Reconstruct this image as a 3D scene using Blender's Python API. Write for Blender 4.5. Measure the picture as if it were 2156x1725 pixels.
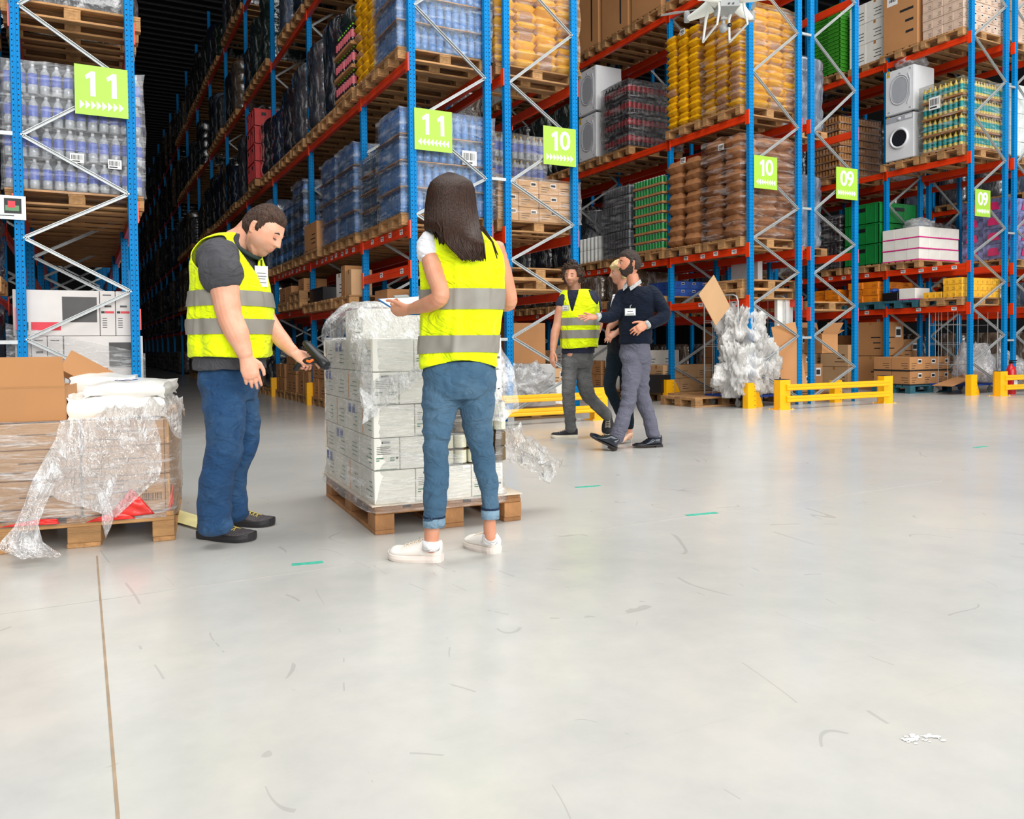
import bpy, bmesh, math, random
from math import sin, cos, pi, floor as flr
from mathutils import Vector, Matrix, noise as mnoise
random.seed(11)
SC = bpy.context.scene
COL = SC.collection
for _o in list(bpy.data.objects):
    bpy.data.objects.remove(_o)

# ------------------------------------------------------------------ camera
YAW, PIT, ROL, CH = 0.4756, 0.026, -0.0103, 0.9347
FPX, CX, CY = 1707.4753, 1049.4941, 773.9346
FW = Vector((sin(YAW) * cos(PIT), cos(YAW) * cos(PIT), -sin(PIT)))
_r0 = Vector((cos(YAW), -sin(YAW), 0)); _u0 = _r0.cross(FW)
RV = cos(ROL) * _r0 + sin(ROL) * _u0
UV = -sin(ROL) * _r0 + cos(ROL) * _u0
CAMP = Vector((0, 0, CH))
cam = bpy.data.cameras.new('camera')
camo = bpy.data.objects.new('camera', cam); COL.objects.link(camo)
camo.matrix_world = Matrix(((RV.x, UV.x, -FW.x, 0), (RV.y, UV.y, -FW.y, 0), (RV.z, UV.z, -FW.z, CH), (0, 0, 0, 1)))
cam.sensor_fit = 'HORIZONTAL'; cam.sensor_width = 36.0
cam.lens = FPX / 2156 * 36
cam.shift_x = (1078 - CX) / 2156
cam.shift_y = (CY - 862.5) / 2156
cam.clip_start = 0.05; cam.clip_end = 200
SC.camera = camo

# ------------------------------------------------------------------ light and exposure
world = bpy.data.worlds.new('world'); SC.world = world; world.use_nodes = True
_bg = world.node_tree.nodes['Background']
_bg.inputs[0].default_value = (0.93, 0.96, 1.0, 1); _bg.inputs[1].default_value = 0.48
def area(name, loc, size, power, rot, color=(1, 1, 1)):
    l = bpy.data.lights.new(name, 'AREA'); l.shape = 'RECTANGLE'; l.size, l.size_y = size
    l.energy = power; l.color = color
    o = bpy.data.objects.new(name, l); COL.objects.link(o); o.location = loc; o.rotation_euler = rot
    return o
area('skylight_lamp', (6, 4.6, 10.9), (22, 6), 1900, (0, 0, 0), (1, .99, .96))
area('dock_door_lamp', (4, -14, 7), (24, 9), 4700, (math.radians(76), 0, 0), (1.0, .99, .97))
SC.view_settings.view_transform = 'Standard'; SC.view_settings.look = 'None'
SC.view_settings.gamma = 1; SC.view_settings.use_curve_mapping = False
SC.view_settings.exposure = 0.0

# ------------------------------------------------------------------ helpers
def lin(c):
    return tuple(((x / 12.92) if x <= .04045 else ((x + .055) / 1.055) ** 2.4) for x in (v / 255 for v in c))
MATS = {}
class NT:
    """tiny node helper"""
    def __init__(s, m): s.t = m.node_tree; s.n = s.t.nodes; s.l = s.t.links
    def new(s, typ, **kw):
        n = s.n.new(typ)
        for k, v in kw.items():
            if k.startswith('i_'):
                n.inputs[k[2:].replace('_', ' ')].default_value = v
            else: setattr(n, k, v)
        return n
    def link(s, a, b): s.l.new(a, b)
    def math(s, op, a, b=None, c=None):
        n = s.n.new('ShaderNodeMath'); n.operation = op
        for i, v in enumerate((a, b, c)):
            if v is None: continue
            if isinstance(v, (int, float)): n.inputs[i].default_value = v
            else: s.l.new(v, n.inputs[i])
        return n.outputs[0]
    def ramp(s, fac, stops, interp='LINEAR'):
        n = s.n.new('ShaderNodeValToRGB'); e = n.color_ramp.elements; n.color_ramp.interpolation = interp
        while len(e) < len(stops): e.new(.5)
        for i, (p, c) in enumerate(stops):
            e[i].position = p; e[i].color = (*c, 1) if len(c) == 3 else c
        s.l.new(fac, n.inputs[0]); return n.outputs[0]
    def mix(s, fac, a, b, blend='MIX'):
        n = s.n.new('ShaderNodeMix'); n.data_type = 'RGBA'; n.blend_type = blend
        for i, v in ((0, fac), (6, a), (7, b)):
            if isinstance(v, (int, float)): n.inputs[i].default_value = v
            elif isinstance(v, tuple): n.inputs[i].default_value = (*v, 1) if len(v) == 3 else v
            else: s.l.new(v, n.inputs[i])
        return n.outputs[2]
def mat(name, rgb, rough=.5, metal=0., var=.12, scale=8., bump=0., bscale=40., spec=.5, stretch=(1, 1, 1), coat=0., emit=None, sheen=0., island=0., rnd=0., alpha=1.):
    """principled material: colour with gentle noise variation and a noise bump"""
    if name in MATS: return MATS[name]
    m = bpy.data.materials.new(name); m.use_nodes = True; t = NT(m); MATS[name] = m
    b = t.n['Principled BSDF']; c = lin(rgb)
    tc = t.new('ShaderNodeTexCoord'); mp = t.new('ShaderNodeMapping'); mp.inputs['Scale'].default_value = stretch
    t.link(tc.outputs['Object'], mp.inputs[0])
    nz = t.new('ShaderNodeTexNoise'); nz.inputs['Scale'].default_value = scale; nz.inputs['Detail'].default_value = 4
    t.link(mp.outputs[0], nz.inputs['Vector'])
    dark = tuple(v * (1 - var) for v in c); lite = tuple(min(1, v * (1 + var)) for v in c)
    col = t.ramp(nz.outputs['Fac'], ((.3, dark), (.7, lite)))
    if rnd:
        oi = t.new('ShaderNodeObjectInfo'); hs = t.new('ShaderNodeHueSaturation')
        t.link(t.math('MULTIPLY_ADD', oi.outputs['Random'], rnd * 2, 1 - rnd), hs.inputs['Value']); t.link(col, hs.inputs['Color']); col = hs.outputs[0]
    if island:
        gi = t.new('ShaderNodeNewGeometry'); hs = t.new('ShaderNodeHueSaturation')
        t.link(t.math('MULTIPLY_ADD', gi.outputs['Random Per Island'], island * 2, 1 - island), hs.inputs['Value']); t.link(col, hs.inputs['Color']); col = hs.outputs[0]
    t.link(col, b.inputs['Base Color'])
    b.inputs['Roughness'].default_value = rough; b.inputs['Metallic'].default_value = metal
    b.inputs['Specular IOR Level'].default_value = spec; b.inputs['Coat Weight'].default_value = coat
    b.inputs['Sheen Weight'].default_value = sheen; b.inputs['Alpha'].default_value = alpha
    if emit: b.inputs['Emission Color'].default_value = (*lin(emit[0]), 1); b.inputs['Emission Strength'].default_value = emit[1]
    if bump:
        n2 = t.new('ShaderNodeTexNoise'); n2.inputs['Scale'].default_value = bscale; n2.inputs['Detail'].default_value = 3
        t.link(mp.outputs[0], n2.inputs['Vector'])
        bp = t.new('ShaderNodeBump'); bp.inputs['Strength'].default_value = bump; bp.inputs['Distance'].default_value = .02
        t.link(n2.outputs['Fac'], bp.inputs['Height']); t.link(bp.outputs[0], b.inputs['Normal'])
    return m

def film_mat(name, tint=(255, 255, 255), base=.10, streak=.5, scale=5., stretch=(1, 1, 6), bump=.6, rough=.16):
    """stretch film: mostly see-through, milky streaks, crinkled glossy highlights"""
    m = bpy.data.materials.new(name); m.use_nodes = True; t = NT(m); MATS[name] = m
    t.n.remove(t.n['Principled BSDF']); out = t.n['Material Output']
    tc = t.new('ShaderNodeTexCoord'); mp = t.new('ShaderNodeMapping'); mp.inputs['Scale'].default_value = stretch
    mp.inputs['Rotation'].default_value = (.1, .12, .3)
    t.link(tc.outputs['Object'], mp.inputs[0])
    n1 = t.new('ShaderNodeTexNoise', i_Scale=scale, i_Detail=5., i_Roughness=.65, i_Distortion=.8); t.link(mp.outputs[0], n1.inputs['Vector'])
    n2 = t.new('ShaderNodeTexNoise', i_Scale=scale * 5, i_Detail=3., i_Distortion=1.2); t.link(mp.outputs[0], n2.inputs['Vector'])
    bp = t.new('ShaderNodeBump', i_Strength=bump, i_Distance=.03); t.link(n2.outputs['Fac'], bp.inputs['Height'])
    tr = t.new('ShaderNodeBsdfTransparent'); df = t.new('ShaderNodeBsdfDiffuse'); gl = t.new('ShaderNodeBsdfGlossy', i_Roughness=rough)
    df.inputs[0].default_value = (*lin(tint), 1); gl.inputs[0].default_value = (1, 1, 1, 1)
    t.link(bp.outputs[0], gl.inputs['Normal']); t.link(bp.outputs[0], df.inputs['Normal'])
    fac = t.ramp(n1.outputs['Fac'], ((.5, (base,) * 3), (.72, (min(1, base + streak),) * 3)))
    m1 = t.new('ShaderNodeMixShader'); t.link(fac, m1.inputs[0]); t.link(tr.outputs[0], m1.inputs[1]); t.link(df.outputs[0], m1.inputs[2])
    fr = t.new('ShaderNodeFresnel', i_IOR=1.5); t.link(bp.outputs[0], fr.inputs['Normal'])
    m2 = t.new('ShaderNodeMixShader'); t.link(t.math('MULTIPLY_ADD', fr.outputs[0], .55, .01), m2.inputs[0]); t.link(m1.outputs[0], m2.inputs[1]); t.link(gl.outputs[0], m2.inputs[2])
    t.link(m2.outputs[0], out.inputs[0]); return m

class M:
    """collects polygons, builds one mesh object"""
    def __init__(s): s.v = []; s.f = []; s.mi = []; s.sm = []; s.cur = 0; s.smooth = False
    def add(s, vs, fs, smooth=None):
        o = len(s.v); s.v += [tuple(v) for v in vs]
        for f in fs:
            s.f.append([i + o for i in f]); s.mi.append(s.cur); s.sm.append(s.smooth if smooth is None else smooth)
        return s
    def m(s, i): s.cur = i; return s
    def box(s, a, b, tf=None):
        x0, y0, z0 = a; x1, y1, z1 = b
        vs = [(x0, y0, z0), (x1, y0, z0), (x1, y1, z0), (x0, y1, z0), (x0, y0, z1), (x1, y0, z1), (x1, y1, z1), (x0, y1, z1)]
        if tf is not None: vs = [tf @ Vector(v) for v in vs]
        return s.add(vs, [(0, 3, 2, 1), (4, 5, 6, 7), (0, 1, 5, 4), (1, 2, 6, 5), (2, 3, 7, 6), (3, 0, 4, 7)], False)
    def bar(s, p, q, w, h, up=(0, 0, 1)):
        p = Vector(p); q = Vector(q); d = (q - p); L = d.length; d.normalize(); u = Vector(up); r = d.cross(u)
        if r.length < 1e-4: r = d.cross(Vector((0, 1, 0)))
        r.normalize(); u = r.cross(d)
        vs = [p + d * (L * k) + r * (w / 2 * i) + u * (h / 2 * j) for k in (0, 1) for i, j in ((-1, -1), (1, -1), (1, 1), (-1, 1))]
        return s.add(vs, [(0, 1, 2, 3), (7, 6, 5, 4), (0, 4, 5, 1), (1, 5, 6, 2), (2, 6, 7, 3), (3, 7, 4, 0)], False)
    def tube(s, pts, r, n=8, cap=True):
        pts = [Vector(p) for p in pts]; rs = r if isinstance(r, (list, tuple)) else [r] * len(pts)
        t0 = (pts[1] - pts[0]).normalized(); a = t0.orthogonal().normalized(); rings = []
        for i, p in enumerate(pts):
            t = (pts[min(i + 1, len(pts) - 1)] - pts[max(i - 1, 0)]).normalized()
            a = (a - t * a.dot(t)).normalized(); b = t.cross(a)
            rings.append([p + (a * cos(2 * pi * k / n) + b * sin(2 * pi * k / n)) * rs[i] for k in range(n)])
        vs = [v for ring in rings for v in ring]; fs = []
        for i in range(len(pts) - 1):
            for k in range(n):
                k2 = (k + 1) % n; fs.append((i * n + k, i * n + k2, (i + 1) * n + k2, (i + 1) * n + k))
        s.add(vs, fs, True)
        if cap: s.add(vs[:n][::-1], [tuple(range(n))], False); s.add(vs[-n:], [tuple(range(n))], False)
        return s
    def lathe(s, prof, n=12, o=(0, 0, 0), cap=True):
        vs = []; fs = []
        for r, z in prof:
            vs += [(o[0] + r * cos(2 * pi * k / n), o[1] + r * sin(2 * pi * k / n), o[2] + z) for k in range(n)]
        for i in range(len(prof) - 1):
            for k in range(n):
                k2 = (k + 1) % n; fs.append((i * n + k, i * n + k2, (i + 1) * n + k2, (i + 1) * n + k))
        s.add(vs, fs, True)
        if cap: s.add(vs[-n:], [tuple(range(n))], False); s.add(vs[:n][::-1], [tuple(range(n))], False)
        return s
    def prism(s, poly, a, b, axis=2):
        """polygon in the plane across axis, from a to b along it"""
        def P(u, v, w): return (w, u, v) if axis == 0 else ((u, w, v) if axis == 1 else (u, v, w))
        n = len(poly); vs = [P(u, v, a) for u, v in poly] + [P(u, v, b) for u, v in poly]
        fs = [tuple(range(n))[::-1], tuple(range(n, 2 * n))] + [(i, (i + 1) % n, n + (i + 1) % n, n + i) for i in range(n)]
        return s.add(vs, fs, False)
    def grid(s, fn, nu, nv, closed=False, smooth=True, keep=None):
        vs = [fn(i / (nu if closed else nu - 1), j / (nv - 1)) for j in range(nv) for i in range(nu)]; fs = []
        for j in range(nv - 1):
            for i in range(nu if closed else nu - 1):
                if keep and not keep(i, j): continue
                i2 = (i + 1) % nu; fs.append((j * nu + i, j * nu + i2, (j + 1) * nu + i2, (j + 1) * nu + i))
        return s.add(vs, fs, smooth)
    def mesh(s, name, mats):
        me = bpy.data.meshes.new(name); me.from_pydata(s.v, [], s.f)
        for m_ in (mats if isinstance(mats, (list, tuple)) else [mats]): me.materials.append(m_)
        me.polygons.foreach_set('material_index', s.mi); me.polygons.foreach_set('use_smooth', s.sm)
        me.update(); return me
    def obj(s, name, mats, parent=None, loc=(0, 0, 0), **tags):
        return ob(name, s.mesh(name, mats), parent, loc, **tags)
def ob(name, me, parent=None, loc=(0, 0, 0), rot=(0, 0, 0), label=None, cat=None, group=None, kind=None):
    o = bpy.data.objects.new(name, me); COL.objects.link(o); o.location = loc; o.rotation_euler = rot
    if parent is not None: o.parent = parent
    if label: o['label'] = label
    if cat: o['category'] = cat
    if group: o['group'] = group
    if kind: o['kind'] = kind
    return o
def bevel(me, w=.004, seg=1):
    bm = bmesh.new(); bm.from_mesh(me)
    bmesh.ops.remove_doubles(bm, verts=bm.verts, dist=1e-5)
    bmesh.ops.bevel(bm, geom=bm.edges[:], offset=w, segments=seg, affect='EDGES', clamp_overlap=True)
    bm.to_mesh(me); bm.free(); me.update(); return me
def text_mesh(txt, size, depth=.002, bold=0., spacing=1., align='CENTER'):
    cu = bpy.data.curves.new('txt', 'FONT'); cu.body = txt; cu.size = size; cu.extrude = depth / 2; cu.offset = bold
    cu.space_character = spacing; cu.align_x = align; cu.align_y = 'CENTER'; cu.resolution_u = 3
    o = bpy.data.objects.new('txt', cu); COL.objects.link(o)
    dg = bpy.context.evaluated_depsgraph_get(); me = bpy.data.meshes.new_from_object(o.evaluated_get(dg))
    bpy.data.objects.remove(o); bpy.data.curves.remove(cu); return me
def recalc(me):
    bm = bmesh.new(); bm.from_mesh(me); bmesh.ops.recalc_face_normals(bm, faces=bm.faces[:]); bm.to_mesh(me); bm.free(); me.update(); return me

# ------------------------------------------------------------------ base materials
def upright_mat(name, rgb):
    m = mat(name, rgb, rough=.5, var=.05, spec=.12); t = NT(m); b = t.n['Principled BSDF']
    tc = t.new('ShaderNodeTexCoord'); sx = t.new('ShaderNodeSeparateXYZ'); t.link(tc.outputs['Object'], sx.inputs[0])
    zf = t.math('ABSOLUTE', t.math('SUBTRACT', t.math('FRACT', t.math('MULTIPLY', sx.outputs[2], 20.)), .5))
    hz = t.math('LESS_THAN', zf, .13)
    ax = t.math('ABSOLUTE', t.math('SUBTRACT', t.math('ABSOLUTE', sx.outputs[0]), .0215)); hx = t.math('LESS_THAN', ax, .005)
    ay = t.math('ABSOLUTE', sx.outputs[1]); hy = t.math('LESS_THAN', ay, .006)
    onf = t.math('GREATER_THAN', t.math('ABSOLUTE', sx.outputs[1]), .030)
    ons = t.math('GREATER_THAN', t.math('ABSOLUTE', sx.outputs[0]), .0385)
    h = t.math('MULTIPLY', hz, t.math('MAXIMUM', t.math('MULTIPLY', onf, hx), t.math('MULTIPLY', ons, hy)))
    src = b.inputs['Base Color'].links[0].from_socket
    t.link(t.mix(h, src, (.003, .006, .015)), b.inputs['Base Color']); return m
BLUE = upright_mat('blue_upright_paint', (0, 120, 184))
ORANGE = mat('orange_beam_paint', (222, 58, 12), rough=.36, var=.08)
GALV = mat('galvanised_steel', (176, 180, 180), rough=.42, metal=.35, var=.1, scale=14)
YELLOW = mat('yellow_guard_paint', (255, 184, 0), rough=.42, var=.05)
LIME = mat('lime_sign_plastic', (156, 198, 60), rough=.45, var=.02)
WHITE = mat('white_print', (240, 240, 238), rough=.5, var=.02)
PAPER = mat('paper_label', (228, 228, 226), rough=.6, var=.03)
INK = mat('black_ink', (32, 32, 34), rough=.6, var=.05)
BLACKP = mat('black_plastic', (24, 24, 26), rough=.35, var=.1)
WOOD = mat('pallet_wood', (172, 128, 82), rough=.8, var=.28, scale=5, bump=.35, bscale=26, stretch=(1, 6, 6), rnd=.22)
WOODC = mat('pallet_wood_cross', (168, 126, 80), rough=.8, var=.26, scale=5, bump=.35, bscale=26, stretch=(6, 1, 6), rnd=.22)
CARD = mat('brown_cardboard', (180, 128, 80), rough=.75, var=.06, scale=3, rnd=.08)
CARD2 = mat('tan_cardboard', (194, 154, 112), rough=.75, var=.06, scale=3, rnd=.08)
CARDW = mat('white_cardboard', (232, 230, 222), rough=.6, var=.04, rnd=.03)
TAPE = mat('packing_tape', (170, 120, 70), rough=.25, var=.05)
FILM = film_mat('clear_film')
FILMT = film_mat('tight_film', base=.0, streak=.34, scale=3., stretch=(1, 1, 9), bump=.5)

# ------------------------------------------------------------------ the hall
Y0 = 8.8065
def hall():
    m = bpy.data.materials.new('polished_concrete'); m.use_nodes = True; t = NT(m); b = t.n['Principled BSDF']
    tc = t.new('ShaderNodeTexCoord'); P = tc.outputs['Object']
    n1 = t.new('ShaderNodeTexNoise', i_Scale=.55, i_Detail=6., i_Roughness=.6); t.link(P, n1.inputs['Vector'])
    n2 = t.new('ShaderNodeTexNoise', i_Scale=4., i_Detail=8., i_Roughness=.65); t.link(P, n2.inputs['Vector'])
    c1 = t.ramp(n1.outputs['Fac'], ((.3, lin((186, 186, 181))), (.52, lin((198, 196, 190))), (.75, lin((205, 201, 190)))))
    c2 = t.ramp(n2.outputs['Fac'], ((.3, (.88, .89, .9)), (.62, (1, 1, 1))))
    c = t.mix(1., c1, c2, 'MULTIPLY')
    # tyre and drag scratches: thin dark arcs
    for k, (sc, rot, th) in enumerate(((.9, .3, .0055), (1.7, 1.2, .007), (.6, 2.2, .004))):
        mp = t.new('ShaderNodeMapping'); mp.inputs['Rotation'].default_value = (0, 0, rot); mp.inputs['Scale'].default_value = (1, .45, 1); t.link(P, mp.inputs[0])
        nn = t.new('ShaderNodeTexNoise', i_Scale=sc, i_Detail=1.5, i_Distortion=.6); t.link(mp.outputs[0], nn.inputs['Vector'])
        d = t.math('ABSOLUTE', t.math('SUBTRACT', nn.outputs['Fac'], .5 + .03 * k))
        ln = t.math('LESS_THAN', d, th * .28)
        g = t.new('ShaderNodeTexNoise', i_Scale=2.3 + k, i_Detail=3.); t.link(P, g.inputs['Vector'])
        mk = t.math('MULTIPLY', ln, t.math('GREATER_THAN', g.outputs['Fac'], .57))
        c = t.mix(t.math('MULTIPLY', mk, .3), c, (.24, .23, .22))
    mp = t.new('ShaderNodeMapping'); mp.inputs['Rotation'].default_value = (0, 0, .25); mp.inputs['Scale'].default_value = (.7, 30, 1); t.link(P, mp.inputs[0])
    ns = t.new('ShaderNodeTexNoise', i_Scale=1.2, i_Detail=4.); t.link(mp.outputs[0], ns.inputs['Vector'])
    st = t.ramp(ns.outputs['Fac'], ((.66, (0, 0, 0)), (.74, (1, 1, 1))))
    c = t.mix(t.math('MULTIPLY', st, .12), c, (.4, .4, .39))
    t.link(c, b.inputs['Base Color'])
    r = t.ramp(n2.outputs['Fac'], ((.3, (.27,) * 3), (.7, (.17,) * 3))); t.link(r, b.inputs['Roughness'])
    b.inputs['Specular IOR Level'].default_value = .55
    bp = t.new('ShaderNodeBump', i_Strength=.05, i_Distance=.01); t.link(n2.outputs['Fac'], bp.inputs['Height']); t.link(bp.outputs[0], b.inputs['Normal'])
    M().grid(lambda u, v: (-8 + 38 * u, -12 + 80 * v, 0), 2, 2, smooth=False).obj('floor', m, kind='structure')
    fj = mat('joint_filler', (158, 136, 112), rough=.8, var=.2)
    M().box((.056, -12, -.004), (.063, 4.1, .0012), Matrix.Translation((-.0125, 0, 0)) @ Matrix.Rotation(0.0, 4, 'Z')).obj('trim_1', fj, kind='structure')
    fj2 = mat('saw_cut', (166, 163, 156), rough=.8, var=.1)
    M().box((-8, 3.36, -.004), (5.2, 3.363, .001), Matrix.Rotation(.02, 4, 'Z')).obj('trim_2', fj2, kind='structure')
    wm = mat('dark_wall_panel', (44, 45, 47), rough=.7, var=.1)
    rm = mat('dark_roof_sheet', (34, 34, 36), rough=.7, var=.1)
    M().box((-8.2, 68, 0), (30, 68.2, 11.5)).obj('wall_back', wm, kind='structure')
    M().box((-8.4, 5, 0), (-8.2, 68, 11.5)).obj('wall_left', wm, kind='structure')
    M().box((30, 5, 0), (30.2, 68, 11.5)).obj('wall_right', wm, kind='structure')
    c = M(); c.box((-8.4, 8.2, 11.5), (30.2, 68.2, 11.7))
    c.obj('ceiling', rm, kind='structure')
    # ribs of the roof sheeting
    r = M()
    for k in range(118): r.box((-8.2, 8.4 + k * .5, 11.42), (30, 8.5 + k * .5, 11.5))
    r.obj('trim_3', rm, kind='structure')
hall()

# ------------------------------------------------------------------ racking
BAY1 = 1.78; BAY = 2.8
UW, UD = .083, .068
def upright_mesh(h):
    # channel section with a recessed groove on the front and chamfered corners
    w, d = UW / 2, UD / 2
    poly = [(-w, -d + .006), (-w + .006, -d), (-.012, -d), (-.009, -d + .006), (.009, -d + .006), (.012, -d), (w - .006, -d), (w, -d + .006), (w, d), (-w, d)]
    return recalc(M().prism(poly, 0, h).mesh('upright', BLUE))
UPM = upright_mesh(10.6)
def beam_mesh(L):
    w = .025
    poly = [(-w, -.11), (w, -.11), (w, 0), (-w + .012, 0), (-w + .012, -.012), (-w, -.012), (-w, -.045), (-w + .006, -.05), (-w + .006, -.06), (-w, -.065)]
    return recalc(M().prism([(x, z) for x, z in poly], 0, L, axis=1).mesh('beam', ORANGE))
BM = {}
CONM = None
BLAB = M().m(0).box((-.001, 0, -.03), (.001, .095, .03)).m(1).box((-.0016, .01, .0), (-.0009, .085, .02)).box((-.0016, .01, -.02), (-.0009, .06, -.01)).mesh('beam_label', [PAPER, mat('grey_ink', (110, 110, 112), rough=.6)])
def rack(name, xl, xr, levels, nb, label, left_type, vis='L', dz=0., y1=BAY1, detail=3, ybase=Y0):
    """one row: xl/xr upright centre lines, levels[bay] = list of beam top heights. left_type 1|2 sets the zigzag"""
    global CONM
    root = ob('pallet_rack', None, loc=((xl + xr) / 2, ybase, 0), label=label, cat='rack')
    ys = [0, y1] + [y1 + BAY * k for k in range(1, nb)]
    base = ((xl + xr) / 2)
    ox = (xr - xl) / 2
    if CONM is None:
        c = M().box((-.006, -.036, -.165), (.006, .036, .045)); CONM = recalc(c.mesh('connector', ORANGE))
    for i, y in enumerate(ys):
        for sx in (-1, 1):
            if i > 5 and sx * (1 if vis == 'L' else -1) > 0: continue
            ob('upright', UPM, root, (sx * ox, y + UD / 2, 0))
        if i <= 4:
            for sx in (-1, 1):
                f = M().box((-.07, -.06, 0), (.07, .07, .008)); f.box((-.045, -.038, .008), (.045, -.034, .1)); f.obj('foot_plate', GALV, root, (sx * ox, y + UD / 2, 0))
        # zigzag bracing of the frame
        T1 = [.56, 1.515, 2.475, 3.57, 4.88, 6.25, 7.6]; T2 = [1.045, 2.0, 2.96, 4.165, 5.57, 6.9, 8.3]
        s1 = -1 if left_type == 1 else 1
        if i < 6:
            seq = []
            for a, b in zip(T1, T2): seq += [(s1, a), (-s1, b)]
            seq = [(-s1, .12)] + seq
            for (sa, za), (sb, zb) in zip(seq, seq[1:]):
                m = M(); yy = y + UD / 2
                dx = ox - .035
                m.bar((sa * dx, yy - .012, za), (sb * dx, yy - .012, zb), .024, .034, (0, 1, 0))
                m.box((min(sa * dx, sb * dx), 0, 0), (min(sa * dx, sb * dx), 0, 0))
                m2 = M(); d_ = Vector((sb * dx, yy, zb)) - Vector((sa * dx, yy, za)); n_ = Vector((-d_.z, 0, d_.x)).normalized()
                for q in (-1, 1):
                    m2.bar(Vector((sa * dx, yy - .014, za)) + n_ * .014 * q, Vector((sb * dx, yy - .014, zb)) + n_ * .014 * q, .028, .006, n_)
                m2.bar(Vector((sa * dx, yy - .002, za)), Vector((sb * dx, yy - .002, zb)), .004, .03, n_)
                m2.obj('diagonal_brace', GALV, root)
            if i < 2:
                for sgn, zz in seq[1:]:
                    bo = M().tube([(sgn * (ox - .035), y - .004, zz), (sgn * (ox - .035), y + .02, zz)], .009, 6); bo.obj('bolt', GALV, root)
    for bi, lv in enumerate(levels):
        if bi >= len(ys) - 1: break
        ya, yb = ys[bi] + UD, ys[bi + 1]
        L = yb - ya
        k = round(L, 3)
        if k not in BM: BM[k] = beam_mesh(L)
        for z in lv:
            for sx in (-1, 1):
                if bi > 3 and sx * (1 if vis == 'L' else -1) > 0: continue
                be = ob('beam', BM[k], root, (sx * (ox + .0165), ya, z + dz))
                if sx > 0: be.scale = (-1, 1, 1)
                if sx < 0 and vis == 'L' and bi < 3 and z < 3:
                    for q in range(2 if z < 2 else (4 if L < 2 else 8)):
                        yq = L * (.12 + (.8 * q / (2 if z < 2 else (4 if L < 2 else 8)))) + (.05 if q % 2 else 0)
                        ob('beam_label', BLAB, be, (-.0262, yq, -.055 + (.008 if q % 2 else -.004)))
                for yy in (-.026, L + .026):
                    cn = ob('connector', CONM, be, (-.031, yy, 0))
    return root, ys, ox
LV = {'a': 1.90, 'b': 2.362, 'c': 4.28, 'd': 6.485, 'e': 8.63}
up = [LV['b'], LV['c'], LV['d'], LV['e']]
RB = rack('B', 3.461, 4.435, [[1.33, 1.90] + up, [1.51] + up] + [[1.61] + up] * 18, 20, 'pallet rack right of the dark aisle, signed 11 with arrows pointing left', 1)
RB2 = rack('B2', 4.700, 5.674, [[1.64] + up] + [[1.55] + up] * 4, 5, 'pallet rack whose end frame carries the 10 sign with arrows pointing right', 2, vis='R')
RA = rack('A', -.484, .491, [[1.30, LV['b'], 4.115, 6.485], [1.84, 2.33, 4.115, 6.485]] + [[1.84, 2.33, 4.115, 6.485]] * 5, 7, 'pallet rack at the far left with the largest 11 sign and boxed televisions', 2, vis='R')
RA2 = rack('A2', -1.725, -.75, [[1.5, 2.33, 4.0, 6.4]] * 3, 3, 'rack cut off by the left picture edge behind the white notice', 1, vis='R')
RC = rack('C', 8.697, 9.672, [[1.60, 2.362, 4.28, 6.36]] * 4, 4, 'pallet rack holding yellow and brown sacks, signed 10 with arrows pointing left', 1)
RC2 = rack('C2', 9.937, 10.911, [[1.44, 2.362, 4.28, 6.36]] * 4, 4, 'nearly empty pallet rack whose end frame carries the right-arrow 09 sign', 2, vis='R')
lvD = [1.58, 2.31, 4.20, 6.27]
RD = rack('D', 13.846, 14.834, [lvD] * 4, 4, 'pallet rack with washing machines and lemonade, signed 09 with arrows pointing left', 1, y1=1.66)
RD2 = rack('D2', 15.10, 16.07, [lvD] * 3, 3, 'rack at the right picture edge behind the red extinguishers', 2, vis='R', y1=1.66)
RE = rack('E', 19.3, 20.3, [lvD] * 3, 3, 'distant rack glimpsed between the shelves beyond the lemonade rack', 1, y1=1.66)
# spacers between back to back rows
def spacers():
    for root, xr, xl, zs in ((RA2[0], -.75, -.484, (1.02, 2.96, 5.58)), (RB[0], 4.435, 4.70, (1.02, 2.97, 5.58)), (RC[0], 9.672, 9.937, (1.02, 2.97, 5.58)), (RD[0], 14.834, 15.10, (.95, 2.88, 5.5))):
        for z in zs:
            M().bar((xr + .035 - root.location.x, .01, z), (xl - .035 - root.location.x, .01, z), .03, .035).obj('row_spacer', GALV, root)
spacers()

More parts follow.
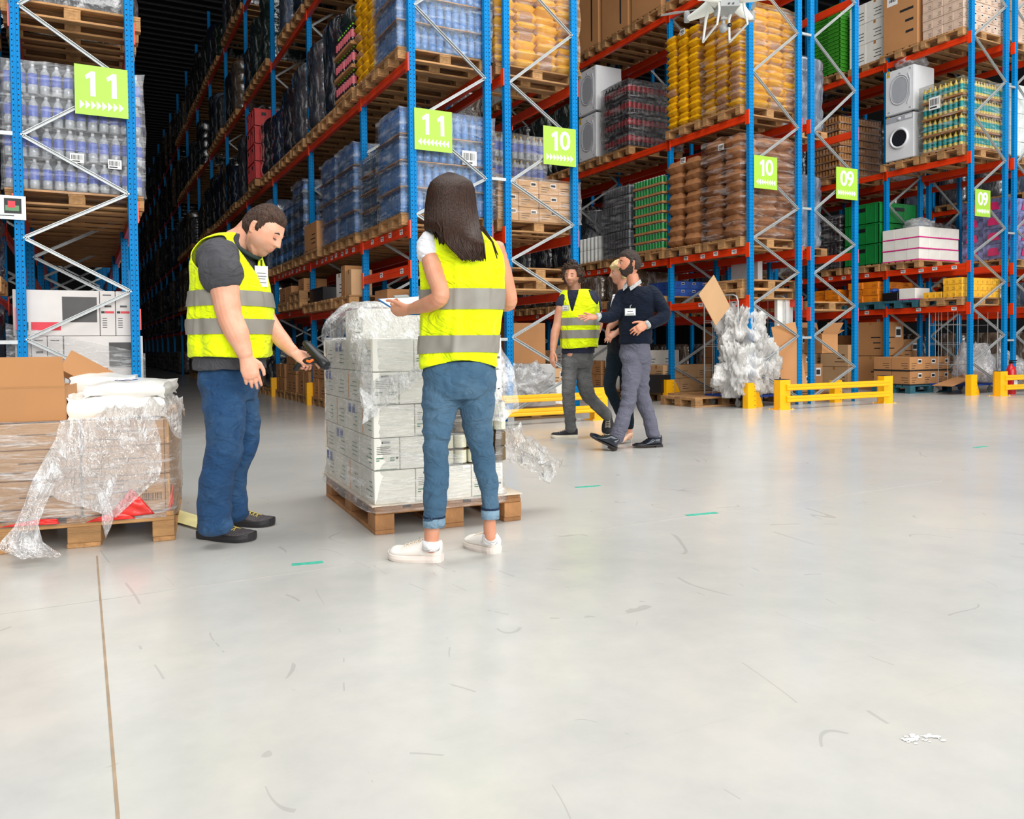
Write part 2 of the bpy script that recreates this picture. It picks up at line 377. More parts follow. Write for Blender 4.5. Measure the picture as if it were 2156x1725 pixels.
# ------------------------------------------------------------------ signs
def sign(x0, x1, z0, z1, txt, right, label):
    w, h = x1 - x0, z1 - z0
    root = ob('aisle_sign', None, loc=((x0 + x1) / 2, Y0 - .012, (z0 + z1) / 2), label=label, cat='sign')
    M().box((-w / 2, -.004, -h / 2), (w / 2, .004, h / 2)).obj('sign_panel', LIME, root)
    for q, ch in enumerate(txt):
        ox_ = (-.19 + .38 * q) * w * (1.05 if txt == '11' else .82)
        if ch == '1':
            a = h * .25; u = w * .05
            poly = [(ox_ - u * .2, -a), (ox_ + u * 1.7, -a), (ox_ + u * 1.7, a), (ox_ + u * .2, a), (ox_ - u * 2.1, a * .62), (ox_ - u * 1.7, a * .34), (ox_ - u * .2, a * .5)]
            recalc(M().prism([(px_, pz_ + h * .13) for px_, pz_ in poly], -.0065, -.0045, axis=1).mesh('digit', WHITE)) 
            me = recalc(M().prism([(px_, pz_ + h * .13) for px_, pz_ in poly], -.0065, -.0045, axis=1).mesh('digit', WHITE)); ob('digit', me, root)
        else:
            t = text_mesh(ch, h * .68, .003, bold=h * .012); t.materials.append(WHITE)
            ob('digit', t, root, (ox_, -.0055, h * .13), (pi / 2, 0, 0))
    n = 8; a = M()
    for k in range(n):
        cx = (-.42 + .84 * (k + .5) / n) * w; s_ = .045 * w * (1 if right else -1); zz = -h * .3
        tri = [(cx - s_, zz - .09 * h), (cx + s_, zz), (cx - s_, zz + .09 * h)]
        if not right: tri = tri[::-1]
        M().prism(tri, -.0062, -.0045, axis=1).obj('arrow', WHITE, root)
sign(.003, .468, 3.205, 3.68, '11', True, 'large lime sign reading 11, arrows pointing right, on the leftmost rack')
sign(3.472, 3.945, 3.217, 3.695, '11', False, 'lime sign reading 11, arrows pointing left, above the long-haired woman')
sign(5.192, 5.672, 3.21, 3.687, '10', True, 'lime sign reading 10 above the curly-haired man, arrows pointing right')
sign(8.724, 9.18, 3.195, 3.67, '10', False, 'lime sign reading 10 with arrows pointing left, beside brown sacks')
sign(10.428, 10.906, 3.168, 3.657, '09', True, 'lime sign reading 09 left of the washing machines, arrows pointing right')
sign(13.892, 14.32, 3.12, 3.59, '09', False, 'small lime sign reading 09 with arrows pointing left')

# ------------------------------------------------------------------ pallets
def pallet_parts():
    """euro pallet 1.2 (x) by 0.8 (y), height .144: list of (name, mesh, location)"""
    P = []
    def bd(n, sx, sy, sz, mt): return bevel(M().box((0, 0, 0), (sx, sy, sz)).mesh(n, mt), .003)
    d1 = bd('deck_board', 1.2, .145, .022, WOOD); d2 = bd('deck_board', 1.2, .1, .022, WOOD)
    cb = bd('cross_board', .145, .8, .022, WOODC)
    b1 = bd('block', .145, .145, .078, WOODC); b2 = bd('block', .145, .1, .078, WOODC)
    f1 = bd('bottom_board', 1.2, .1, .022, WOOD); f2 = bd('bottom_board', 1.2, .145, .022, WOOD)
    for y, m in ((0, d1), (.1875, d2), (.3275, d1), (.5125, d2), (.655, d1)): P.append(('deck_board', m, (0, y, .122)))
    for x in (0, .5275, 1.055): P.append(('cross_board', cb, (x, 0, .1)))
    for x in (0, .5275, 1.055):
        P.append(('block', b2, (x, 0, .022))); P.append(('block', b1, (x, .3275, .022))); P.append(('block', b2, (x, .7, .022)))
    for y, m in ((0, f1), (.3275, f2), (.7, f1)): P.append(('bottom_board', m, (0, y, 0)))
    return P
PP = pallet_parts()
def joined_pallet(wm=None):
    m = M()
    for n, me, l in PP:
        vs = [v.co for v in me.vertices]; a = [min(v[i] for v in vs) + l[i] for i in range(3)]; b = [max(v[i] for v in vs) + l[i] for i in range(3)]
        m.box(a, b)
    return m.mesh('pallet', wm or WOOD)
PJ = joined_pallet()
TEALW = mat('teal_painted_wood', (40, 92, 104), rough=.75, var=.25, bump=.3, rnd=.1)
PT = joined_pallet(TEALW)
def pallet(x, y, z, label, detail=2, rot=0., me=None, group=None):
    if detail < 2:
        return ob('pallet', me or PJ, None, (x, y, z), (0, 0, rot), label=label, cat='pallet', group=group)
    r = ob('pallet', None, None, (x, y, z), (0, 0, rot), label=label, cat='pallet', group=group)
    for n, m, l in PP:
        o = ob(n, m, r, (l[0] + random.uniform(-.004, .004), l[1] + random.uniform(-.003, .003), l[2]))
    return r

FILML = film_mat('light_film', base=.0, streak=.25, scale=2.5, stretch=(1, 1, 7), bump=.35, rough=.1)
# ------------------------------------------------------------------ goods
def plastic(n, rgb, rough=.18, **k): return mat(n, rgb, rough=rough, spec=.6, **k)
PETB = plastic('blue_tinted_bottle', (70, 130, 196), var=.2, coat=.4)
PETT = plastic('teal_tinted_bottle', (28, 84, 120), var=.2, coat=.4)
PETC = plastic('clear_bottle', (168, 172, 176), var=.2, coat=.5)
PETD = plastic('dark_bottle', (44, 28, 28), var=.3, coat=.4)
PETY = plastic('lemonade_bottle', (212, 190, 84), var=.15, coat=.4)
LBB = plastic('blue_bottle_label', (72, 98, 190), rough=.4); LBR = plastic('red_bottle_label', (176, 34, 44), rough=.4)
LBT = plastic('teal_bottle_label', (0, 150, 150), rough=.4); LBP = plastic('pink_bottle_label', (206, 100, 110), rough=.4); LBS = plastic('silver_blue_label', (120, 156, 205), rough=.35)
CAPW = plastic('white_cap', (228, 228, 232), rough=.4); CAPY = plastic('yellow_cap', (214, 170, 30), rough=.4); CAPG = plastic('green_cap', (110, 190, 40), rough=.4); CAPK = plastic('dark_cap', (30, 28, 28), rough=.4); CAPB = plastic('blue_cap', (50, 90, 180), rough=.4)
SHRINK = film_mat('shrink_film', tint=(235, 242, 250), base=.02, streak=.18, scale=4., stretch=(1, 1, 3), bump=.55, rough=.2)
SHRINKB = film_mat('blue_shrink_film', tint=(150, 195, 240), base=.12, streak=.3, scale=4., stretch=(1, 1, 3), bump=.55, rough=.2)
def bottle(m, x, y, z, h, r, n=8):
    """body with waist, label band and cap; materials 0 body 1 label 2 cap"""
    m.m(0).lathe([(r * .8, 0), (r, h * .04), (r, h * .27), (r * .93, h * .3)], n, (x, y, z), cap=False)
    m.m(1).lathe([(r * .95, h * .3), (r * .98, h * .32), (r * .98, h * .64), (r * .95, h * .66)], n, (x, y, z), cap=False)
    m.m(0).lathe([(r * .95, h * .66), (r, h * .69), (r * .9, h * .76), (r * .45, h * .88), (r * .32, h * .92)], n, (x, y, z), cap=False)
    m.m(2).lathe([(r * .36, h * .92), (r * .36, h), (0.001, h)], 6, (x, y, z), cap=False)
def can(m, x, y, z, h, r, n=8):
    m.m(1).lathe([(r, h * .05), (r, h * .92)], n, (x, y, z), cap=False)
    m.m(0).lathe([(r * .82, 0), (r, h * .05)], n, (x, y, z), cap=False); m.m(0).lathe([(r, h * .92), (r * .84, h)], n, (x, y, z), cap=False)
    m.m(0).add([(x + r * .84 * cos(a * pi / 4), y + r * .84 * sin(a * pi / 4), z + h * .97) for a in range(8)], [tuple(range(8))])
def puff_box(m, a, b, k=.02, n=(5, 5, 5), seed=0, lump=.01, freq=6.):
    """box with slightly bulged, wrinkled faces (rounded corners)"""
    ax, ay, az = a; bx, by, bz = b; C = Vector(((ax + bx) / 2, (ay + by) / 2, (az + bz) / 2)); H = Vector(((bx - ax) / 2, (by - ay) / 2, (bz - az) / 2))
    def face(o, u, v, nu, nv):
        def fn(s, t):
            p = o + u * (2 * s - 1) + v * (2 * t - 1)
            q = Vector((p.x * H.x, p.y * H.y, p.z * H.z))
            nrm = Vector((p.x ** 5, p.y ** 5, p.z ** 5))
            e = Vector((1 - abs(p.x) ** 6, 1 - abs(p.y) ** 6, 1 - abs(p.z) ** 6))
            on = Vector((abs(p.x) > .999, abs(p.y) > .999, abs(p.z) > .999))
            blg = k * ((1 - (p.x if not on.x else 0) ** 2) * (1 - (p.y if not on.y else 0) ** 2) * (1 - (p.z if not on.z else 0) ** 2))
            nn = mnoise.noise((q + C + Vector((seed, seed * 2, 0))) * freq) * lump
            cn = sum(on)
            d = Vector((p.x * on.x, p.y * on.y, p.z * on.z))
            if cn > 1: q = q - d.normalized() * k * .6
            return C + q + d.normalized() * (blg + nn)
        m.grid(fn, nu, nv)
    X, Y, Z = Vector((1, 0, 0)), Vector((0, 1, 0)), Vector((0, 0, 1))
    nx, ny, nz = n
    face(-Y, X, Z, nx, nz); face(Y, -X, Z, nx, nz); face(-X, -Y, Z, ny, nz); face(X, Y, Z, ny, nz); face(Z, X, Y, nx, ny); face(-Z, -X, Y, nx, ny)
    return m
def pack_mesh(name, sx, sy, h, r, mats, kind='bottle', film=None):
    m = M(); nx, ny = int(sx / (2 * r) + .01), int(sy / (2 * r) + .01)
    px, py = sx / nx, sy / ny
    for i in range(nx):
        for j in range(ny):
            if 0 < i < nx - 1 and j > 0 and j < ny - 1: continue
            f = can if kind == 'can' else bottle
            f(m, (i + .5) * px, (j + .5) * py, .008, h - .016, r * .97)
    if film:
        m.m(3); puff_box(m, (-.002, -.002, .0), (sx + .002, sy + .002, h), .006, (4, 4, 6), 3, .006, 9.)
        mats = mats + [film]
    else:
        m.m(3); m.box((0, 0, 0), (sx, sy, .008)); m.box((-.004, -.004, 0), (sx + .004, 0, .035)); m.box((-.004, 0, 0), (0, sy, .035)); mats = mats + [CARD]
    return m.mesh(name, mats)
PACKS = {}
def get_pack(key):
    if key in PACKS: return PACKS[key]
    d = {
        'blue': ('bottle_pack', .3, .39, .295, .048, [PETB, LBS, CAPB], 'bottle', SHRINKB),
        'teal': ('bottle_pack', .3, .39, .22, .035, [PETT, PETT, CAPW], 'bottle', SHRINK),
        'water': ('bottle_pack', .3, .39, .30, .046, [PETC, LBB, CAPW], 'bottle', SHRINK),
        'waterY': ('bottle_pack', .3, .39, .33, .046, [PETC, LBB, CAPY], 'bottle', SHRINK),
        'cola': ('bottle_pack', .3, .39, .29, .042, [PETD, LBR, CAPK], 'bottle', SHRINK),
        'colap': ('bottle_pack', .3, .39, .30, .048, [PETD, LBP, CAPG], 'bottle', None),
        'dark': ('bottle_pack', .3, .39, .27, .046, [PETD, PETD, CAPK], 'bottle', SHRINK),
        'navy': ('bottle_pack', .3, .39, .25, .046, [PETT, PETB, CAPB], 'bottle', SHRINK),
        'lemon': ('bottle_pack', .4, .39, .30, .04, [PETY, LBT, CAPY], 'bottle', None),
        'cangreen': ('can_tray', .4, .39, .155, .036, [GALV, plastic('green_can', (30, 130, 60), rough=.3)], 'can', None),
        'cangrey': ('can_tray', .4, .39, .155, .036, [GALV, plastic('grey_jar', (112, 118, 124), rough=.25)], 'can', SHRINK),
        'canbrown': ('can_tray', .4, .39, .15, .036, [plastic('brown_glass', (90, 62, 40), rough=.25), plastic('amber_label', (176, 120, 56), rough=.4)], 'can', None),
    }[key]
    me = pack_mesh(d[0], *d[1:7], kind=d[7] if len(d) > 7 else 'bottle', film=d[8] if len(d) > 8 else None) if False else pack_mesh(d[0], d[1], d[2], d[3], d[4], (d[5] + [CAPW])[:3] if len(d[5]) < 3 else d[5], d[6], d[7])
    PACKS[key] = (me, d[1], d[2], d[3], d[0]); return PACKS[key]
SHEET = {}
def cover_film(x, y, z, h, label, sx=1.24, sy=.84, mt=None, n=(14, 10, 16), lump=.02, k=.02, parent=None):
    m = M(); puff_box(m, (0, 0, 0), (sx, sy, h), k, n, random.random() * 50, lump, 7.)
    return m.obj('stretch_film', mt or FILMT, None, (x - (sx - 1.2) / 2, y - (sy - .8) / 2, z), label=label, cat='plastic film')
def barcode(w=.12, h=.09):
    m = M().m(0).box((0, -.0012, 0), (w, 0, h)); m.m(1)
    x = .01
    random.seed(5)
    while x < w - .014:
        b = random.choice((.002, .003, .005)); m.box((x, -.0018, h * .35), (x + b, -.0011, h * .85)); x += b + random.choice((.002, .004))
    m.box((.01, -.0018, h * .12), (w * .7, -.0011, h * .24))
    return m.mesh('barcode_label', [PAPER, INK])
BAR = barcode()
def pack_load(x, y, z, key, layers, what, where, front=True, left=True, right=False, film=True, pads=True):
    """shrink packs round the outside of a pallet load (inside ones cannot be seen)"""
    me, sx, sy, h, nm = get_pack(key)
    nx = round(1.2 / sx); ny = round(.8 / sy)
    grp = '%ss %s' % (what, where)
    lab = '%s %s' % (what, where)
    zz = z
    pad = SHEET.setdefault('p', puff_box(M(), (-.015, -.015, 0), (1.215, .815, .007), .004, (9, 7, 2), 1, .006, 5.).mesh('layer_sheet', CARD))
    for k in range(layers):
        for i in range(nx):
            for j in range(ny):
                vis = (front and j == 0) or (left and i == 0) or (right and i == nx - 1)
                if not vis: continue
                o = ob(nm, me, None, (x + i * sx + random.uniform(-.006, .006), y + j * sy + random.uniform(-.006, .006), zz), (0, 0, random.uniform(-.012, .012)), label=lab, cat='bottle pack' if nm == 'bottle_pack' else 'can tray', group=grp)
        zz += h
        if pads and k < layers - 1:
            ob('layer_sheet', pad, None, (x, y, zz), label='cardboard sheet between %ss %s' % (what, where), cat='sheet', group='sheets between %s' % grp); zz += .012
    # the unseen middle of the load
    M().box((x + sx * .9 if left else x + .03, y + (sy * .55 if front else .03), z + .01), (x + 1.2 - (sx * .9 if right else .02), y + .78, zz - .05)).obj('load_core', mat('load_core_grey', (70, 74, 80), rough=.6), kind='stuff', label='inner packs of %s' % lab, cat='goods')
    if film: cover_film(x, y, z - .02, zz - z + .02, 'film round the %ss %s' % (what, where), mt=FILML)
    return zz
# sacks
def sack_mesh(name, sx, sy, h, mt, seed, ends=.35):
    m = M(); nx, ny = 9, 6
    def fn(side):
        def f(u, v):
            a, b = 2 * u - 1, 2 * v - 1
            e = (1 - abs(a) ** 9) ** .5 * (1 - abs(b) ** 9) ** .5
            zz = side * h / 2 * e + mnoise.noise(Vector((a * 2.2 + seed, b * 2.2, side))) * h * .09 * e
            pinch = 1 - .06 * (1 - e)
            return (sx / 2 + a * sx / 2 * (1 - .05 * b * b), sy / 2 + b * sy / 2 * (1 - .05 * a * a), h / 2 + zz)
        return f
    m.grid(fn(1), nx, ny); m.grid(lambda u, v: fn(-1)(u, 1 - v), nx, ny)
    me = m.mesh(name, mt); return me
def band_mat(name, c1, c2, axis, lo, hi, rough=.35):
    m = mat(name, c1, rough=rough, var=.12, scale=6, bump=.4, bscale=14, rnd=.1, spec=.5); t = NT(m); b = t.n['Principled BSDF']
    tc = t.new('ShaderNodeTexCoord'); sx = t.new('ShaderNodeSeparateXYZ'); t.link(tc.outputs['Object'], sx.inputs[0])
    f = t.math('MULTIPLY', t.math('GREATER_THAN', sx.outputs[axis], lo), t.math('LESS_THAN', sx.outputs[axis], hi))
    wv = t.new('ShaderNodeTexNoise', i_Scale=60.); t.link(tc.outputs['Object'], wv.inputs['Vector'])
    src = b.inputs['Base Color'].links[0].from_socket
    t.link(t.mix(f, src, lin(c2)), b.inputs['Base Color']); return m
YS = [band_mat('yellow_sack_%s' % n, (226, 170, 16), (178, 136, 104), a, l, h_) for n, a, l, h_ in (('a', 0, .04, .22), ('b', 1, .03, .2), ('c', 0, 2, 3))]; YS = [YS[2], YS[0], YS[2], YS[1], YS[2]]
BS = mat('brown_paper_sack', (158, 108, 68), rough=.6, var=.14, scale=5, bump=.7, bscale=9, rnd=.12)
def stack_sacks(x, y, z, n, mats_, sx, sy, h, what, where, front=True, left=True, cat='sack', lean=0.):
    nx, ny = round(1.2 / sx), round(.8 / sy)
    mes = [sack_mesh('sack', sx * 1.03, sy * 1.03, h * 1.12, mm, i * 3.3) for i, mm in enumerate(mats_)]
    lab = '%s %s' % (what, where)
    for k in range(n):
        for i in range(nx):
            for j in range(ny):
                if not ((front and j == 0) or (left and i == 0) or k == n - 1): continue
                ob('sack', random.choice(mes), None, (x + i * sx + random.uniform(-.015, .015) + lean * k, y + j * sy + random.uniform(-.012, .012), z + k * h), (random.uniform(-.05, .05), random.uniform(-.05, .05), random.uniform(-.05, .05)), label=lab, cat=cat, group='%ss %s' % (what, where))
    M().box((x + (sx * .7 if left else 0), y + (sy * .7 if front else 0), z), (x + 1.17, y + .78, z + n * h - h * .8)).obj('sack_stack_core', mats_[-1], kind='stuff', label='inner sacks, %s' % lab, cat='sack')
# cartons
def carton_mesh(sx, sy, sz, body, tape=True, marks=None, band=None):
    m = M(); m.m(0)
    me0 = bevel(M().box((0, 0, 0), (sx, sy, sz)).mesh('x', body), min(.006, sz * .05))
    m.add([v.co for v in me0.vertices], [tuple(p.vertices) for p in me0.polygons], False)
    mats_ = [body, INK, TAPE, PAPER]
    if tape:
        m.m(2).box((-.001, sy / 2 - .025, sz - .06), (0.0, sy / 2 + .025, sz)); m.m(2).box((0, sy / 2 - .025, sz), (sx, sy / 2 + .025, sz + .0008))
    if marks:
        m.m(1)
        for k in range(3):
            w = random.uniform(.2, .45) * sx; z0 = sz * (.2 + .16 * k); m.box((sx * .12, -.0012, z0), (sx * .12 + w, -.0002, z0 + sz * .035))
            w = random.uniform(.2, .45) * sy; m.box((-.0012, sy * .12, z0), (-.0002, sy * .12 + w, z0 + sz * .035))
        if marks > 1:
            m.m(1).box((sx * .62, -.0012, sz * .6), (sx * .85, -.0002, sz * .78)); m.m(3).box((sx * .6, -.001, sz * .55), (sx * .88, -.0001, sz * .85))
    if band is not None:
        mats_.append(band); m.m(4); m.box((-.003, -.003, 0), (sx + .003, sy + .003, sz * .1))
    return m.mesh('cardboard_box', mats_)
def stack_cartons(x, y, z, nx, ny, nz, W, D, H, body, what, where, front=True, left=True, jit=.004, marks=1, band=None, tape=True, cat='box', skip=(), top=False, name='cardboard_box'):
    sx, sy, sz = W / nx, D / ny, H / nz
    if name == 'cardboard_box': name = {'small_yellow_carton': 'small_carton', 'orange_yellow_carton': 'small_carton', 'pale_small_carton': 'pale_carton', 'white_cardboard': 'white_box', 'white_roll_pack': 'wrapped_pack', 'blue_small_box': 'small_carton', 'tan_cardboard': 'tan_carton', 'brown_cardboard': 'brown_carton'}.get(body.name, name)
    me = carton_mesh(sx * .99, sy * .99, sz * .985, body, tape, marks, band); lab = '%s %s' % (what, where)
    for k in range(nz):
        for i in range(nx):
            for j in range(ny):
                if (i, j, k) in skip: continue
                if not ((front and j == 0) or (left and i == 0) or nx * ny * nz < 10 or (top and k == nz - 1)): continue
                ob(name, me, None, (x + i * sx + random.uniform(-jit, jit), y + j * sy + random.uniform(-jit, jit), z + k * sz), (0, 0, random.uniform(-.01, .01)), label=lab, cat=cat, group='%ss %s' % (what, where))
# film wrapped bulk loads, too dim to read packs inside
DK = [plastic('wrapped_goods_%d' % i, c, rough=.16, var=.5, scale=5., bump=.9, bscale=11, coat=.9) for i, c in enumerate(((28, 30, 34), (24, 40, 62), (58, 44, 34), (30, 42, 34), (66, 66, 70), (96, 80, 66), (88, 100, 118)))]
for _m in DK:      # silvery highlights of the stretch film, painted into the colour as pale streaks
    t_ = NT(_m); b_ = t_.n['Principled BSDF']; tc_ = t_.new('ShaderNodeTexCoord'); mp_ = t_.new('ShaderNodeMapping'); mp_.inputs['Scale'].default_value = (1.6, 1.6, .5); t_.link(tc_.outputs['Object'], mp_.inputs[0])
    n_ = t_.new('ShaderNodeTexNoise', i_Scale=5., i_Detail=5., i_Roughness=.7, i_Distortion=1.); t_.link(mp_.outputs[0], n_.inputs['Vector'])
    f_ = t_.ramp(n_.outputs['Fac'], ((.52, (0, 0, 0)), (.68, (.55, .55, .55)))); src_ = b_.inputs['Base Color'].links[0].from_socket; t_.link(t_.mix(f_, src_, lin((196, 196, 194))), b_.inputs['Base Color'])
def wrapped_mesh(h, layers, mt, seed):
    m = M(); nz = layers * 5
    def ring(u, t):
        a = u * 2 * pi; p = 5.5
        c, s = cos(a), sin(a); r = (abs(c) ** p + abs(s) ** p) ** (-1 / p)
        f = abs(sin(t * layers * pi)) ** .35
        k = .93 + .07 * f + mnoise.noise(Vector((c * 3 + seed, s * 3, t * 9))) * .035
        if t > .985: k *= .93
        return Vector((.6 + c * r * .6 * k, .4 + s * r * .4 * k, t * h))
    m.grid(ring, 40, nz, closed=True)
    m.add([ring(i / 40, 1.) for i in range(40)], [tuple(range(40))], True)
    return m.mesh('wrapped_load', mt)
WL = {}
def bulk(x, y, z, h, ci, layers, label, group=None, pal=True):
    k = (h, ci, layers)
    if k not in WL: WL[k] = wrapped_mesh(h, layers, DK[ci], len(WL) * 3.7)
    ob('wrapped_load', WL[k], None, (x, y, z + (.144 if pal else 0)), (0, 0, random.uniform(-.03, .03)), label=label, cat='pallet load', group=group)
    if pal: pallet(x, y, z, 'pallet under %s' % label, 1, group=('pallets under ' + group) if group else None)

XB, XC, XD = 3.35, 8.585, 13.735
Lb, Lc, Ld, Le = LV['b'], LV['c'], LV['d'], LV['e']
PH = .144
def slot(row_y1, bay, s): 
    base = Y0 + (.12 if bay == 0 else row_y1 + BAY * (bay - 1) + .12)
    return base + s * (.86 if bay == 0 else .905)

# --- rack B, aisle side
y = slot(BAY1, 0, 0); pallet(XB, y, Lb, 'pallet under the large blue water load behind the left-arrow 11 sign')
zt = pack_load(XB, y, Lb + PH, 'blue', 4, 'blue water pack', 'in the load behind the left-arrow 11 sign')
ob('barcode_label', BAR, None, (4.12, y - .035, 3.12), label='white printed label on the blue water load right of the woman\'s head', cat='label').scale = (1.6, 1, 1.9)
y = slot(BAY1, 0, 1); pallet(XB + .04, y, Lb, 'pallet under the low teal bottle load')
pack_load(XB + .04, y, Lb + PH, 'teal', 4, 'teal bottle pack', 'in the low load between two blue ones', front=False)
y = slot(BAY1, 0, 0); pallet(XB - .02, y, Lc, 'pallet at the top of the rack end under blue bottles')
pack_load(XB - .02, y, Lc + PH, 'blue', 5, 'blue water pack', 'in the top load beside yellow sacks')
y = slot(BAY1, 0, 1); pallet(XB - .02, y, Lc, 'pallet under yellow sacks beside the topmost blue water')
stack_sacks(XB - .02, y, Lc + PH, 13, YS, .3, .266, .11, 'yellow and tan sack', 'stacked beside the topmost blue water', front=False)
for s, dz in ((0, 0), (1, -.1)):
    y = slot(BAY1, 1, s); pallet(XB, y, Lb, 'pallet under blue water, %s past the teal bottles' % ('first' if s == 0 else 'second'))
    pack_load(XB, y, Lb + PH, 'blue', 4, 'blue water pack', 'in the %s load past the teal bottles' % ('first' if s == 0 else 'second'), front=s == 0)
y = slot(BAY1, 1, 2); pallet(XB - .05, y, Lb, 'pallet under one brown carton behind the short-haired man')
stack_cartons(XB - .05, y, Lb + PH, 1, 1, 1, .8, .75, .42, CARD, 'single brown carton', 'beyond the blue water behind the short-haired man')
for s in range(3):
    y = slot(BAY1, 2, s); pallet(XB, y, Lb, 'pallet under navy bottles in the third bay, place %s' % 'one two three'.split()[s], 1)
    pack_load(XB, y, Lb + PH, 'navy', 5 if s == 0 else 4, 'navy water pack', ('in the tall glossy load behind the man\'s face', 'second in the third bay of the dark aisle', 'third in the third bay of the dark aisle')[s], film=s == 0, pads=False)
y = slot(BAY1, 1, 0); pallet(XB - .02, y, Lc, 'pallet under pink-labelled cola on the upper shelf')
zt = pack_load(XB - .02, y, Lc + PH, 'colap', 3, 'green-capped cola pack', 'unwrapped on the upper shelf', film=False)
bulk(XB - .02, y, zt, .3, 3, 1, 'dark wrapped layer lying on the green-capped cola', pal=False)
for b, s, ci, h in ((1, 1, 0, 1.4), (1, 2, 4, 1.35), (2, 0, 4, 1.3), (2, 1, 0, 1.2), (2, 2, 1, 1.0), (3, 0, 0, 1.1), (3, 2, 1, 1.3)):
    y = slot(BAY1, b, s); bulk(XB, y, Lc, h, ci, 4, ('dark film-wrapped load beside the cola', 'grey film-wrapped load past the cola', 'tall grey wrapped load before the second upper bay', 'black wrapped load in the upper dark bay', 'navy wrapped load in the upper dark bay', 'black wrapped load before the red crates', 'navy wrapped load past the red crates')[[(1, 1), (1, 2), (2, 0), (2, 1), (2, 2), (3, 0), (3, 2)].index((b, s))])
# red crates
REDP = plastic('red_crate_plastic', (196, 24, 24), rough=.4)
def crate_mesh(name, sx, sy, sz, mt, dark):
    m = M(); t = .012
    m.box((0, 0, 0), (sx, sy, t))
    for a, b in (((0, 0, 0), (sx, t, sz)), ((0, sy - t, 0), (sx, sy, sz)), ((0, 0, 0), (t, sy, sz)), ((sx - t, 0, 0), (sx, sy, sz))): m.box(a, b)
    m.box((-.006, -.006, sz - .02), (sx + .006, 0, sz)); m.box((-.006, 0, sz - .02), (0, sy, sz))
    for k in range(4):
        m.box((sx * (.1 + k * .25) - .006, -.006, .01), (sx * (.1 + k * .25) + .006, 0, sz - .02)); m.box((-.006, sy * (.1 + k * .25) - .006, .01), (0, sy * (.1 + k * .25) + .006, sz - .02))
    m.m(1).box((sx * .38, -.0075, sz * .62), (sx * .62, -.001, sz * .8)); m.m(1).box((-.0075, sy * .38, sz * .62), (-.001, sy * .62, sz * .8))
    return m.mesh(name, [mt, dark])
def crates(x, y, z, nz, mt, what, where, nx=3, ny=2, sz=.3, front=True):
    me = crate_mesh('bottle_crate', 1.2 / nx * .99, .8 / ny * .99, sz * .985, mt, BLACKP)
    for k in range(nz):
        for i in range(nx):
            for j in range(ny):
                if not ((front and j == 0) or i == 0): continue
                ob('bottle_crate', me, None, (x + i * 1.2 / nx, y + j * .8 / ny, z + k * sz), label='%s %s' % (what, where), cat='crate', group='%ss %s' % (what, where))
y = slot(BAY1, 3, 1); pallet(XB - .1, y - .1, Lc, 'pallet under the red crates in the dark aisle', 1)
crates(XB - .1, y - .1, Lc + PH, 4, REDP, 'red bottle crate', 'high in the dark aisle', sz=.36)
# upper and deeper loads of rack B in the dark
cnt = 0
for b in range(1, 9):
    for s in range(3):
        yy = slot(BAY1, b, s)
        for lvl, z in (('b', Lb), ('c', Lc), ('d', Ld), ('e', Le)):
            if lvl == 'b' and b < 3: continue
            if lvl == 'c' and b < 4: continue
            if lvl == 'e' and b < 4: continue
            if lvl == 'b' and b >= 3 or lvl in 'cde':
                if random.random() < .1: continue
                h = random.choice((.9, 1.2, 1.4)); ci = random.choice((0, 0, 1, 2, 3, 4, 5, 6)); ly = random.choice((3, 4, 5))
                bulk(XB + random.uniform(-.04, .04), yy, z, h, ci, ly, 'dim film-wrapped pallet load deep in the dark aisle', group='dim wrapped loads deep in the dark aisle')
# the far end of rack B: more loads than can be told apart
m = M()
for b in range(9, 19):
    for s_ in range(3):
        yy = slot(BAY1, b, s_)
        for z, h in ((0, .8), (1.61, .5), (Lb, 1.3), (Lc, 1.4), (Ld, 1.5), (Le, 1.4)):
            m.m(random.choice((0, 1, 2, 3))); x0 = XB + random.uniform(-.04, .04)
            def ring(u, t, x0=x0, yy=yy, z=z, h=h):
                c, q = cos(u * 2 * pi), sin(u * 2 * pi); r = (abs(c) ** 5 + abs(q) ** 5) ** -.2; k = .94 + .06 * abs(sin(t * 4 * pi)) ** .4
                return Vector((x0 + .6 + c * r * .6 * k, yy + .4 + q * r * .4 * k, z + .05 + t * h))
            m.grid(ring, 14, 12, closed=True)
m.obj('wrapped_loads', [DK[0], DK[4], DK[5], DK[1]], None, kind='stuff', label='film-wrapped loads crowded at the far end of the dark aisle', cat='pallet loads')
# lower shelves of rack B
y = slot(BAY1, 0, 0)
stack_cartons(XB + .35, y + .1, 1.33, 1, 1, 1, .75, .62, .36, mat('grey_board', (150, 146, 142), rough=.8), 'wide grey carton', 'on the low shelf left of the woman', marks=0)
stack_cartons(XB + .15, y + .95, 1.33, 1, 1, 1, .6, .5, .36, CARD, 'brown carton', 'on the low shelf behind the wrapped boxes', marks=1)
for i, (s, yy) in enumerate(((0, .05), (1, .02), (2, .0))):
    y = slot(BAY1, 1, s)
    pallet(XB - .1, y, 1.51, ('pallet jutting out over the lower beam nearest the wrapped boxes', 'middle pallet on the lower beam', 'pallet under black crates on the lower beam')[i])
y = slot(BAY1, 1, 0)
stack_cartons(XB - .05, y + .05, 1.51 + PH, 1, 1, 1, .3, .24, .36, CARD2, 'upright tan carton', 'left of the blue upright on the lower shelf', marks=0)
stack_cartons(XB - .05, y + .34, 1.51 + PH, 1, 1, 1, .3, .2, .44, CARD, 'tallest narrow carton', 'on the lower shelf', marks=0)
stack_cartons(XB - .02, y + .6, 1.51 + PH, 1, 1, 1, .35, .3, .36, CARDW, 'white-faced open carton', 'on the lower shelf', marks=1)
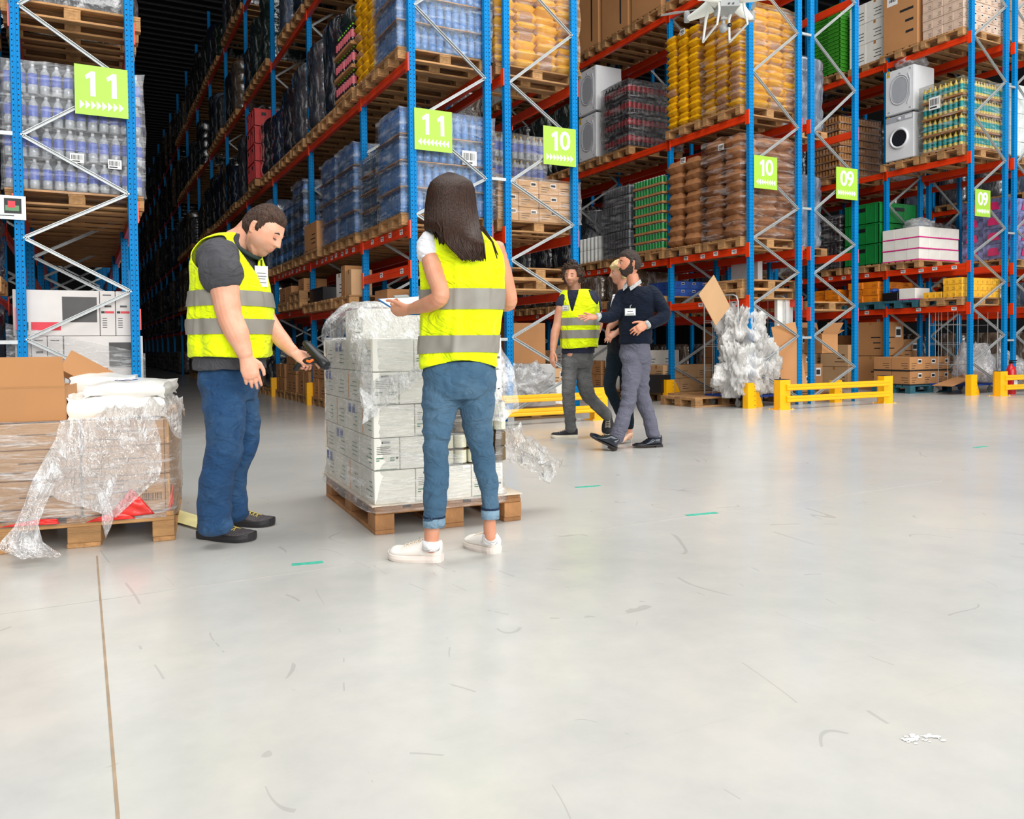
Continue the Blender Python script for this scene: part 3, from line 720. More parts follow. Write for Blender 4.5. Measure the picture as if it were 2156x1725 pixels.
y = slot(BAY1, 1, 2); stack_cartons(XB, y - .1, 1.51 + PH, 2, 3, 1, .7, .8, .24, BLACKP, 'low black crate', 'on the lower shelf pallet', marks=0, tape=False, cat='crate', name='plastic_crate')
y = slot(BAY1, 2, 0); pallet(XB - .1, y, 1.61, 'pallet with one carton beyond the black crates'); pallet(XB - .1, y, 1.61 + PH, 'upper pallet of the pair beyond the black crates', 1)
stack_cartons(XB, y + .1, 1.61 + 2 * PH, 1, 1, 1, .4, .4, .22, CARD, 'small carton', 'on two pallets beyond the black crates')
y = slot(BAY1, 2, 1); pallet(XB - .1, y, 1.61, 'pallet under a labelled brown carton in the dim bay', 1)
stack_cartons(XB, y + .1, 1.61 + PH, 1, 2, 1, .5, .95, .3, CARD, 'dim brown carton', 'beside the man\'s chest on the lower shelf', marks=2)
for b in range(3, 7):
    for s in range(3):
        yy = slot(BAY1, b, s); bulk(XB, yy, 1.61, random.choice((.35, .5)), random.choice((2, 5, 5)), 2, 'low dim load on the lowest shelf of the dark aisle', group='low dim loads on the lowest shelf of the dark aisle')
# floor of rack B
for b, s in ((1, 2), (1, 1), (2, 0), (2, 1), (2, 2)):
    y = slot(BAY1, b, s); w = ('in front of', 'before', 'past', 'well past', 'far past')[[(1, 2), (1, 1), (2, 0), (2, 1), (2, 2)].index((b, s))] + ' the yellow post guards'
    pallet(XB + .02, y, 0, 'floor pallet %s' % w)
    stack_cartons(XB + .04, y + .03, PH, 3, 2, 2 if s else 1, 1.1, .72, (.62, .42, .4, .66, .5)[[(1, 2), (1, 1), (2, 0), (2, 1), (2, 2)].index((b, s))], CARD, 'brown floor carton', w, marks=1)
for b in range(3, 8):
    for s in range(3):
        yy = slot(BAY1, b, s); bulk(XB, yy, 0, random.choice((.6, .9)), random.choice((2, 5, 0)), 2, 'dim load on the floor deep in the dark aisle', group='dim floor loads deep in the dark aisle')

# --- rack B2 (behind), seen through its end frame
X2 = 4.60
y = slot(BAY1, 0, 0); pallet(X2, y, Lb, 'pallet under the low tan cartons left of the 10 sign post')
stack_cartons(X2 + .02, y, Lb + PH, 4, 2, 3, 1.16, .76, .52, CARD2, 'tan printed carton', 'in the low stack below the right-arrow 10 sign', marks=2)
cover_film(X2, y, Lb + PH, .54, 'torn clear film on the low tan cartons')
y = slot(BAY1, 0, 1); pallet(X2, y, Lb, 'pallet behind the low tan cartons')
pack_load(X2, y, Lb + PH, 'waterY', 4, 'yellow-capped water pack', 'above the low tan cartons', left=False, pads=False)
y = slot(BAY1, 0, 0); pallet(X2, y, Lc - .2, 'pallet under the yellow sacks at the top of the next rack') if False else pallet(X2, y, Lc, 'pallet under the pale yellow sacks above the tan cartons')
stack_sacks(X2, y, Lc + PH, 13, YS, .3, .266, .115, 'wrapped yellow sack', 'above the low tan cartons', left=False)
cover_film(X2, y, Lc + PH, 1.5, 'clear film over the yellow sacks above the tan cartons', mt=FILML)
for k in range(2): pallet(X2 + .05, y + .05, 1.64 + k * PH, ('lower', 'upper')[k] + ' of two empty pallets behind the curly-haired man')
bulk(X2, slot(BAY1, 1, 0), Lb, 1.5, 4, 4, 'grey wrapped load behind the yellow-capped water')
for b, s in ((1, 1), (1, 2), (2, 0), (2, 1), (2, 2)):
    bulk(X2, slot(BAY1, b, s), Lb, 1.2, random.choice((0, 2, 4)), 4, 'dim wrapped load inside the rack behind', group='dim wrapped loads inside the rack behind')
    bulk(X2, slot(BAY1, b, s), Lc, 1.2, random.choice((0, 2, 3)), 4, 'dim wrapped load inside the rack behind', group='dim wrapped loads inside the rack behind')
    bulk(X2, slot(BAY1, b, s), Ld, 1.2, random.choice((0, 2, 3)), 4, 'dim wrapped load inside the rack behind', group='dim wrapped loads inside the rack behind')
# --- rack A
XA = -.60
y = Y0 + .1
pallet(XA, y, LV['b'] - .03, 'pallet under the water bottles behind the largest 11 sign')
pack_load(XA, y, LV['b'] - .03 + PH, 'water', 4, 'clear water pack', 'with blue labels behind the largest 11 sign', left=False, right=True, pads=False)
for i, (bx, bz) in enumerate(((.02, 3.42), (-.05, 2.75), (.28, 2.72))):
    ob('barcode_label', BAR, None, (bx, y - .04, bz), label=('upper', 'middle left', 'middle right')[i] + ' white barcode label on the clear water load', cat='label')
pallet(XA, y, 4.115, 'pallet at the very top left under wrapped goods'); bulk(XA, y, 4.115 + PH, 1.2, 4, 4, 'wrapped load at the very top left', pal=False)
for k in range(1, 7):
    yy = y + .92 * k
    pallet(XA, yy, LV['b'] - .03, 'pallet in line behind the one under the clear water', 2 if k < 3 else 1, group='pallets in line behind the clear water')
    bulk(XA, yy, LV['b'] - .03 + PH, 1.1, 4, 4, 'wrapped load in line behind the clear water', group='loads in line behind the clear water', pal=False)
    pallet(XA, yy, 4.115, 'pallet in line behind the topmost left one', 1, group='pallets behind the topmost left one')
    bulk(XA, yy, 4.115 + PH, 1.1, 0, 4, 'wrapped load behind the topmost left one', group='loads behind the topmost left one', pal=False)
# televisions in cartons
TVD = mat('tv_picture_print', (52, 50, 48), rough=.4, var=.3, scale=3); TVR = mat('red_print', (206, 44, 60), rough=.5)
TVW = mat('tv_carton_white', (206, 200, 196), rough=.55, var=.03)
def tv_box(x, y, z, w, d, h, face, label):
    m = M(); b = bevel(M().box((0, 0, 0), (w, d, h)).mesh('x', TVW), .004); m.add([v.co for v in b.vertices], [tuple(p.vertices) for p in b.polygons], False)
    r = m.obj('television_box', [TVW], None, (x, y, z), label=label, cat='box')
    if face:
        M().box((w * .56, -.0015, h * .3), (w * .97, -.0003, h * .86)).obj('picture_print', TVD, r)
        M().m(0).box((.02, -.0015, h * .12), (w * .17, -.0003, h * .3)).m(1).box((w * .2, -.0015, h * .12), (w * .54, -.0003, h * .3)).obj('red_print', [TVD, TVR], r)
    else:
        q = M(); q.m(0).box((w * .3, -.004, h * .64), (w * .75, -.0003, h * .68)); q.m(1).box((.01, -.0015, h * .5), (w * .3, -.0003, h * .55)); q.m(2).box((w * .32, -.0015, h * .5), (w - .01, -.0003, h * .55))
        q.m(1).box((w * .2, -.0015, h * .9), (w * .75, -.0003, h * .92))
        for k in range(5): q.box((w * .15, -.0015, h * (.18 + .05 * k)), (w * .45, -.0003, h * (.195 + .05 * k)))
        q.obj('print', [BLACKP, INK, TVR], r)
ya = Y0 + .11
pallet(-.62, ya, .0, 'pallet under the boxed televisions at the far left')
tz = [.20, .63, 1.08]
for k, z in enumerate(tz):
    h = (tz + [1.525])[k + 1] - z - .004
    w_ = ('lowest', 'middle', 'top')[k] + ' tier of television boxes, far left'
    if k == 1:
        for i in range(3): tv_box(-.55 + i * .135, ya, z, .13, .8, h, False, ('first', 'second', 'third')[i] + ' end-on television box, ' + w_)
        tv_box(-.14, ya, z, .7, .14, h, True, 'wide television box with a green picture, ' + w_)
    else:
        tv_box(-.56, ya, z, .735, .14, h, True, 'wide television box showing its picture, ' + w_)
        for i in range(2): tv_box(.18 + i * .14, ya, z, .135, .8, h, False, ('left', 'right')[i] + ' end-on television box, ' + w_)
M().grid(lambda u, v: (-.62 + 1.2 * u, ya - .02 + .012 * mnoise.noise(Vector((u * 6, v * 6, 2))), .15 + v * 1.05 - .3 * u * v), 20, 16).obj('stretch_film', FILM, None, label='crinkled film drooping over the television boxes', cat='plastic film')
for k in range(1, 4): bulk(XA, ya + .95 * k, 0, 1.35, 5, 3, 'cartons on the floor behind the television boxes', group='floor loads behind the television boxes')
for z in (0, 1.5, 2.33, 4.0): bulk(-1.85, Y0 + .15, z, 1.3 if z != 1.5 else .6, 1, 4, 'blue wrapped load cut off by the left edge, at %s' % {0: 'the floor', 1.5: 'the low shelf', 2.33: 'mid height', 4.0: 'the top'}[z])
# notice
nr = ob('notice', None, None, (-.62, Y0 - .02, 2.27), label='white notice with a small photograph on the leftmost rack', cat='notice')
M().box((-.3, -.003, -.11), (.195, .003, .11)).obj('sheet', WHITE, nr)
M().m(0).box((0.02, -.005, -.055), (.16, -.003, .085)).m(1).box((.03, -.0055, -.03), (.14, -.005, .02)).m(2).box((.05, -.006, .0), (.11, -.0054, .06)).obj('printed_photo', [INK, mat('print_green', (90, 130, 90)), TVR], nr)
M().m(0).box((-.1, -.005, -.08), (.1, -.003, -.072)).obj('caption', INK, nr)

# ------------------------------------------------------------------ rack C goods
def paper_rolls(x, y, z, label, grp):
    m = M()
    for i in range(4):
        for j in range(2):
            m.lathe([(.055, 0), (.06, .01), (.06, .22), (.055, .23), (.02, .23), (.02, .19)], 12, (.06 + .12 * i, .06 + .12 * j, 0))
    return m
y = slot(BAY1, 0, 0)
pallet(XC, y, Lc, 'pallet under the yellow sacks nearest the drone')
stack_sacks(XC, y, Lc + PH, 13, YS, .3, .266, .112, 'yellow and tan sack', 'in the stack nearest the drone')
cover_film(XC, y, Lc + PH, 1.5, 'clear film stretched over the yellow sacks nearest the drone', mt=FILML)
y = slot(BAY1, 0, 1) + .03
pallet(XC, y, Lc, 'pallet under the second stack of yellow sacks')
stack_sacks(XC, y, Lc + PH, 14, YS, .3, .266, .106, 'yellow and tan sack', 'in the second stack, left of the drone', front=False)
y = slot(BAY1, 0, 0)
pallet(XC, y, Lb, 'pallet under the brown sacks by the left-arrow 10 sign')
stack_sacks(XC, y, Lb + PH, 9, [BS, BS, BS], .4, .4, .165, 'brown paper sack', 'behind the left-arrow 10 sign')
cover_film(XC, y, Lb + PH, 1.5, 'torn clear film around the brown sacks by the sign', mt=FILML, lump=.04)
y = slot(BAY1, 0, 1) + .03
pallet(XC, y, Lb, 'pallet under the second stack of brown sacks')
stack_sacks(XC, y, Lb + PH, 8, [BS, BS, BS], .4, .4, .17, 'brown paper sack', 'in the lower left stack beside the green cans', front=False)
for i, (yy, zz, w_) in enumerate(((slot(BAY1, 0, 1) + .3, Lb + PH + 1.3, 'second brown sack stack'), (slot(BAY1, 0, 0) + .3, Lb + PH + 1.32, 'brown sacks by the sign'), (slot(BAY1, 0, 1) + .3, Lc + PH + 1.4, 'second yellow sack stack'))):
    ob('barcode_label', BAR, None, (XC - .03, yy + .12, zz), (0, 0, -pi / 2), label='white label on top of the %s' % w_, cat='label')
y = slot(BAY1, 1, 0); pallet(XC, y, Lb, 'pallet under the trays of green cans')
pack_load(XC, y, Lb + PH, 'cangreen', 8, 'tray of green cans', 'above the bearded man', film=False, pads=False)
y = slot(BAY1, 1, 1); pallet(XC, y, Lb, 'pallet under the grey jars left of the green cans')
pack_load(XC, y, Lb + PH, 'cangrey', 8, 'tray of grey jars', 'left of the green cans', pads=False)
y = slot(BAY1, 1, 2); pallet(XC, y, Lb, 'pallet under kitchen rolls beside the blue post')
pm = paper_rolls(0, 0, 0, '', '')
RM = pm.mesh('kitchen_roll_pack', mat('white_paper_roll', (226, 230, 226), rough=.8))
for k in range(2):
    for j in range(3):
        for i in range(2):
            ob('kitchen_roll_pack', RM, None, (XC + .02 + i * .5, y + .02 + j * .25, Lb + PH + k * .235), label='pack of white kitchen rolls beside the tall double blue posts', cat='paper rolls', group='kitchen roll packs beside the double blue posts')
y = slot(BAY1, 1, 1) ; pallet(XC, y, Lc, 'pallet under the red-labelled cola')
pack_load(XC, y, Lc + PH, 'cola', 4, 'red-labelled cola pack', 'beside the upper washing machines', pads=False)
# washing machines
WMW = mat('appliance_white', (222, 224, 226), rough=.35, var=.02); WMG = mat('appliance_grey', (168, 172, 178), rough=.45, var=.04)
GLK = mat('door_glass_dark', (38, 40, 46), rough=.06, var=.05)
def washer(x, y, z, label, back, grp=None):
    """seen side faces -x; the flanks face -y"""
    r = ob('washing_machine', None, None, (x, y, z), label=label, cat='washing machine', group=grp)
    ob('casing', bevel(M().box((0, 0, .02), (.58, .6, .85)).mesh('casing', WMW), .012, 2), r)
    for fx, fy in ((.06, .06), (.52, .06), (.06, .54), (.52, .54)): M().lathe([(.02, 0), (.02, .022)], 8, (fx, fy, 0)).obj('foot', BLACKP, r)
    if back:
        m = M()
        def stad(s, dx):
            return [Vector((dx, .3 + .19 * s * cos(a) * (1 if True else 1), .45 + (.27 + .0) * s * (abs(sin(a)) ** .7) * (1 if sin(a) > 0 else -1))) for a in [2 * pi * k / 28 for k in range(28)]]
        m.tube(stad(1, -.004) + stad(1, -.004)[:1], .008, 6, cap=False); m.tube(stad(.86, -.004) + stad(.86, -.004)[:1], .005, 6, cap=False)
        m.obj('embossed_ring', WMG, r)
        pl = stad(.84, -.005); M().add(pl[::-1], [tuple(range(len(pl)))], False).obj('back_panel', WMG, r)
        M().tube([(-.006, .12, .72), (-.012, .08, .6), (-.012, .08, .3), (-.006, .14, .16)], .008, 6).obj('drain_hose', WMG, r)
        for yy, zz in ((.08, .8), (.52, .8), (.08, .08), (.52, .08), (.3, .76)): M().box((-.006, yy - .02, zz - .012), (0, yy + .02, zz + .012)).obj('bracket', WMG, r)
    else:
        m = M()
        def ring(rr, rad, n=28): return [Vector((-.012, .3 + rr * cos(2 * pi * k / n), .42 + rr * sin(2 * pi * k / n))) for k in range(n + 1)]
        m.tube(ring(.175, 0), .022, 8, cap=False).obj('door_ring', WMW, r)
        M().add([v for v in ring(.165, 0)[:-1]][::-1], [tuple(range(28))], False).obj('door_glass', GLK, r)
        M().box((-.006, .02, .74), (0, .58, .84)).obj('control_panel', WMG, r)
        M().lathe([(.03, 0), (.026, .015)], 12).obj('dial', WMW, r, (-.006, .3, .79)).rotation_euler = (0, -pi / 2, 0)
        M().box((-.008, .04, .76), (-.004, .18, .82)).obj('detergent_drawer', WMW, r)
    M().box((-.0025, .5, .74), (-.0005, .57, .86)).obj('yellow_sticker', CAPY, r)
y = slot(BAY1, 1, 2); pallet(XC, y, Lc, 'pallet under the two washing machines left of the cola')
for k in range(2): washer(XC + .02, y + .12, Lc + PH + k * .87, ('lower', 'upper')[k] + ' washing machine left of the red-labelled cola, its grey back showing', True)
y0_ = slot(BAY1, 1, 0)
for s in range(3):
    yy = slot(BAY1, 1, s); w_ = ('right', 'middle', 'left')[s] + ' one on the top shelf above the cola'
    pallet(XC, yy, 6.36, 'pallet under the big brown carton, the ' + w_)
    m_ = stack_cartons(XC, yy, 6.36 + PH, 1, 1, 1, 1.18, .8, 1.3, CARD, 'huge brown carton,', 'the ' + w_, marks=0)
    r = M(); r.box((XC - .004, yy + .2, 6.6), (XC - .001, yy + .24, 7.6)); r.obj('packing_strap', INK, None, label='dark strap round the huge carton, ' + w_, cat='strap')
for b, s, z, c in ((0, 0, 6.36, 4), (0, 1, 6.36, 4)):
    bulk(XC, slot(BAY1, b, s), z, 1.2, c, 4, ('grey wrapped load above the drone', 'grey wrapped load above and left of the drone')[s])
# deeper rack C as seen past the 10 sign
GRN = plastic('green_crate_plastic', (0, 104, 52), rough=.4)
for s in (0, 1, 2):
    yy = slot(BAY1, 3, s)
    w_ = ('first', 'second', 'third')[s]
    if s: pallet(XC, yy, Lb, 'pallet under the %s stack of green crates past the 10 sign' % w_, 1); crates(XC, yy, Lb + PH, 3 if s == 2 else 2, GRN, 'dark green bottle crate', 'in the %s stack, seen below the 10 sign' % w_, sz=.33)
    else: pallet(XC, yy, Lb, 'pallet under grey bottles left of the curly-haired man', 1); pack_load(XC, yy, Lb + PH, 'cangrey', 5, 'tray of grey jars', 'above the curly-haired man', pads=False, film=False)
    bulk(XC, yy, Lc, 1.3, 3, 3, '%s olive wrapped load behind the right-arrow 10 sign' % w_)
    pallet(XC, yy, 6.36, 'pallet under the %s white and red carton stack' % w_, 1)
    stack_cartons(XC, yy, 6.36 + PH, 3, 2, 7, 1.18, .78, 1.45, CARDW, 'white carton with red print', 'in the %s stack high beside the double posts' % w_, marks=1)
for s in range(3):
    yy = slot(BAY1, 2, s)
    bulk(XC, yy, Lb, 1.2, (0, 0, 4)[s], 4, ('black', 'black glossy', 'grey')[s] + ' wrapped load behind the walking group, place %s' % 'one two three'.split()[s])
    bulk(XC, yy, Lc, 1.3, (3, 3, 0)[s], 4, ('olive', 'green', 'black')[s] + ' wrapped load above the walking group, place %s' % 'one two three'.split()[s])
    bulk(XC, yy, 6.36, 1.3, 5, 4, 'tan wrapped load on the top shelf of the sack rack, place %s' % 'one two three'.split()[s])
# lower shelves of rack C
y = slot(BAY1, 0, 0)
for k in range(1): pallet(XC, y, 1.60, 'single empty pallet on the shelf under the brown sacks')
pallet(XC + .05, y + .02, 1.60 + PH, 'upper empty pallet under the brown sacks')
BLUEB = mat('blue_small_box', (40, 84, 170), rough=.5)
y = slot(BAY1, 1, 0); pallet(XC, y, 1.60, 'pallet under small blue boxes behind the sweater man'); stack_cartons(XC + .3, y + .05, 1.60 + PH, 3, 3, 2, .7, .7, .26, BLUEB, 'small blue and white box', 'behind the navy sweater man', marks=2, tape=False)
for b, s in ((1, 1), (1, 2), (2, 0), (2, 1), (2, 2), (3, 0), (3, 1), (3, 2)):
    yy = slot(BAY1, b, s); bulk(XC, yy, 1.60, .5, random.choice((2, 5, 0)), 2, 'dim low load on the second shelf behind the walkers', group='dim low loads on the second shelf behind the walkers')
for b, s, h in ((0, 1, .0), (1, 0, .45), (1, 1, .7), (1, 2, .5), (2, 0, .8), (2, 1, .4), (2, 2, .7), (3, 0, .5), (3, 1, .8), (3, 2, .6)):
    yy = slot(BAY1, b, s); w_ = 'behind the walking group, row place %d-%d' % (b, s)
    w_ = {(0, 1): 'by the yellow post guard', (1, 0): 'right of the sweater man', (1, 1): 'behind the sweater man', (1, 2): 'behind the blonde woman', (2, 0): 'between the walkers', (2, 1): 'behind the curly-haired man\'s legs', (2, 2): 'left of the curly-haired man', (3, 0): 'left of the walkers', (3, 1): 'far left of the walkers', (3, 2): 'furthest behind the walkers'}[(b, s)]
    pallet(XC - .05, yy, 0, 'floor pallet ' + w_, 2 if b < 2 else 1)
    if h: stack_cartons(XC, yy, PH, 3, 2, 2, 1.1, .76, h, (CARD, CARD2, CARDW)[(b + s) % 3], 'floor carton', w_, marks=1)
pallet(8.05, 9.30, 0, 'empty pallet on the floor behind the yellow post guard')
stack_cartons(8.2, 10.6, PH, 1, 2, 1, .5, .8, .3, BLACKP, 'black plastic crate', 'left of the yellow post guard', marks=0, tape=False, cat='crate', name='plastic_crate')
# pale panels standing behind rack C
PANEL = mat('pale_grey_panel', (206, 204, 202), rough=.6, var=.03)
M().box((9.75, 9.75, 0), (9.85, 10.35, 2.75)).obj('board', PANEL, None, label='tall pale grey board standing behind the shelves right of the sweater man', cat='board')
M().box((9.3, 9.0, .15), (9.62, 9.06, 1.62), Matrix.Translation((.1, 0, 0))).obj('board', CARDW, None, label='white board with a small coloured mark beside the roll cage', cat='board')
M().box((9.86, 8.99, .9), (9.9, 9.0, 1.0)).obj('sticker', TVR, None, label='small red mark on the white board', cat='sticker')
# stack seen between the posts
bulk(XC + 1.30, slot(BAY1, 0, 0) + .6, Lc, 1.2, 6, 6, 'white paper goods between the paired blue posts, upper'); bulk(XC + 1.30, slot(BAY1, 0, 0) + .6, Lb, 1.2, 6, 6, 'white paper goods between the paired blue posts, lower')
# rack C2
XC2 = 9.84
pallet(XC2 + .1, Y0 + .15, 1.44, 'clean pallet on the lower shelf right of the left-arrow 10 sign post')
pallet(XC2 + .0, Y0 + .95, 1.44, 'second pallet deeper on the clean pallet\'s shelf', 1)
for i, (x, y, w, d, h, t_) in enumerate(((9.9, 9.9, .5, .6, .5, 'left'), (10.1, 9.3, .4, .5, .62, 'middle'), (10.55, 9.5, .4, .4, .45, 'right'), (9.95, 10.6, .7, .7, 1.1, 'tallest, at the back'))):
    stack_cartons(x, y, .15, 1, 1, 2 if h > .6 else 1, w, d, h, CARD, 'brown carton', '(%s) inside the rack behind the yellow barrier' % t_, marks=2)
pallet(9.85, Y0 + .35, 0, 'pallet on the floor behind the right yellow barrier')
def open_carton(x, y, z, w, d, h, label, flap=.22, mt=CARD, rot=0., lean=0.):
    r = ob('open_carton', None, None, (x, y, z), (lean, 0, rot), label=label, cat='box'); t = .006
    m = M()
    for a, b in (((0, 0, 0), (w, t, h)), ((0, d - t, 0), (w, d, h)), ((0, t, 0), (t, d - t, h)), ((w - t, t, 0), (w, d - t, h)), ((0, 0, 0), (w, d, t))): m.box(a, b)
    m.obj('carton_body', mt, r)
    for pts in ([(0, 0, h), (w, 0, h), (w, -flap * .5, h + flap * .8), (0, -flap * .5, h + flap * .8)], [(0, d, h), (w, d, h), (w, d + flap * .3, h + flap * .9), (0, d + flap * .3, h + flap * .9)], [(0, 0, h), (0, d, h), (-flap * .6, d, h + flap * .5), (-flap * .6, 0, h + flap * .5)], [(w, 0, h), (w, d, h), (w + flap * .7, d, h + flap * .3), (w + flap * .7, 0, h + flap * .3)]):
        mm = M().add(pts, [(0, 1, 2, 3)], False); o = mm.obj('flap', mt, r); s_ = o.modifiers.new('s', 'SOLIDIFY'); s_.thickness = .006
    return r
open_carton(10.3, 8.95, .62 + .15, .35, .35, .3, 'open brown carton with raised flaps inside the rack behind the yellow barrier')
# --- rack D
yD = lambda b, s: slot(1.66, b, s)
LDa, LDb, LDc, LDd = lvD
y = yD(0, 0); pallet(XD, y, LDc, 'pallet under the lemonade bottles')
pack_load(XD, y, LDc + PH, 'lemon', 4, 'lemonade tray with teal labels', 'right of the washing machines', film=False, pads=False)
cover_film(XD, y, LDc + PH, 1.22, 'clear film round the lemonade bottles')
ob('barcode_label', BAR, None, (XD - .04, y + .6, LDc + .9), (0, 0, -pi / 2), label='white label on the lemonade bottles', cat='label').scale = (1.8, 1, 2.5)
y = yD(0, 1) - .02; pallet(XD, y, LDc, 'pallet under the pair of front-loading washing machines')
washer(XD + .02, y + .1, LDc + PH, 'washing machine with its round dark door showing, below another', False)
washer(XD + .02, y + .1, LDc + PH + .87, 'washing machine with its back showing, topped with crumpled film', True)
def blob(name, C, R, mt, label, cat='plastic film', seed=0, lump=.35, n=(26, 16), **k):
    m = M()
    def f(u, v):
        a = u * 2 * pi; b = (v - .5) * pi; d = Vector((cos(a) * cos(b), sin(a) * cos(b), sin(b)))
        dz = Vector((d.x, d.y, d.z * k.get('vz', .6)))
        r = 1 + lump * mnoise.noise(d * 2.2 + Vector((seed, 0, 0))) + lump * .55 * (.35 - 2 * abs(mnoise.noise(dz * 4.5 + Vector((0, seed, 0))))) + lump * .35 * (.3 - 2 * abs(mnoise.noise(dz * 11 + Vector((0, seed, 4)))))
        return Vector((C[0] + R[0] * d.x * r, C[1] + R[1] * d.y * r, max(C[2] + R[2] * d.z * r, k.get('zmin', -9))))
    m.grid(f, n[0], n[1], closed=True); return m.obj(name, mt, None, label=label, cat=cat)
CRUMP = film_mat('crumpled_film', base=.3, streak=.6, scale=9., stretch=(1, 1, 1), bump=1., rough=.12)
blob('crumpled_film', (XD + .3, y + .35, LDc + PH + 1.84), (.28, .26, .13), CRUMP, 'crumpled clear film on top of the right washing machines', seed=2, zmin=LDc + PH + 1.75)
SMALLC = mat('pale_small_carton', (196, 170, 150), rough=.6, rnd=.06)
y = yD(0, 0); pallet(XD, y, LDd, 'pallet on the top shelf under pale small cartons')
stack_cartons(XD + .02, y, LDd + PH, 6, 4, 8, 1.15, .78, 1.3, SMALLC, 'small pale carton', 'on the top shelf above the lemonade', marks=2, tape=False)
y = yD(0, 1); pallet(XD, y, LDd, 'pallet on the top shelf under a brown bulk carton')
stack_cartons(XD, y, LDd + PH, 1, 1, 1, 1.18, .72, 1.3, CARD, 'brown bulk carton with a white number sheet', 'above the washing machines', marks=1)
nm = ob('number_sheet', None, None, (XD - .004, y + .52, LDd + 1.15), (0, 0, -pi / 2), label='white sheet numbered 1843 on the brown bulk carton', cat='label')
M().box((-.11, -.001, -.15), (.11, .001, .15)).obj('sheet', PAPER, nm)
tm = text_mesh('1843', .075, .002, .002); tm.materials.append(INK); ob('lettering', tm, nm, (0, -.002, -.06), (pi / 2, 0, 0))
# bay behind: trays, cartons, brown jars, crates
TRAYG = plastic('bright_green_tray', (58, 140, 36), rough=.4)
y = yD(1, 1); pallet(XD, y, LDd, 'pallet under the bright green trays')
tr = crate_mesh('plastic_tray', .59, .79, .078, TRAYG, plastic('tray_dark_green', (26, 74, 22)))  # second colour: darker green for the small patches on the tray sides
for k in range(17):
    for i in range(2): ob('plastic_tray', tr, None, (XD + i * .6, y, LDd + PH + k * .08), label='bright green plastic tray in the tall nested stack high in the rack', cat='tray', group='bright green trays in the tall stack')
y = yD(1, 0); pallet(XD + .1, y, LDd, 'pallet under white strapped cartons beside the green trays')
stack_cartons(XD + .12, y, LDd + PH, 2, 2, 3, 1.1, .78, 1.2, CARDW, 'white strapped carton', 'right of the green trays', marks=1)
tm = text_mesh('73', .1, .002, .002); tm.materials.append(INK); ob('lettering', tm, None, (XD + .35, y - .01, LDd + PH + 1.05), (pi / 2, 0, 0), label='black number 73 on a white strapped carton', cat='lettering')
y = yD(1, 1); pallet(XD, y, LDc, 'pallet under the amber jars')
pack_load(XD, y, LDc + PH, 'canbrown', 8, 'tray of amber jars', 'behind the right-arrow 09 sign', pads=False)
bulk(XD, yD(1, 2), LDc, 1.1, 0, 4, 'dark load beyond the amber jars')
y = yD(1, 1); pallet(XD, y, LDb, 'pallet under black bottles below the 09 sign'); pack_load(XD, y, LDb + PH, 'dark', 4, 'black bottle pack', 'below the right-arrow 09 sign', pads=False)
y = yD(1, 0); pallet(XD, y, LDb, 'pallet under large green crates')
crates(XD, y, LDb + PH, 3, plastic('big_green_crate', (10, 118, 50), rough=.45), 'large green crate', 'left of the pink-banded cartons', nx=1, ny=1, sz=.4)
y = yD(0, 1) - .03; pallet(XD + .02, y, LDb, 'pallet under the pink-banded white cartons')
PINK = mat('pink_band', (214, 40, 130), rough=.5)
stack_cartons(XD + .03, y, LDb + PH, 4, 3, 3, 1.16, .78, .62, CARDW, 'white carton with a pink band', 'in the three-tier stack', marks=0, band=PINK, tape=False)
blob('crumpled_film', (XD + .45, y + .3, LDb + PH + .68), (.26, .26, .14), CRUMP, 'crumpled clear film on the pink-banded cartons', seed=5, zmin=LDb + PH + .62)
# shelf a of rack D
y = yD(0, 1); pallet(XD, y, LDa, 'teal pallet under the black crates and white box', me=PT, detail=1)
stack_cartons(XD + .05, y + .42, LDa + PH, 2, 1, 1, .6, .34, .16, BLACKP, 'black plastic crate', 'on the teal pallet', marks=0, tape=False, cat='crate', name='plastic_crate')
stack_cartons(XD + .03, y + .05, LDa + PH, 1, 1, 1, .42, .34, .22, CARDW, 'lone white carton with pink band', 'on the teal pallet', marks=0, band=PINK, tape=False)
blob('blue_cloth', (XD + .2, y + .6, LDa + PH + .2), (.1, .08, .04), BLUEB, 'small blue cloth on the black crates', cat='cloth', seed=9)
YB = mat('small_yellow_carton', (236, 176, 44), rough=.5, rnd=.07); YOB = mat('orange_yellow_carton', (232, 130, 20), rough=.5, rnd=.15)
y = yD(0, 0); pallet(XD, y, LDa, 'new pallet under the small yellow cartons')
for nx, nz, yy, xx in ((5, 1, .0, .0), (10, 3, .18, .04)):
    pass
stack_cartons(XD + .04, y + .4, LDa + PH, 8, 3, 1, 1.1, .36, .115, YB, 'small yellow carton', 'in the bottom step of the pile', marks=1, tape=False)
stack_cartons(XD + .04, y + .02, LDa + PH, 8, 3, 3, 1.1, .36, .345, YB, 'small yellow carton', 'in the three-high part of the pile', marks=1, tape=False)
for s in (0, 1):
    y = yD(1, s); pallet(XD, y, LDa, ('near', 'far')[s] + ' teal pallet under orange cartons', me=PT, detail=1)
    stack_cartons(XD + .04, y + .05, LDa + PH, 3, 2, 3, 1.1, .7, .4 - .1 * s, YOB, 'orange-yellow carton', ('on the near teal pallet', 'on the far teal pallet')[s], marks=1, tape=False, jit=.02)
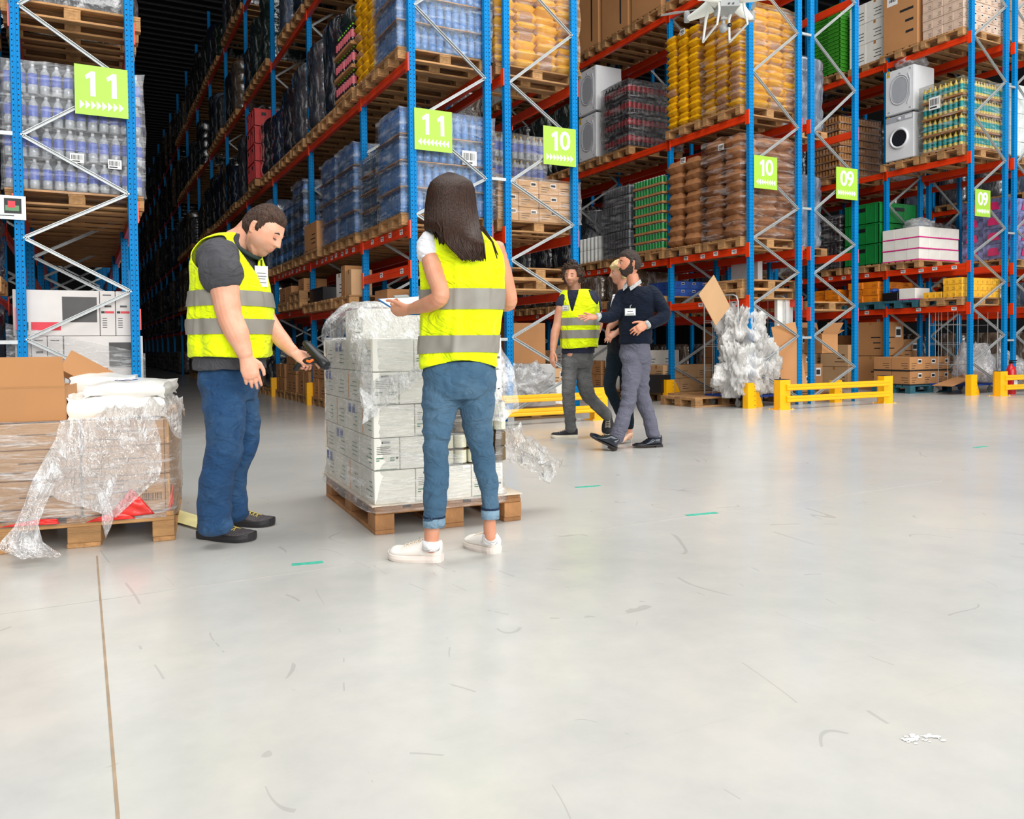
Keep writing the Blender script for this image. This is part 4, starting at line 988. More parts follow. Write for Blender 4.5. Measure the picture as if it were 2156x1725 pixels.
# floor of rack D
y = yD(0, 1); pallet(13.35, y - .15, 0, 'teal pallet on the floor under brown black-striped cartons', me=PT, detail=1)
stack_cartons(13.37, y - .13, PH, 3, 2, 2, 1.15, .76, .52, CARD, 'black-striped brown carton', 'on the teal floor pallet', marks=2, band=INK, tape=False)
for i, (x, yy, w, d, h) in enumerate(((13.9, 10.6, .6, .6, 1.35), (13.75, 11.3, .7, .7, .9), (14.4, 11.6, .6, .6, 1.1), (13.8, 12.2, .8, .6, .8), (14.6, 10.7, .5, .5, 1.0), (13.8, 13.0, .9, .8, 1.2))):
    stack_cartons(x, yy, 0, 1, 1, 2, w, d, h, (CARD, CARD2)[i % 2], 'large brown carton', ('right of the second blue post', 'just left of the second blue post', 'behind the first pair', 'further back', 'deep beside the posts', 'at the back')[i] + ', 09 rack floor', marks=2)
# --- rack D2 and beyond
XD2 = 15.02
def diapers(x, y, z):
    NV = mat('navy_pack_print', (112, 114, 156), rough=.35, var=.75, scale=8, rnd=.3); m = puff_box(M(), (0, 0, 0), (.39, .39, .27), .02, (6, 6, 5), 4, .01, 9.); m.m(1).add([(.08, -.028, .06), (.31, -.028, .06), (.27, -.03, .2), (.11, -.03, .2)], [(0, 1, 2, 3)], False)
    m.m(1).add([(-.028, .31, .06), (-.028, .08, .06), (-.03, .11, .2), (-.03, .27, .2)], [(0, 1, 2, 3)], False)
    me = m.mesh('nappy_pack', [NV, mat('magenta_print', (200, 40, 100), rough=.4)])
    for k in range(4):
        for i in range(3):
            for j in range(2):
                if j and i: continue
                ob('nappy_pack', me, None, (x + i * .4, y + j * .4, z + k * .28), label='navy and magenta soft pack stacked at the right edge', cat='soft pack', group='navy and magenta packs at the right edge')
pallet(XD2, Y0 + .15, LDb, 'pallet under the navy and magenta packs'); diapers(XD2, Y0 + .15, LDb + PH)
PRW = plastic('white_roll_pack', (214, 220, 216), rough=.35, var=.15)
for z, h in ((LDc, 1.3), (LDd, 1.3)):
    pallet(XD2, Y0 + .15, z, 'pallet at the right edge, %s shelf' % ('upper' if z > 5 else 'middle'))
    stack_cartons(XD2, Y0 + .15, z + PH, 5, 3, 5, 1.2, .8, h, PRW if z < 5 else SMALLC, 'pale wrapped pack', 'at the right edge, %s shelf' % ('upper' if z > 5 else 'middle'), marks=1 if z > 5 else 0, tape=False)
for b in range(3):
    for s in range(3 if b else 2):
        if b == 0: 
            yy = yD(0, s) + .9
            if s: continue
        else: yy = yD(b, s)
        for z in (LDb, LDc, LDd):
            if random.random() < .75: bulk(XD2, yy, z, random.choice((.9, 1.2)), random.choice((4, 5, 6, 0)), 4, 'hazy wrapped load behind the lemonade rack', group='hazy loads behind the lemonade rack')
        bulk(19.2, yy, LDa, .6, random.choice((2, 5, 6)), 2, 'low load on the distant rack', group='low loads on the distant rack'); bulk(19.2, yy, LDb, 1.2, random.choice((4, 5, 6)), 4, 'tall load on the distant rack', group='tall loads on the distant rack')
        bulk(19.2, yy, 0, 1.0, random.choice((2, 5, 6)), 3, 'floor load under the distant rack', group='floor loads under the distant rack')
        bulk(19.2, yy, LDc, 1.2, random.choice((4, 5, 6)), 4, 'high load on the distant rack', group='high loads on the distant rack')
for b in (1, 2, 3):
    for s in range(3):
        yy = yD(b, s)
        if b > 1:
            for z in (LDb, LDc, LDd): bulk(XD, yy, z, 1.2, random.choice((0, 2, 4, 5)), 4, 'dim load far along the 09 rack', group='dim loads far along the 09 rack')
            bulk(XD, yy, LDa, .5, random.choice((2, 5)), 2, 'dim low load far along the 09 rack', group='dim low loads far along the 09 rack')
            bulk(XD, yy, 0, .8, random.choice((2, 5)), 2, 'dim floor load far along the 09 rack', group='dim floor loads far along the 09 rack')
# crumpled film and bits on the floor beneath the D shelves
blob('crumpled_film', (14.5, 9.2, .5), (.38, .3, .42), CRUMP, 'heap of clear film in the right roll cage', seed=7, zmin=.2)
blob('crumpled_film', (15.4, 9.2, .42), (.5, .4, .28), CRUMP, 'heap of clear film beside the red extinguisher', seed=8, zmin=.0)
# red extinguishers
REDX = mat('extinguisher_red', (190, 16, 24), rough=.3)
def extinguisher(x, y, label):
    r = ob('fire_extinguisher', None, None, (x, y, 0), label=label, cat='fire extinguisher')
    M().lathe([(.07, 0), (.08, .02), (.08, .42), (.06, .48), (.025, .51), (.025, .54)], 16).obj('cylinder_body', REDX, r)
    M().box((-.02, -.03, .54), (.02, .03, .58)).box((-.01, -.1, .585), (.01, .03, .6)).box((-.01, -.09, .55), (.01, 0, .56)).obj('valve_handle', BLACKP, r)
    M().tube([(.0, .03, .56), (.07, .05, .5), (.095, .03, .35), (.095, 0, .15)], .01, 6).obj('hose', BLACKP, r)
    M().box((-.05, -.083, .15), (.05, -.078, .32)).obj('instruction_label', PAPER, r)
extinguisher(14.55, 8.55, 'red fire extinguisher standing behind the right-hand yellow rail'); extinguisher(15.5, 8.5, 'red fire extinguisher cut by the right picture edge')

# ------------------------------------------------------------------ guards
def post_guard(x, y, h, label, flip=1, w=.16, foot=.3):
    r = ob('post_guard', None, None, (x, y, 0), label=label, cat='guard')
    M().prism([(0, 0), (foot * flip, 0), (foot * flip, .05), (w * flip, h), (0, h)][::flip], -.006, .006, axis=1).obj('side_plate', YELLOW, r, (0, .1, 0))
    M().box((-w / 2, -.006, 0), (w / 2, .006, h)).obj('front_plate', YELLOW, r)
    M().box((-w / 2 - .003, -.0, 0), (-w / 2 + .003, .1, h)).obj('side_plate', YELLOW, r)
    for k in range(5): M().tube([(w / 2 - .03, -.008, h * (.12 + .18 * k)), (w / 2 - .03, 0, h * (.12 + .18 * k))], .007, 6).obj('bolt', INK, r)
post_guard(8.60, Y0 - .09, .37, 'yellow post guard at the foot of the sack rack\'s corner')
post_guard(8.60, Y0 + BAY1 - .05, .36, 'yellow post guard right of the bearded man', foot=.33)
post_guard(13.70, Y0 - .13, .36, 'yellow post guard at the foot of the lemonade rack'); post_guard(13.74, Y0 + 1.6, .38, 'yellow post guard with sloping foot left of the teal floor pallet')
post_guard(3.38, Y0 + BAY1 + BAY - .1, .37, 'yellow post guard nearer the wrapped boxes, beside stacked floor cartons')
post_guard(3.38, Y0 + BAY1 + 2 * BAY - .1, .37, 'yellow post guard further into the aisle')
post_guard(10.55, Y0 + .05, .35, 'small yellow guard behind the right end of the wide barrier', foot=.2)
def barrier(x0, x1, y, h, label, posts=(1, 1)):
    r = ob('rack_end_barrier', None, None, (x0, y, 0), label=label, cat='barrier'); L = x1 - x0
    for i, (px, on) in enumerate(((.09, posts[0]), (L - .09, posts[1]))):
        if not on: continue
        a = [(.09 * cos(t_), .07 * sin(t_)) for t_ in [pi * k / 8 for k in range(9)]]
        poly = [(-.1, -.075), (.1, -.075), (.1, .03)] + [(p[0], p[1] + .03) for p in a][1:-1] + [(-.1, .03)]
        po = M().prism(poly, .006, h, axis=2); po.obj('post', YELLOW, r, (px, 0, 0))
        M().prism([(q[0] * .98, q[1] * .98) for q in poly], h, h + .006, axis=2).obj('post_cap', INK, r, (px, 0, 0))
        M().box((px - .14, -.11, 0), (px + .14, .12, .007)).obj('base_plate', YELLOW, r)
        for bx, by in ((-.125, -.09), (.125, -.09), (-.125, .1), (.125, .1)): M().lathe([(.01, .007), (.01, .018), (.001, .02)], 6, (px + bx, by, 0)).obj('bolt', GALV, r)
    for z in (.145, .31):
        # folded rail section
        pr = [(-.085, -.045), (-.105, -.035), (-.105, -.012), (-.098, 0), (-.105, .012), (-.105, .035), (-.085, .045), (-.075, .045), (-.075, -.045)]
        m = M(); n_ = len(pr); xs = (.1, L - .1)
        vs = [(xx, yy, z + zz) for xx in xs for yy, zz in pr]
        m.add(vs, [tuple(range(n_)), tuple(range(n_, 2 * n_))[::-1]] + [(i, n_ + i, n_ + (i + 1) % n_, (i + 1) % n_) for i in range(n_)], False)
        ob('rail', recalc(m.mesh('rail', YELLOW)), r)
barrier(3.30, 5.86, Y0 - .32, .41, 'yellow two-rail barrier behind the long-haired woman')
barrier(8.74, 11.10, Y0 - .42, .42, 'yellow two-rail barrier in front of the brown cartons')
barrier(13.86, 16.3, Y0 - .42, .42, 'yellow two-rail barrier at the right edge before the extinguisher')

# ------------------------------------------------------------------ roll cages
def roll_cage(x, y, w, d, h, label, rot=0.):
    r = ob('roll_cage', None, None, (x, y, 0), (0, 0, rot), label=label, cat='roll cage')
    M().box((0, 0, .14), (w, d, .17)).obj('deck', mat('blue_dolly_plastic', (10, 60, 150), rough=.5), r)
    for cx, cy in ((.08, .08), (w - .08, .08), (.08, d - .08), (w - .08, d - .08)):
        m = M().tube([(cx - .015, cy, .055), (cx + .015, cy, .055)], .055, 12); m.box((cx - .03, cy - .02, .055), (cx - .02, cy + .02, .14)); m.obj('caster', GALV, r)
    for xx in (0.0, w):
        m = M(); R_ = .1
        pts = [(xx, 0, .17), (xx, 0, h - R_), (xx, R_ * .3, h - R_ * .3), (xx, R_, h), (xx, d - R_, h), (xx, d - R_ * .3, h - R_ * .3), (xx, d, h - R_), (xx, d, .17)]
        m.tube(pts, .012, 8)
        for k in range(1, 4): m.tube([(xx, d * k / 4, .17), (xx, d * k / 4, h)], .005, 6)
        for k in range(1, 4): m.tube([(xx, 0, .17 + (h - .2) * k / 4), (xx, d, .17 + (h - .2) * k / 4)], .005, 6)
        m.obj('side_grid', GALV, r)
    m = M()
    pts = [(0, d, h - .1), (.04, d, h - .02), (.1, d, h), (w - .1, d, h), (w - .04, d, h - .02), (w, d, h - .1)]
    m.tube(pts, .012, 8)
    for k in range(1, 5): m.tube([(w * k / 5, d, .17), (w * k / 5, d, h)], .005, 6)
    for k in range(0, 4): m.tube([(0, d, .2 + (h - .2) * k / 4), (w, d, .2 + (h - .2) * k / 4)], .005, 6)
    m.obj('back_grid', GALV, r)
    return r
roll_cage(8.56, 8.95, .96, .72, 1.66, 'wire roll cage stuffed with white film behind the sack rack post')
roll_cage(13.98, 8.98, .98, .7, 1.62, 'empty-sided wire roll cage between the right-hand blue posts', rot=.06)
WFILM = film_mat('milky_film', tint=(240, 238, 234), base=.5, streak=.5, scale=5., stretch=(1, 1, .4), bump=.8, rough=.12)
blob('film_bundle', (8.72, 9.08, 1.1), (.34, .34, .42), WFILM, 'big bundle of milky film spilling over the roll cage', seed=3, lump=.45, n=(110, 70), zmin=.2, vz=.35)
blob('film_bundle', (8.62, 8.98, .55), (.36, .3, .42), WFILM, 'lower bundle of milky film hanging from the roll cage', seed=13, lump=.5, n=(110, 70), zmin=.14, vz=.3)
blob('film_bundle', (9.08, 9.1, .62), (.34, .3, .5), WFILM, 'bundle of milky film inside the roll cage', seed=23, lump=.45, n=(110, 70), zmin=.19, vz=.35)
m_ = M().box((0, 0, 0), (.42, .012, .6)); o_ = m_.obj('cardboard_sheet', CARD2, None, (8.18, 9.0, 1.2), label='tan cardboard sheet sticking out of the roll cage', cat='cardboard'); o_.rotation_euler = (.1, -.75, .1)
m_ = M().box((0, 0, 0), (.4, .012, 1.0)); o_ = m_.obj('cardboard_sheet', CARD, None, (9.42, 8.9, .2), label='folded brown cardboard leaning right of the roll cage', cat='cardboard'); o_.rotation_euler = (0, -.2, -.3)
m_ = M().box((0, 0, 0), (1.3, .35, .012)); o_ = m_.obj('cardboard_sheet', CARD, None, (13.5, 8.95, .15), label='long flattened cardboard lying before the right roll cage', cat='cardboard'); o_.rotation_euler = (.0, -.18, .05)
# behind the left barrier: white cartons and film
stack_cartons(4.62, 9.15, PH, 1, 1, 1, .95, .6, .56, mat('grey_white_carton', (196, 194, 190), rough=.6), 'large pale carton', 'behind the left yellow barrier', marks=0)
pallet(4.58, 9.0, 0, 'pallet behind the left yellow barrier')
stack_cartons(5.62, 9.75, .0, 1, 1, 1, .45, .4, .42, CARDW, 'white carton', 'right of the film heap behind the left barrier', marks=0)
stack_cartons(5.75, 10.9, .0, 1, 1, 2, .7, .6, 1.3, CARD, 'tall brown carton', 'standing in the shade left of the curly-haired man', marks=0)
stack_cartons(6.1, 10.3, .0, 1, 1, 2, .4, .4, .6, CARD2, 'tan carton', 'by the curly-haired man\'s right hand', marks=2)
blob('crumpled_film', (4.95, 8.98, .46), (.42, .16, .26), CRUMP, 'heap of crumpled clear film behind the left barrier', seed=31, lump=.5, n=(50, 36), zmin=.145)

# ------------------------------------------------------------------ pixel helper (turns a viewing direction into a point on a real plane)
def ray(px, py):
    return (FW + RV * ((px - CX) / FPX) - UV * ((py - CY) / FPX))
def onplane(px, py, p0, n):
    d = ray(px, py); t = (Vector(p0) - CAMP).dot(Vector(n)) / d.dot(Vector(n)); return CAMP + d * t
def onfloor(px, py, z=0.): return onplane(px, py, (0, 0, z), (0, 0, 1))

# ------------------------------------------------------------------ white wrapped pallet
WR = -.065
wp = Vector((2.083, 3.80, 0))
ux = Vector((cos(WR), sin(WR), 0)); uy = Vector((-sin(WR), cos(WR), 0))     # along the .8 front, and into the depth
fl = wp - ux * .8
DW = mat('worn_pallet_wood', (158, 112, 70), rough=.85, var=.35, scale=6, bump=.5, bscale=22, rnd=.2)
pw = pallet(wp.x, wp.y, 0, 'worn wooden pallet under the film-wrapped white cartons', rot=pi / 2 + WR)
for c_ in list(pw.children):
    c_.data = c_.data.copy() if c_.data.users > 0 else c_.data
    c_.data.materials[0] = DW
GREENINK = mat('green_ink', (40, 110, 84), rough=.6); ORST = mat('orange_strip', (226, 158, 70), rough=.5)
CW2 = mat('off_white_carton', (240, 238, 228), rough=.6, var=.04, rnd=.03)
def white_box(a, b, d, z, h, label, printed, side='plain'):
    """box from a to b along the front, depth d from offset, at height z"""
    r = ob('white_carton', None, None, fl + ux * a + uy * d[0] + Vector((0, 0, z)), (0, 0, WR + random.uniform(-.008, .008)), label=label, cat='box')
    w = b - a - .004; dd = d[1] - d[0] - .004; h -= .004
    ob('carton_body', bevel(M().box((0, 0, 0), (w, dd, h)).mesh('carton_body', CW2), .003), r)
    if printed:
        m = M(); m.box((w * .3, -.0015, h * .84), (w * .62, -.0003, h * .9))
        for k in range(5): m.box((w * .1, -.0015, h * (.5 + .055 * k)), (w * (.45 + .3 * random.random()), -.0003, h * (.512 + .055 * k)))
        m.m(1)
        for k, (p_, q_) in enumerate(((.08, .36), (.62, .8), (.08, .2), (.62, .8))): m.box((w * p_, -.0015, h * (.36 - .07 * (k // 2))), (w * q_, -.0003, h * (.39 - .07 * (k // 2))))
        m.m(0).box((w * .86, -.0015, h * .34), (w * .94, -.0003, h * .4)); m.m(1).box((.005, -.001, .002), (w * .9, -.0003, h * .03))
        m.obj('carton_print', [INK, GREENINK], r)
    if side != 'none':
        m = M(); m.m(0)
        for k in range(4): m.box((-.0015, dd * .15, h * (.2 + .14 * k)), (-.0003, dd * (.3 + .3 * random.random()), h * (.225 + .14 * k)))
        m.m(1).box((-.0012, dd * .72, h * .02), (-.0002, dd * .78, h * .98)) if side == 'orange' else None
        if side == 'blue': m.m(2).box((-.0015, dd * .3, h * .6), (-.0003, dd * .5, h * .9)); m.box((-.0015, dd * .62, h * .6), (-.0003, dd * .82, h * .9))
        m.obj('side_print', [GREENINK, ORST, BLUEB], r)
ZB = .15
tiers = [ZB, ZB + .172, ZB + .335, ZB + .50, ZB + .665, ZB + .835]
ords = ['lowest', 'second', 'third', 'fourth', 'fifth']
PA = [0, .135, .36, .53, .70]; PB = [0, .215, .35, .52, .70]
for t_ in range(5):
    P_ = PA if t_ % 2 else PB
    h = tiers[t_ + 1] - tiers[t_]
    for k in range(4):
        prn = (k == 0 and t_ % 2 == 1) or (k == 1 and t_ % 2 == 0) or k == 3
        if k >= 2 and t_ in (1, 2) : continue
        cn = ('at the left corner', 'next to the corner one', 'third from the left corner', 'at the right corner')[k]
        white_box(P_[k], P_[k + 1], (0, .3), tiers[t_], h, 'white carton %s of the %s tier, wrapped pallet front' % (cn, ords[t_]), prn, 'orange' if k == 0 and t_ in (2, 3) else ('plain' if k == 0 else 'none'))
    for j in range(3):
        a = .3 + j * .3
        white_box(0, .3, (a, a + .3), tiers[t_], h, 'white carton, %s back from the corner, %s tier, on the wrapped pallet\'s left face' % (('first', 'second', 'third')[j], ords[t_]), False, ('orange', 'plain', 'blue')[(t_ + j) % 3])
# jar packs at the torn right corner
JAR = mat('brown_jar', (104, 84, 52), rough=.3, var=.2); JL = mat('jar_label', (216, 214, 190), rough=.5)
for t_ in (1, 2):
    for k in range(2):
        if k == 0 and t_ == 2: pass
        m = M()
        for i in range((3, 2)[k]):
            for j in range(4):
                for q in range(2):
                    can(m, .036 + i * .073, .036 + j * .073, .004 + q * .08, .076, .034, 10)
        o = m.obj('jar_pack', [JAR, JL if (t_ + k) % 2 else JAR], None, fl + ux * (.365 + .225 * k - .0) + uy * .01 + Vector((0, 0, tiers[t_])), label='brown jar pack, %s, in the torn side of the wrapped pallet, %s layer' % (('left one', 'right one')[k], ('lower', 'upper')[t_ - 1]), cat='jar pack'); o.rotation_euler = (0, 0, WR)
M().box((.32, .32, 0), (.68, 1.18, .67)).obj('load_core', CW2, None, fl + Vector((0, 0, ZB)), kind='stuff', label='inner cartons of the wrapped white pallet load', cat='box').rotation_euler = (0, 0, WR)
o = M().box((-.02, -.02, 0), (.80, 1.2, .006)).obj('slip_sheet', mat('slip_sheet_board', (216, 200, 180), rough=.6), None, fl + Vector((0, 0, .1445)), label='pale slip sheet between the worn pallet and the white cartons', cat='sheet'); o.rotation_euler = (0, 0, WR)
zt = tiers[5]
white_box(-.02 + .06, .36, (.35, .75), zt, .165, 'single white carton at the very top left of the wrapped pallet', False)
white_box(.38, .68, (.3, .7), zt, .12, 'lower white carton on top, under the clipboard', False)
# film: tight round the stack
FILMN = film_mat('near_film', base=.10, streak=.55, scale=2.6, stretch=(1.2, 1.2, 9), bump=.8, rough=.13)
FILMD = film_mat('draped_film', base=.24, streak=.75, scale=4.5, stretch=(2.5, 1, 1.3), bump=.9, rough=.12)
m = M()
def wrapf(u, v):
    a = u * 2 * pi; p = 14; c, s = cos(a), sin(a); r = (abs(c) ** p + abs(s) ** p) ** (-1 / p)
    z = .115 + v * (zt - .10)
    q = Vector((.355 + c * r * .355, .6 + s * r * .6, z))
    k = .012 + .012 * mnoise.noise(q * 5) + .008 * mnoise.noise(Vector((q.x * 3, q.y * 3, q.z * 40))) + .035 * max(0, 1 - v * 5) ** 1.5
    if s < -.3 and .5 < u: pass
    q += Vector((c, s, 0)) * k
    return fl + ux * q.x + uy * q.y + Vector((0, 0, q.z))
def keep_(i, j):
    u = i / 120; a = u * 2 * pi; v = j / 60
    # torn hole on the right half of the front
    return not (sin(a) < -.6 and .3 < cos(a) < .62 and .2 < v < .40 + .05 * sin(i * 3.1))
m.grid(wrapf, 120, 61, closed=True, keep=keep_)
m.obj('stretch_film', FILMN, None, label='clear stretch film wound tightly around the white cartons', cat='plastic film')
# film draped over the top carton like a tent
m = M()
def drape(u, v):
    x = -.12 + .9 * u; y = -.05 + 1.0 * v
    inx = max(0, max(.04 - x, x - .66)); iny = max(0, .33 - y)
    top = zt + (.185 if x < .40 else .15 - .03 * (x - .4))
    d = (inx ** 2 + iny ** 2) ** .5
    z = top + .01 - d * 1.05 + .02 * mnoise.noise(Vector((x * 9, y * 9, 0))) + .018 * mnoise.noise(Vector((x * 26 + y * 8, y * 5, 3)))
    xx = max(-.05 - .035 * abs(mnoise.noise(Vector((y * 8, z * 12, 1)))), x); yy = max(-.02 - .04 * abs(mnoise.noise(Vector((x * 10, z * 9, 5)))), y)
    if iny > .3: z -= .1 * (iny - .3) / .05 * (.6 + .6 * sin(x * 9 + 2.2))
    if inx > .08 and x < 0: z -= .5 * (inx - .08) * (1.2 + sin(y * 14))
    return fl + ux * xx + uy * yy + Vector((0, 0, z))
m.grid(drape, 80, 80)
m.obj('stretch_film', FILMD, None, label='milky film draped like a tent over the top cartons', cat='plastic film')
# torn tail flying out on the right
m = M()
def tail(u, v):
    p = fl + ux * (.80 + .30 * u) + uy * (.1 + .15 * v) + Vector((0, 0, .52 - .17 * u - .22 * v * (1 - .45 * u) - .09 * u * u))
    n = Vector((mnoise.noise(Vector((u * 6, v * 6, 1))), mnoise.noise(Vector((u * 6, v * 6, 5))), mnoise.noise(Vector((u * 8, v * 6, 9))))) * .05
    return p + n
m.grid(tail, 30, 18)
m.obj('stretch_film', FILMD, None, label='torn tail of film blowing out right of the wrapped pallet', cat='plastic film')

# ------------------------------------------------------------------ left pallet with brown cartons
LR = -.13
lx = Vector((cos(LR), sin(LR), 0)); ly = Vector((-sin(LR), cos(LR), 0))
lf = Vector((.392, 4.25, 0)) - lx * .8            # front left corner
pallet(.392, 4.25, 0, 'wooden pallet under brown cartons at the left edge', rot=pi / 2 + LR)
LH = [.15, .332, .475, .60]
for t_ in range(3):
    for k in range(2):
        for j in range(3):
            if j and k < 1: continue
            a = k * .395; h = LH[t_ + 1] - LH[t_] - .003
            w_ = ('left', 'right')[k]; lab = 'brown carton, %s column, %s tier of the left pallet, %s row' % (w_, ('bottom', 'middle', 'top')[t_], ('front', 'second', 'rear')[j])
            r = ob('cardboard_box', None, None, lf + lx * (a + .004) + ly * (j * .4 + .012) + Vector((0, 0, LH[t_])), (0, 0, LR + random.uniform(-.01, .01)), label=lab, cat='box')
            ob('carton_body', bevel(M().box((0, 0, 0), (.385, .385, h)).mesh('carton_body', CARD2), .004), r)
            m = M()
            for q in range(2): m.box((.03 + .1 * q, -.0015, h * (.25 + .3 * q)), (.18 + .1 * q, -.0003, h * (.29 + .3 * q)))
            if k == 1 and t_ == 0 and j == 0:
                for q in range(4): m.box((.04, -.0015, h * (.55 + .1 * q)), (.14 + .02 * q, -.0003, h * (.59 + .1 * q)))
                xx = .26
                for q in range(11): m.box((xx, -.0015, h * .3), (xx + random.choice((.003, .005)), -.0003, h * .5)); xx += .008
            m.obj('carton_print', mat('faded_print', (110, 82, 58), rough=.7), r)
            M().box((.36, -.001, 0), (.364, -.0002, h)).obj('carton_seam', mat('carton_seam_brown', (120, 88, 56), rough=.8), r)  # seam strip in a darker brown than the board
M().box((.0, .41, .15), (.38, 1.18, .59)).obj('load_core', CARD2, None, lf, kind='stuff', label='inner cartons of the left pallet', cat='box').rotation_euler = (0, 0, LR)
# red film corners
REDF = mat('red_plastic_sheet', (214, 44, 36), rough=.3, var=.2, scale=8, bump=.5, bscale=9)
def patch(pts, name, mt, label, cat, off=-.02, n=14, lump=.012, thick=.001, p0=None, nn=None):
    """small curved sheet through four pixel corners on the pallet front plane"""
    p0 = p0 if p0 is not None else lf + ly * off; nn = nn if nn is not None else ly
    C4 = [onplane(x, y, p0, nn) for x, y in pts]
    def f(u, v):
        a = C4[0].lerp(C4[1], u); b = C4[3].lerp(C4[2], u); q = a.lerp(b, v)
        return q - nn * (lump * mnoise.noise(Vector((u * 4, v * 4, pts[0][0]))) + .012 * sin(pi * u) * sin(pi * v))
    m = M().grid(f, n, n); o = m.obj(name, mt, None, label=label, cat=cat); s = o.modifiers.new('s', 'SOLIDIFY'); s.thickness = thick; return o
patch([(276, 1029), (278, 1029), (326, 1082), (222, 1092)], 'red_sheet', REDF, 'red triangular plastic sheet under film at the left pallet\'s corner', 'plastic sheet')
patch([(200, 1092), (262, 1068), (285, 1092), (180, 1101)], 'red_sheet', REDF, 'red plastic sheet lying flat left of the red triangle', 'plastic sheet')
patch([(85, 1093), (120, 1093), (125, 1103), (-10, 1112)], 'red_sheet', REDF, 'red plastic strip at the foot of the leftmost carton', 'plastic sheet')
patch([(349, 1082), (364, 1018), (365, 1060), (352, 1086)], 'red_sheet', mat('faded_red_sheet', (214, 110, 104), rough=.4), 'faded red sheet round the pallet\'s right corner', 'plastic sheet', off=.02)
# open box on top
r = ob('open_carton', None, None, lf + lx * -.09 + ly * .03 + Vector((0, 0, .602)), (0, 0, LR), label='open brown carton with its front flap raised on the left pallet', cat='box')
w_ = .42; t_ = .006; m = M()
for a, b in (((0, 0, 0), (w_, t_, .165)), ((0, .4, 0), (w_, .406, .165)), ((0, t_, 0), (t_, .4, .165)), ((w_ - t_, t_, 0), (w_, .4, .165)), ((0, 0, 0), (w_, .4, t_))): m.box(a, b)
m.obj('carton_body', CARD, r)
fm = M().add([(0, 0, .165), (w_, 0, .165), (w_ - .005, -.015, .305), (0, -.015, .305)], [(0, 1, 2, 3)], False); o = fm.obj('flap', CARD, r); o.modifiers.new('s', 'SOLIDIFY').thickness = .006
M().box((0, -.0012, .16), (w_, -.0002, .168)).obj('fold_line', TAPE, r)
M().box((w_, .1, .03), (w_ + .001, .3, .12)).obj('side_label', PAPER, r)
# the tilted carton behind and the white bags
o = M().box((0, 0, 0), (.42, .3, .012)).box((0, 0, -.12), (.42, .012, 0)).obj('cardboard_sheet', CARD, None, lf + lx * .27 + ly * .66 + Vector((0, 0, .93)), label='tilted brown carton lid behind the white bags', cat='cardboard'); o.rotation_euler = (-.5, .55, 0)
BAG = mat('white_plastic_bag', (238, 236, 230), rough=.3, var=.03, bump=.5, bscale=7, coat=.3)
def bag(a, b, z, w, d, h, label, seed):
    m = puff_box(M(), (0, 0, 0), (w, d, h), .025, (12, 8, 8), seed, .02, 9.)
    o = m.obj('plastic_bag', BAG, None, lf + lx * a + ly * b + Vector((0, 0, z)), label=label, cat='bag'); o.rotation_euler = (0, 0, LR + random.uniform(-.1, .1)); return o
bag(.335, .08, .605, .43, .5, .10, 'lower white plastic bag beside the open carton', 1)
bag(.40, .12, .705, .36, .42, .06, 'upper white plastic bag with blue print', 5)
bag(.30, .42, .70, .3, .3, .09, 'white plastic bag behind the two stacked ones', 9)
M().grid(lambda u, v: (.0 + .14 * u, .05 * v, .002 * sin(u * 20)), 12, 4).obj('blue_print', mat('blue_ink', (60, 84, 190), rough=.5), None, lf + lx * .53 + ly * .2 + Vector((0, 0, .785)), label='blue lettering smudge on the upper white bag', cat='print')
# films of the left pallet
m = M()
def lwrap(u, v):
    a = u * 2 * pi; p = 14; c, s = cos(a), sin(a); r = (abs(c) ** p + abs(s) ** p) ** (-1 / p)
    z = .12 + v * .49; q = Vector((.4 + c * r * .4, .6 + s * r * .6, z))
    q += Vector((c, s, 0)) * (.014 + .014 * mnoise.noise(q * 6) + .006 * mnoise.noise(Vector((q.x * 3, q.y * 3, q.z * 50))))
    return lf + lx * q.x + ly * q.y + Vector((0, 0, q.z))
m.grid(lwrap, 120, 50, closed=True)
m.obj('stretch_film', FILMN, None, label='clear film wound round the brown cartons on the left pallet', cat='plastic film')
def sheet_px(rows, off, label, mt=FILMD, n=44, amp=.03, name='stretch_film'):
    """hanging film: rows of (left px, right px, y px, outward offset) read on the pallet's front plane"""
    def f(u, v):
        k = v * (len(rows) - 1); i = min(int(k), len(rows) - 2); t = k - i
        L = rows[i][0] * (1 - t) + rows[i + 1][0] * t; R = rows[i][1] * (1 - t) + rows[i + 1][1] * t
        yl = rows[i][2] * (1 - t) + rows[i + 1][2] * t; yr = rows[i][3] * (1 - t) + rows[i + 1][3] * t; o_ = rows[i][4] * (1 - t) + rows[i + 1][4] * t
        q = onplane(L * (1 - u) + R * u, yl * (1 - u) + yr * u, lf - ly * (off + o_), ly)
        w = mnoise.noise(Vector((u * 7, v * 3, off * 50))) + .5 * mnoise.noise(Vector((u * 19, v * 6, 3)))
        q -= ly * (amp * (w + .4) + .01 * sin(u * 24 + v * 5)); q.z = max(q.z, .006 + .01 * abs(w)); return q
    return M().grid(f, n, n).obj(name, mt, None, label=label, cat='plastic film')
sheet_px([(128, 322, 885, 870, .0), (118, 338, 925, 925, .02), (92, 342, 970, 975, .03), (70, 336, 1010, 1005, .04), (62, 244, 1030, 1090, .03)], .02, 'crumpled film hanging down the front of the left pallet')
sheet_px([(66, 120, 1020, 1015, .04), (52, 100, 1060, 1055, .06), (30, 85, 1110, 1100, .10), (2, 92, 1140, 1140, .14), (0, 132, 1158, 1168, .2), (40, 125, 1176, 1172, .26)], .03, 'film tail trailing from the left pallet onto the floor', amp=.035)
sheet_px([(205, 222, 1040, 1035, .02), (216, 236, 1075, 1070, .03), (214, 240, 1100, 1092, .04), (222, 234, 1135, 1110, .05)], .05, 'twisted strand of film dangling below the cartons', n=20, amp=.01)
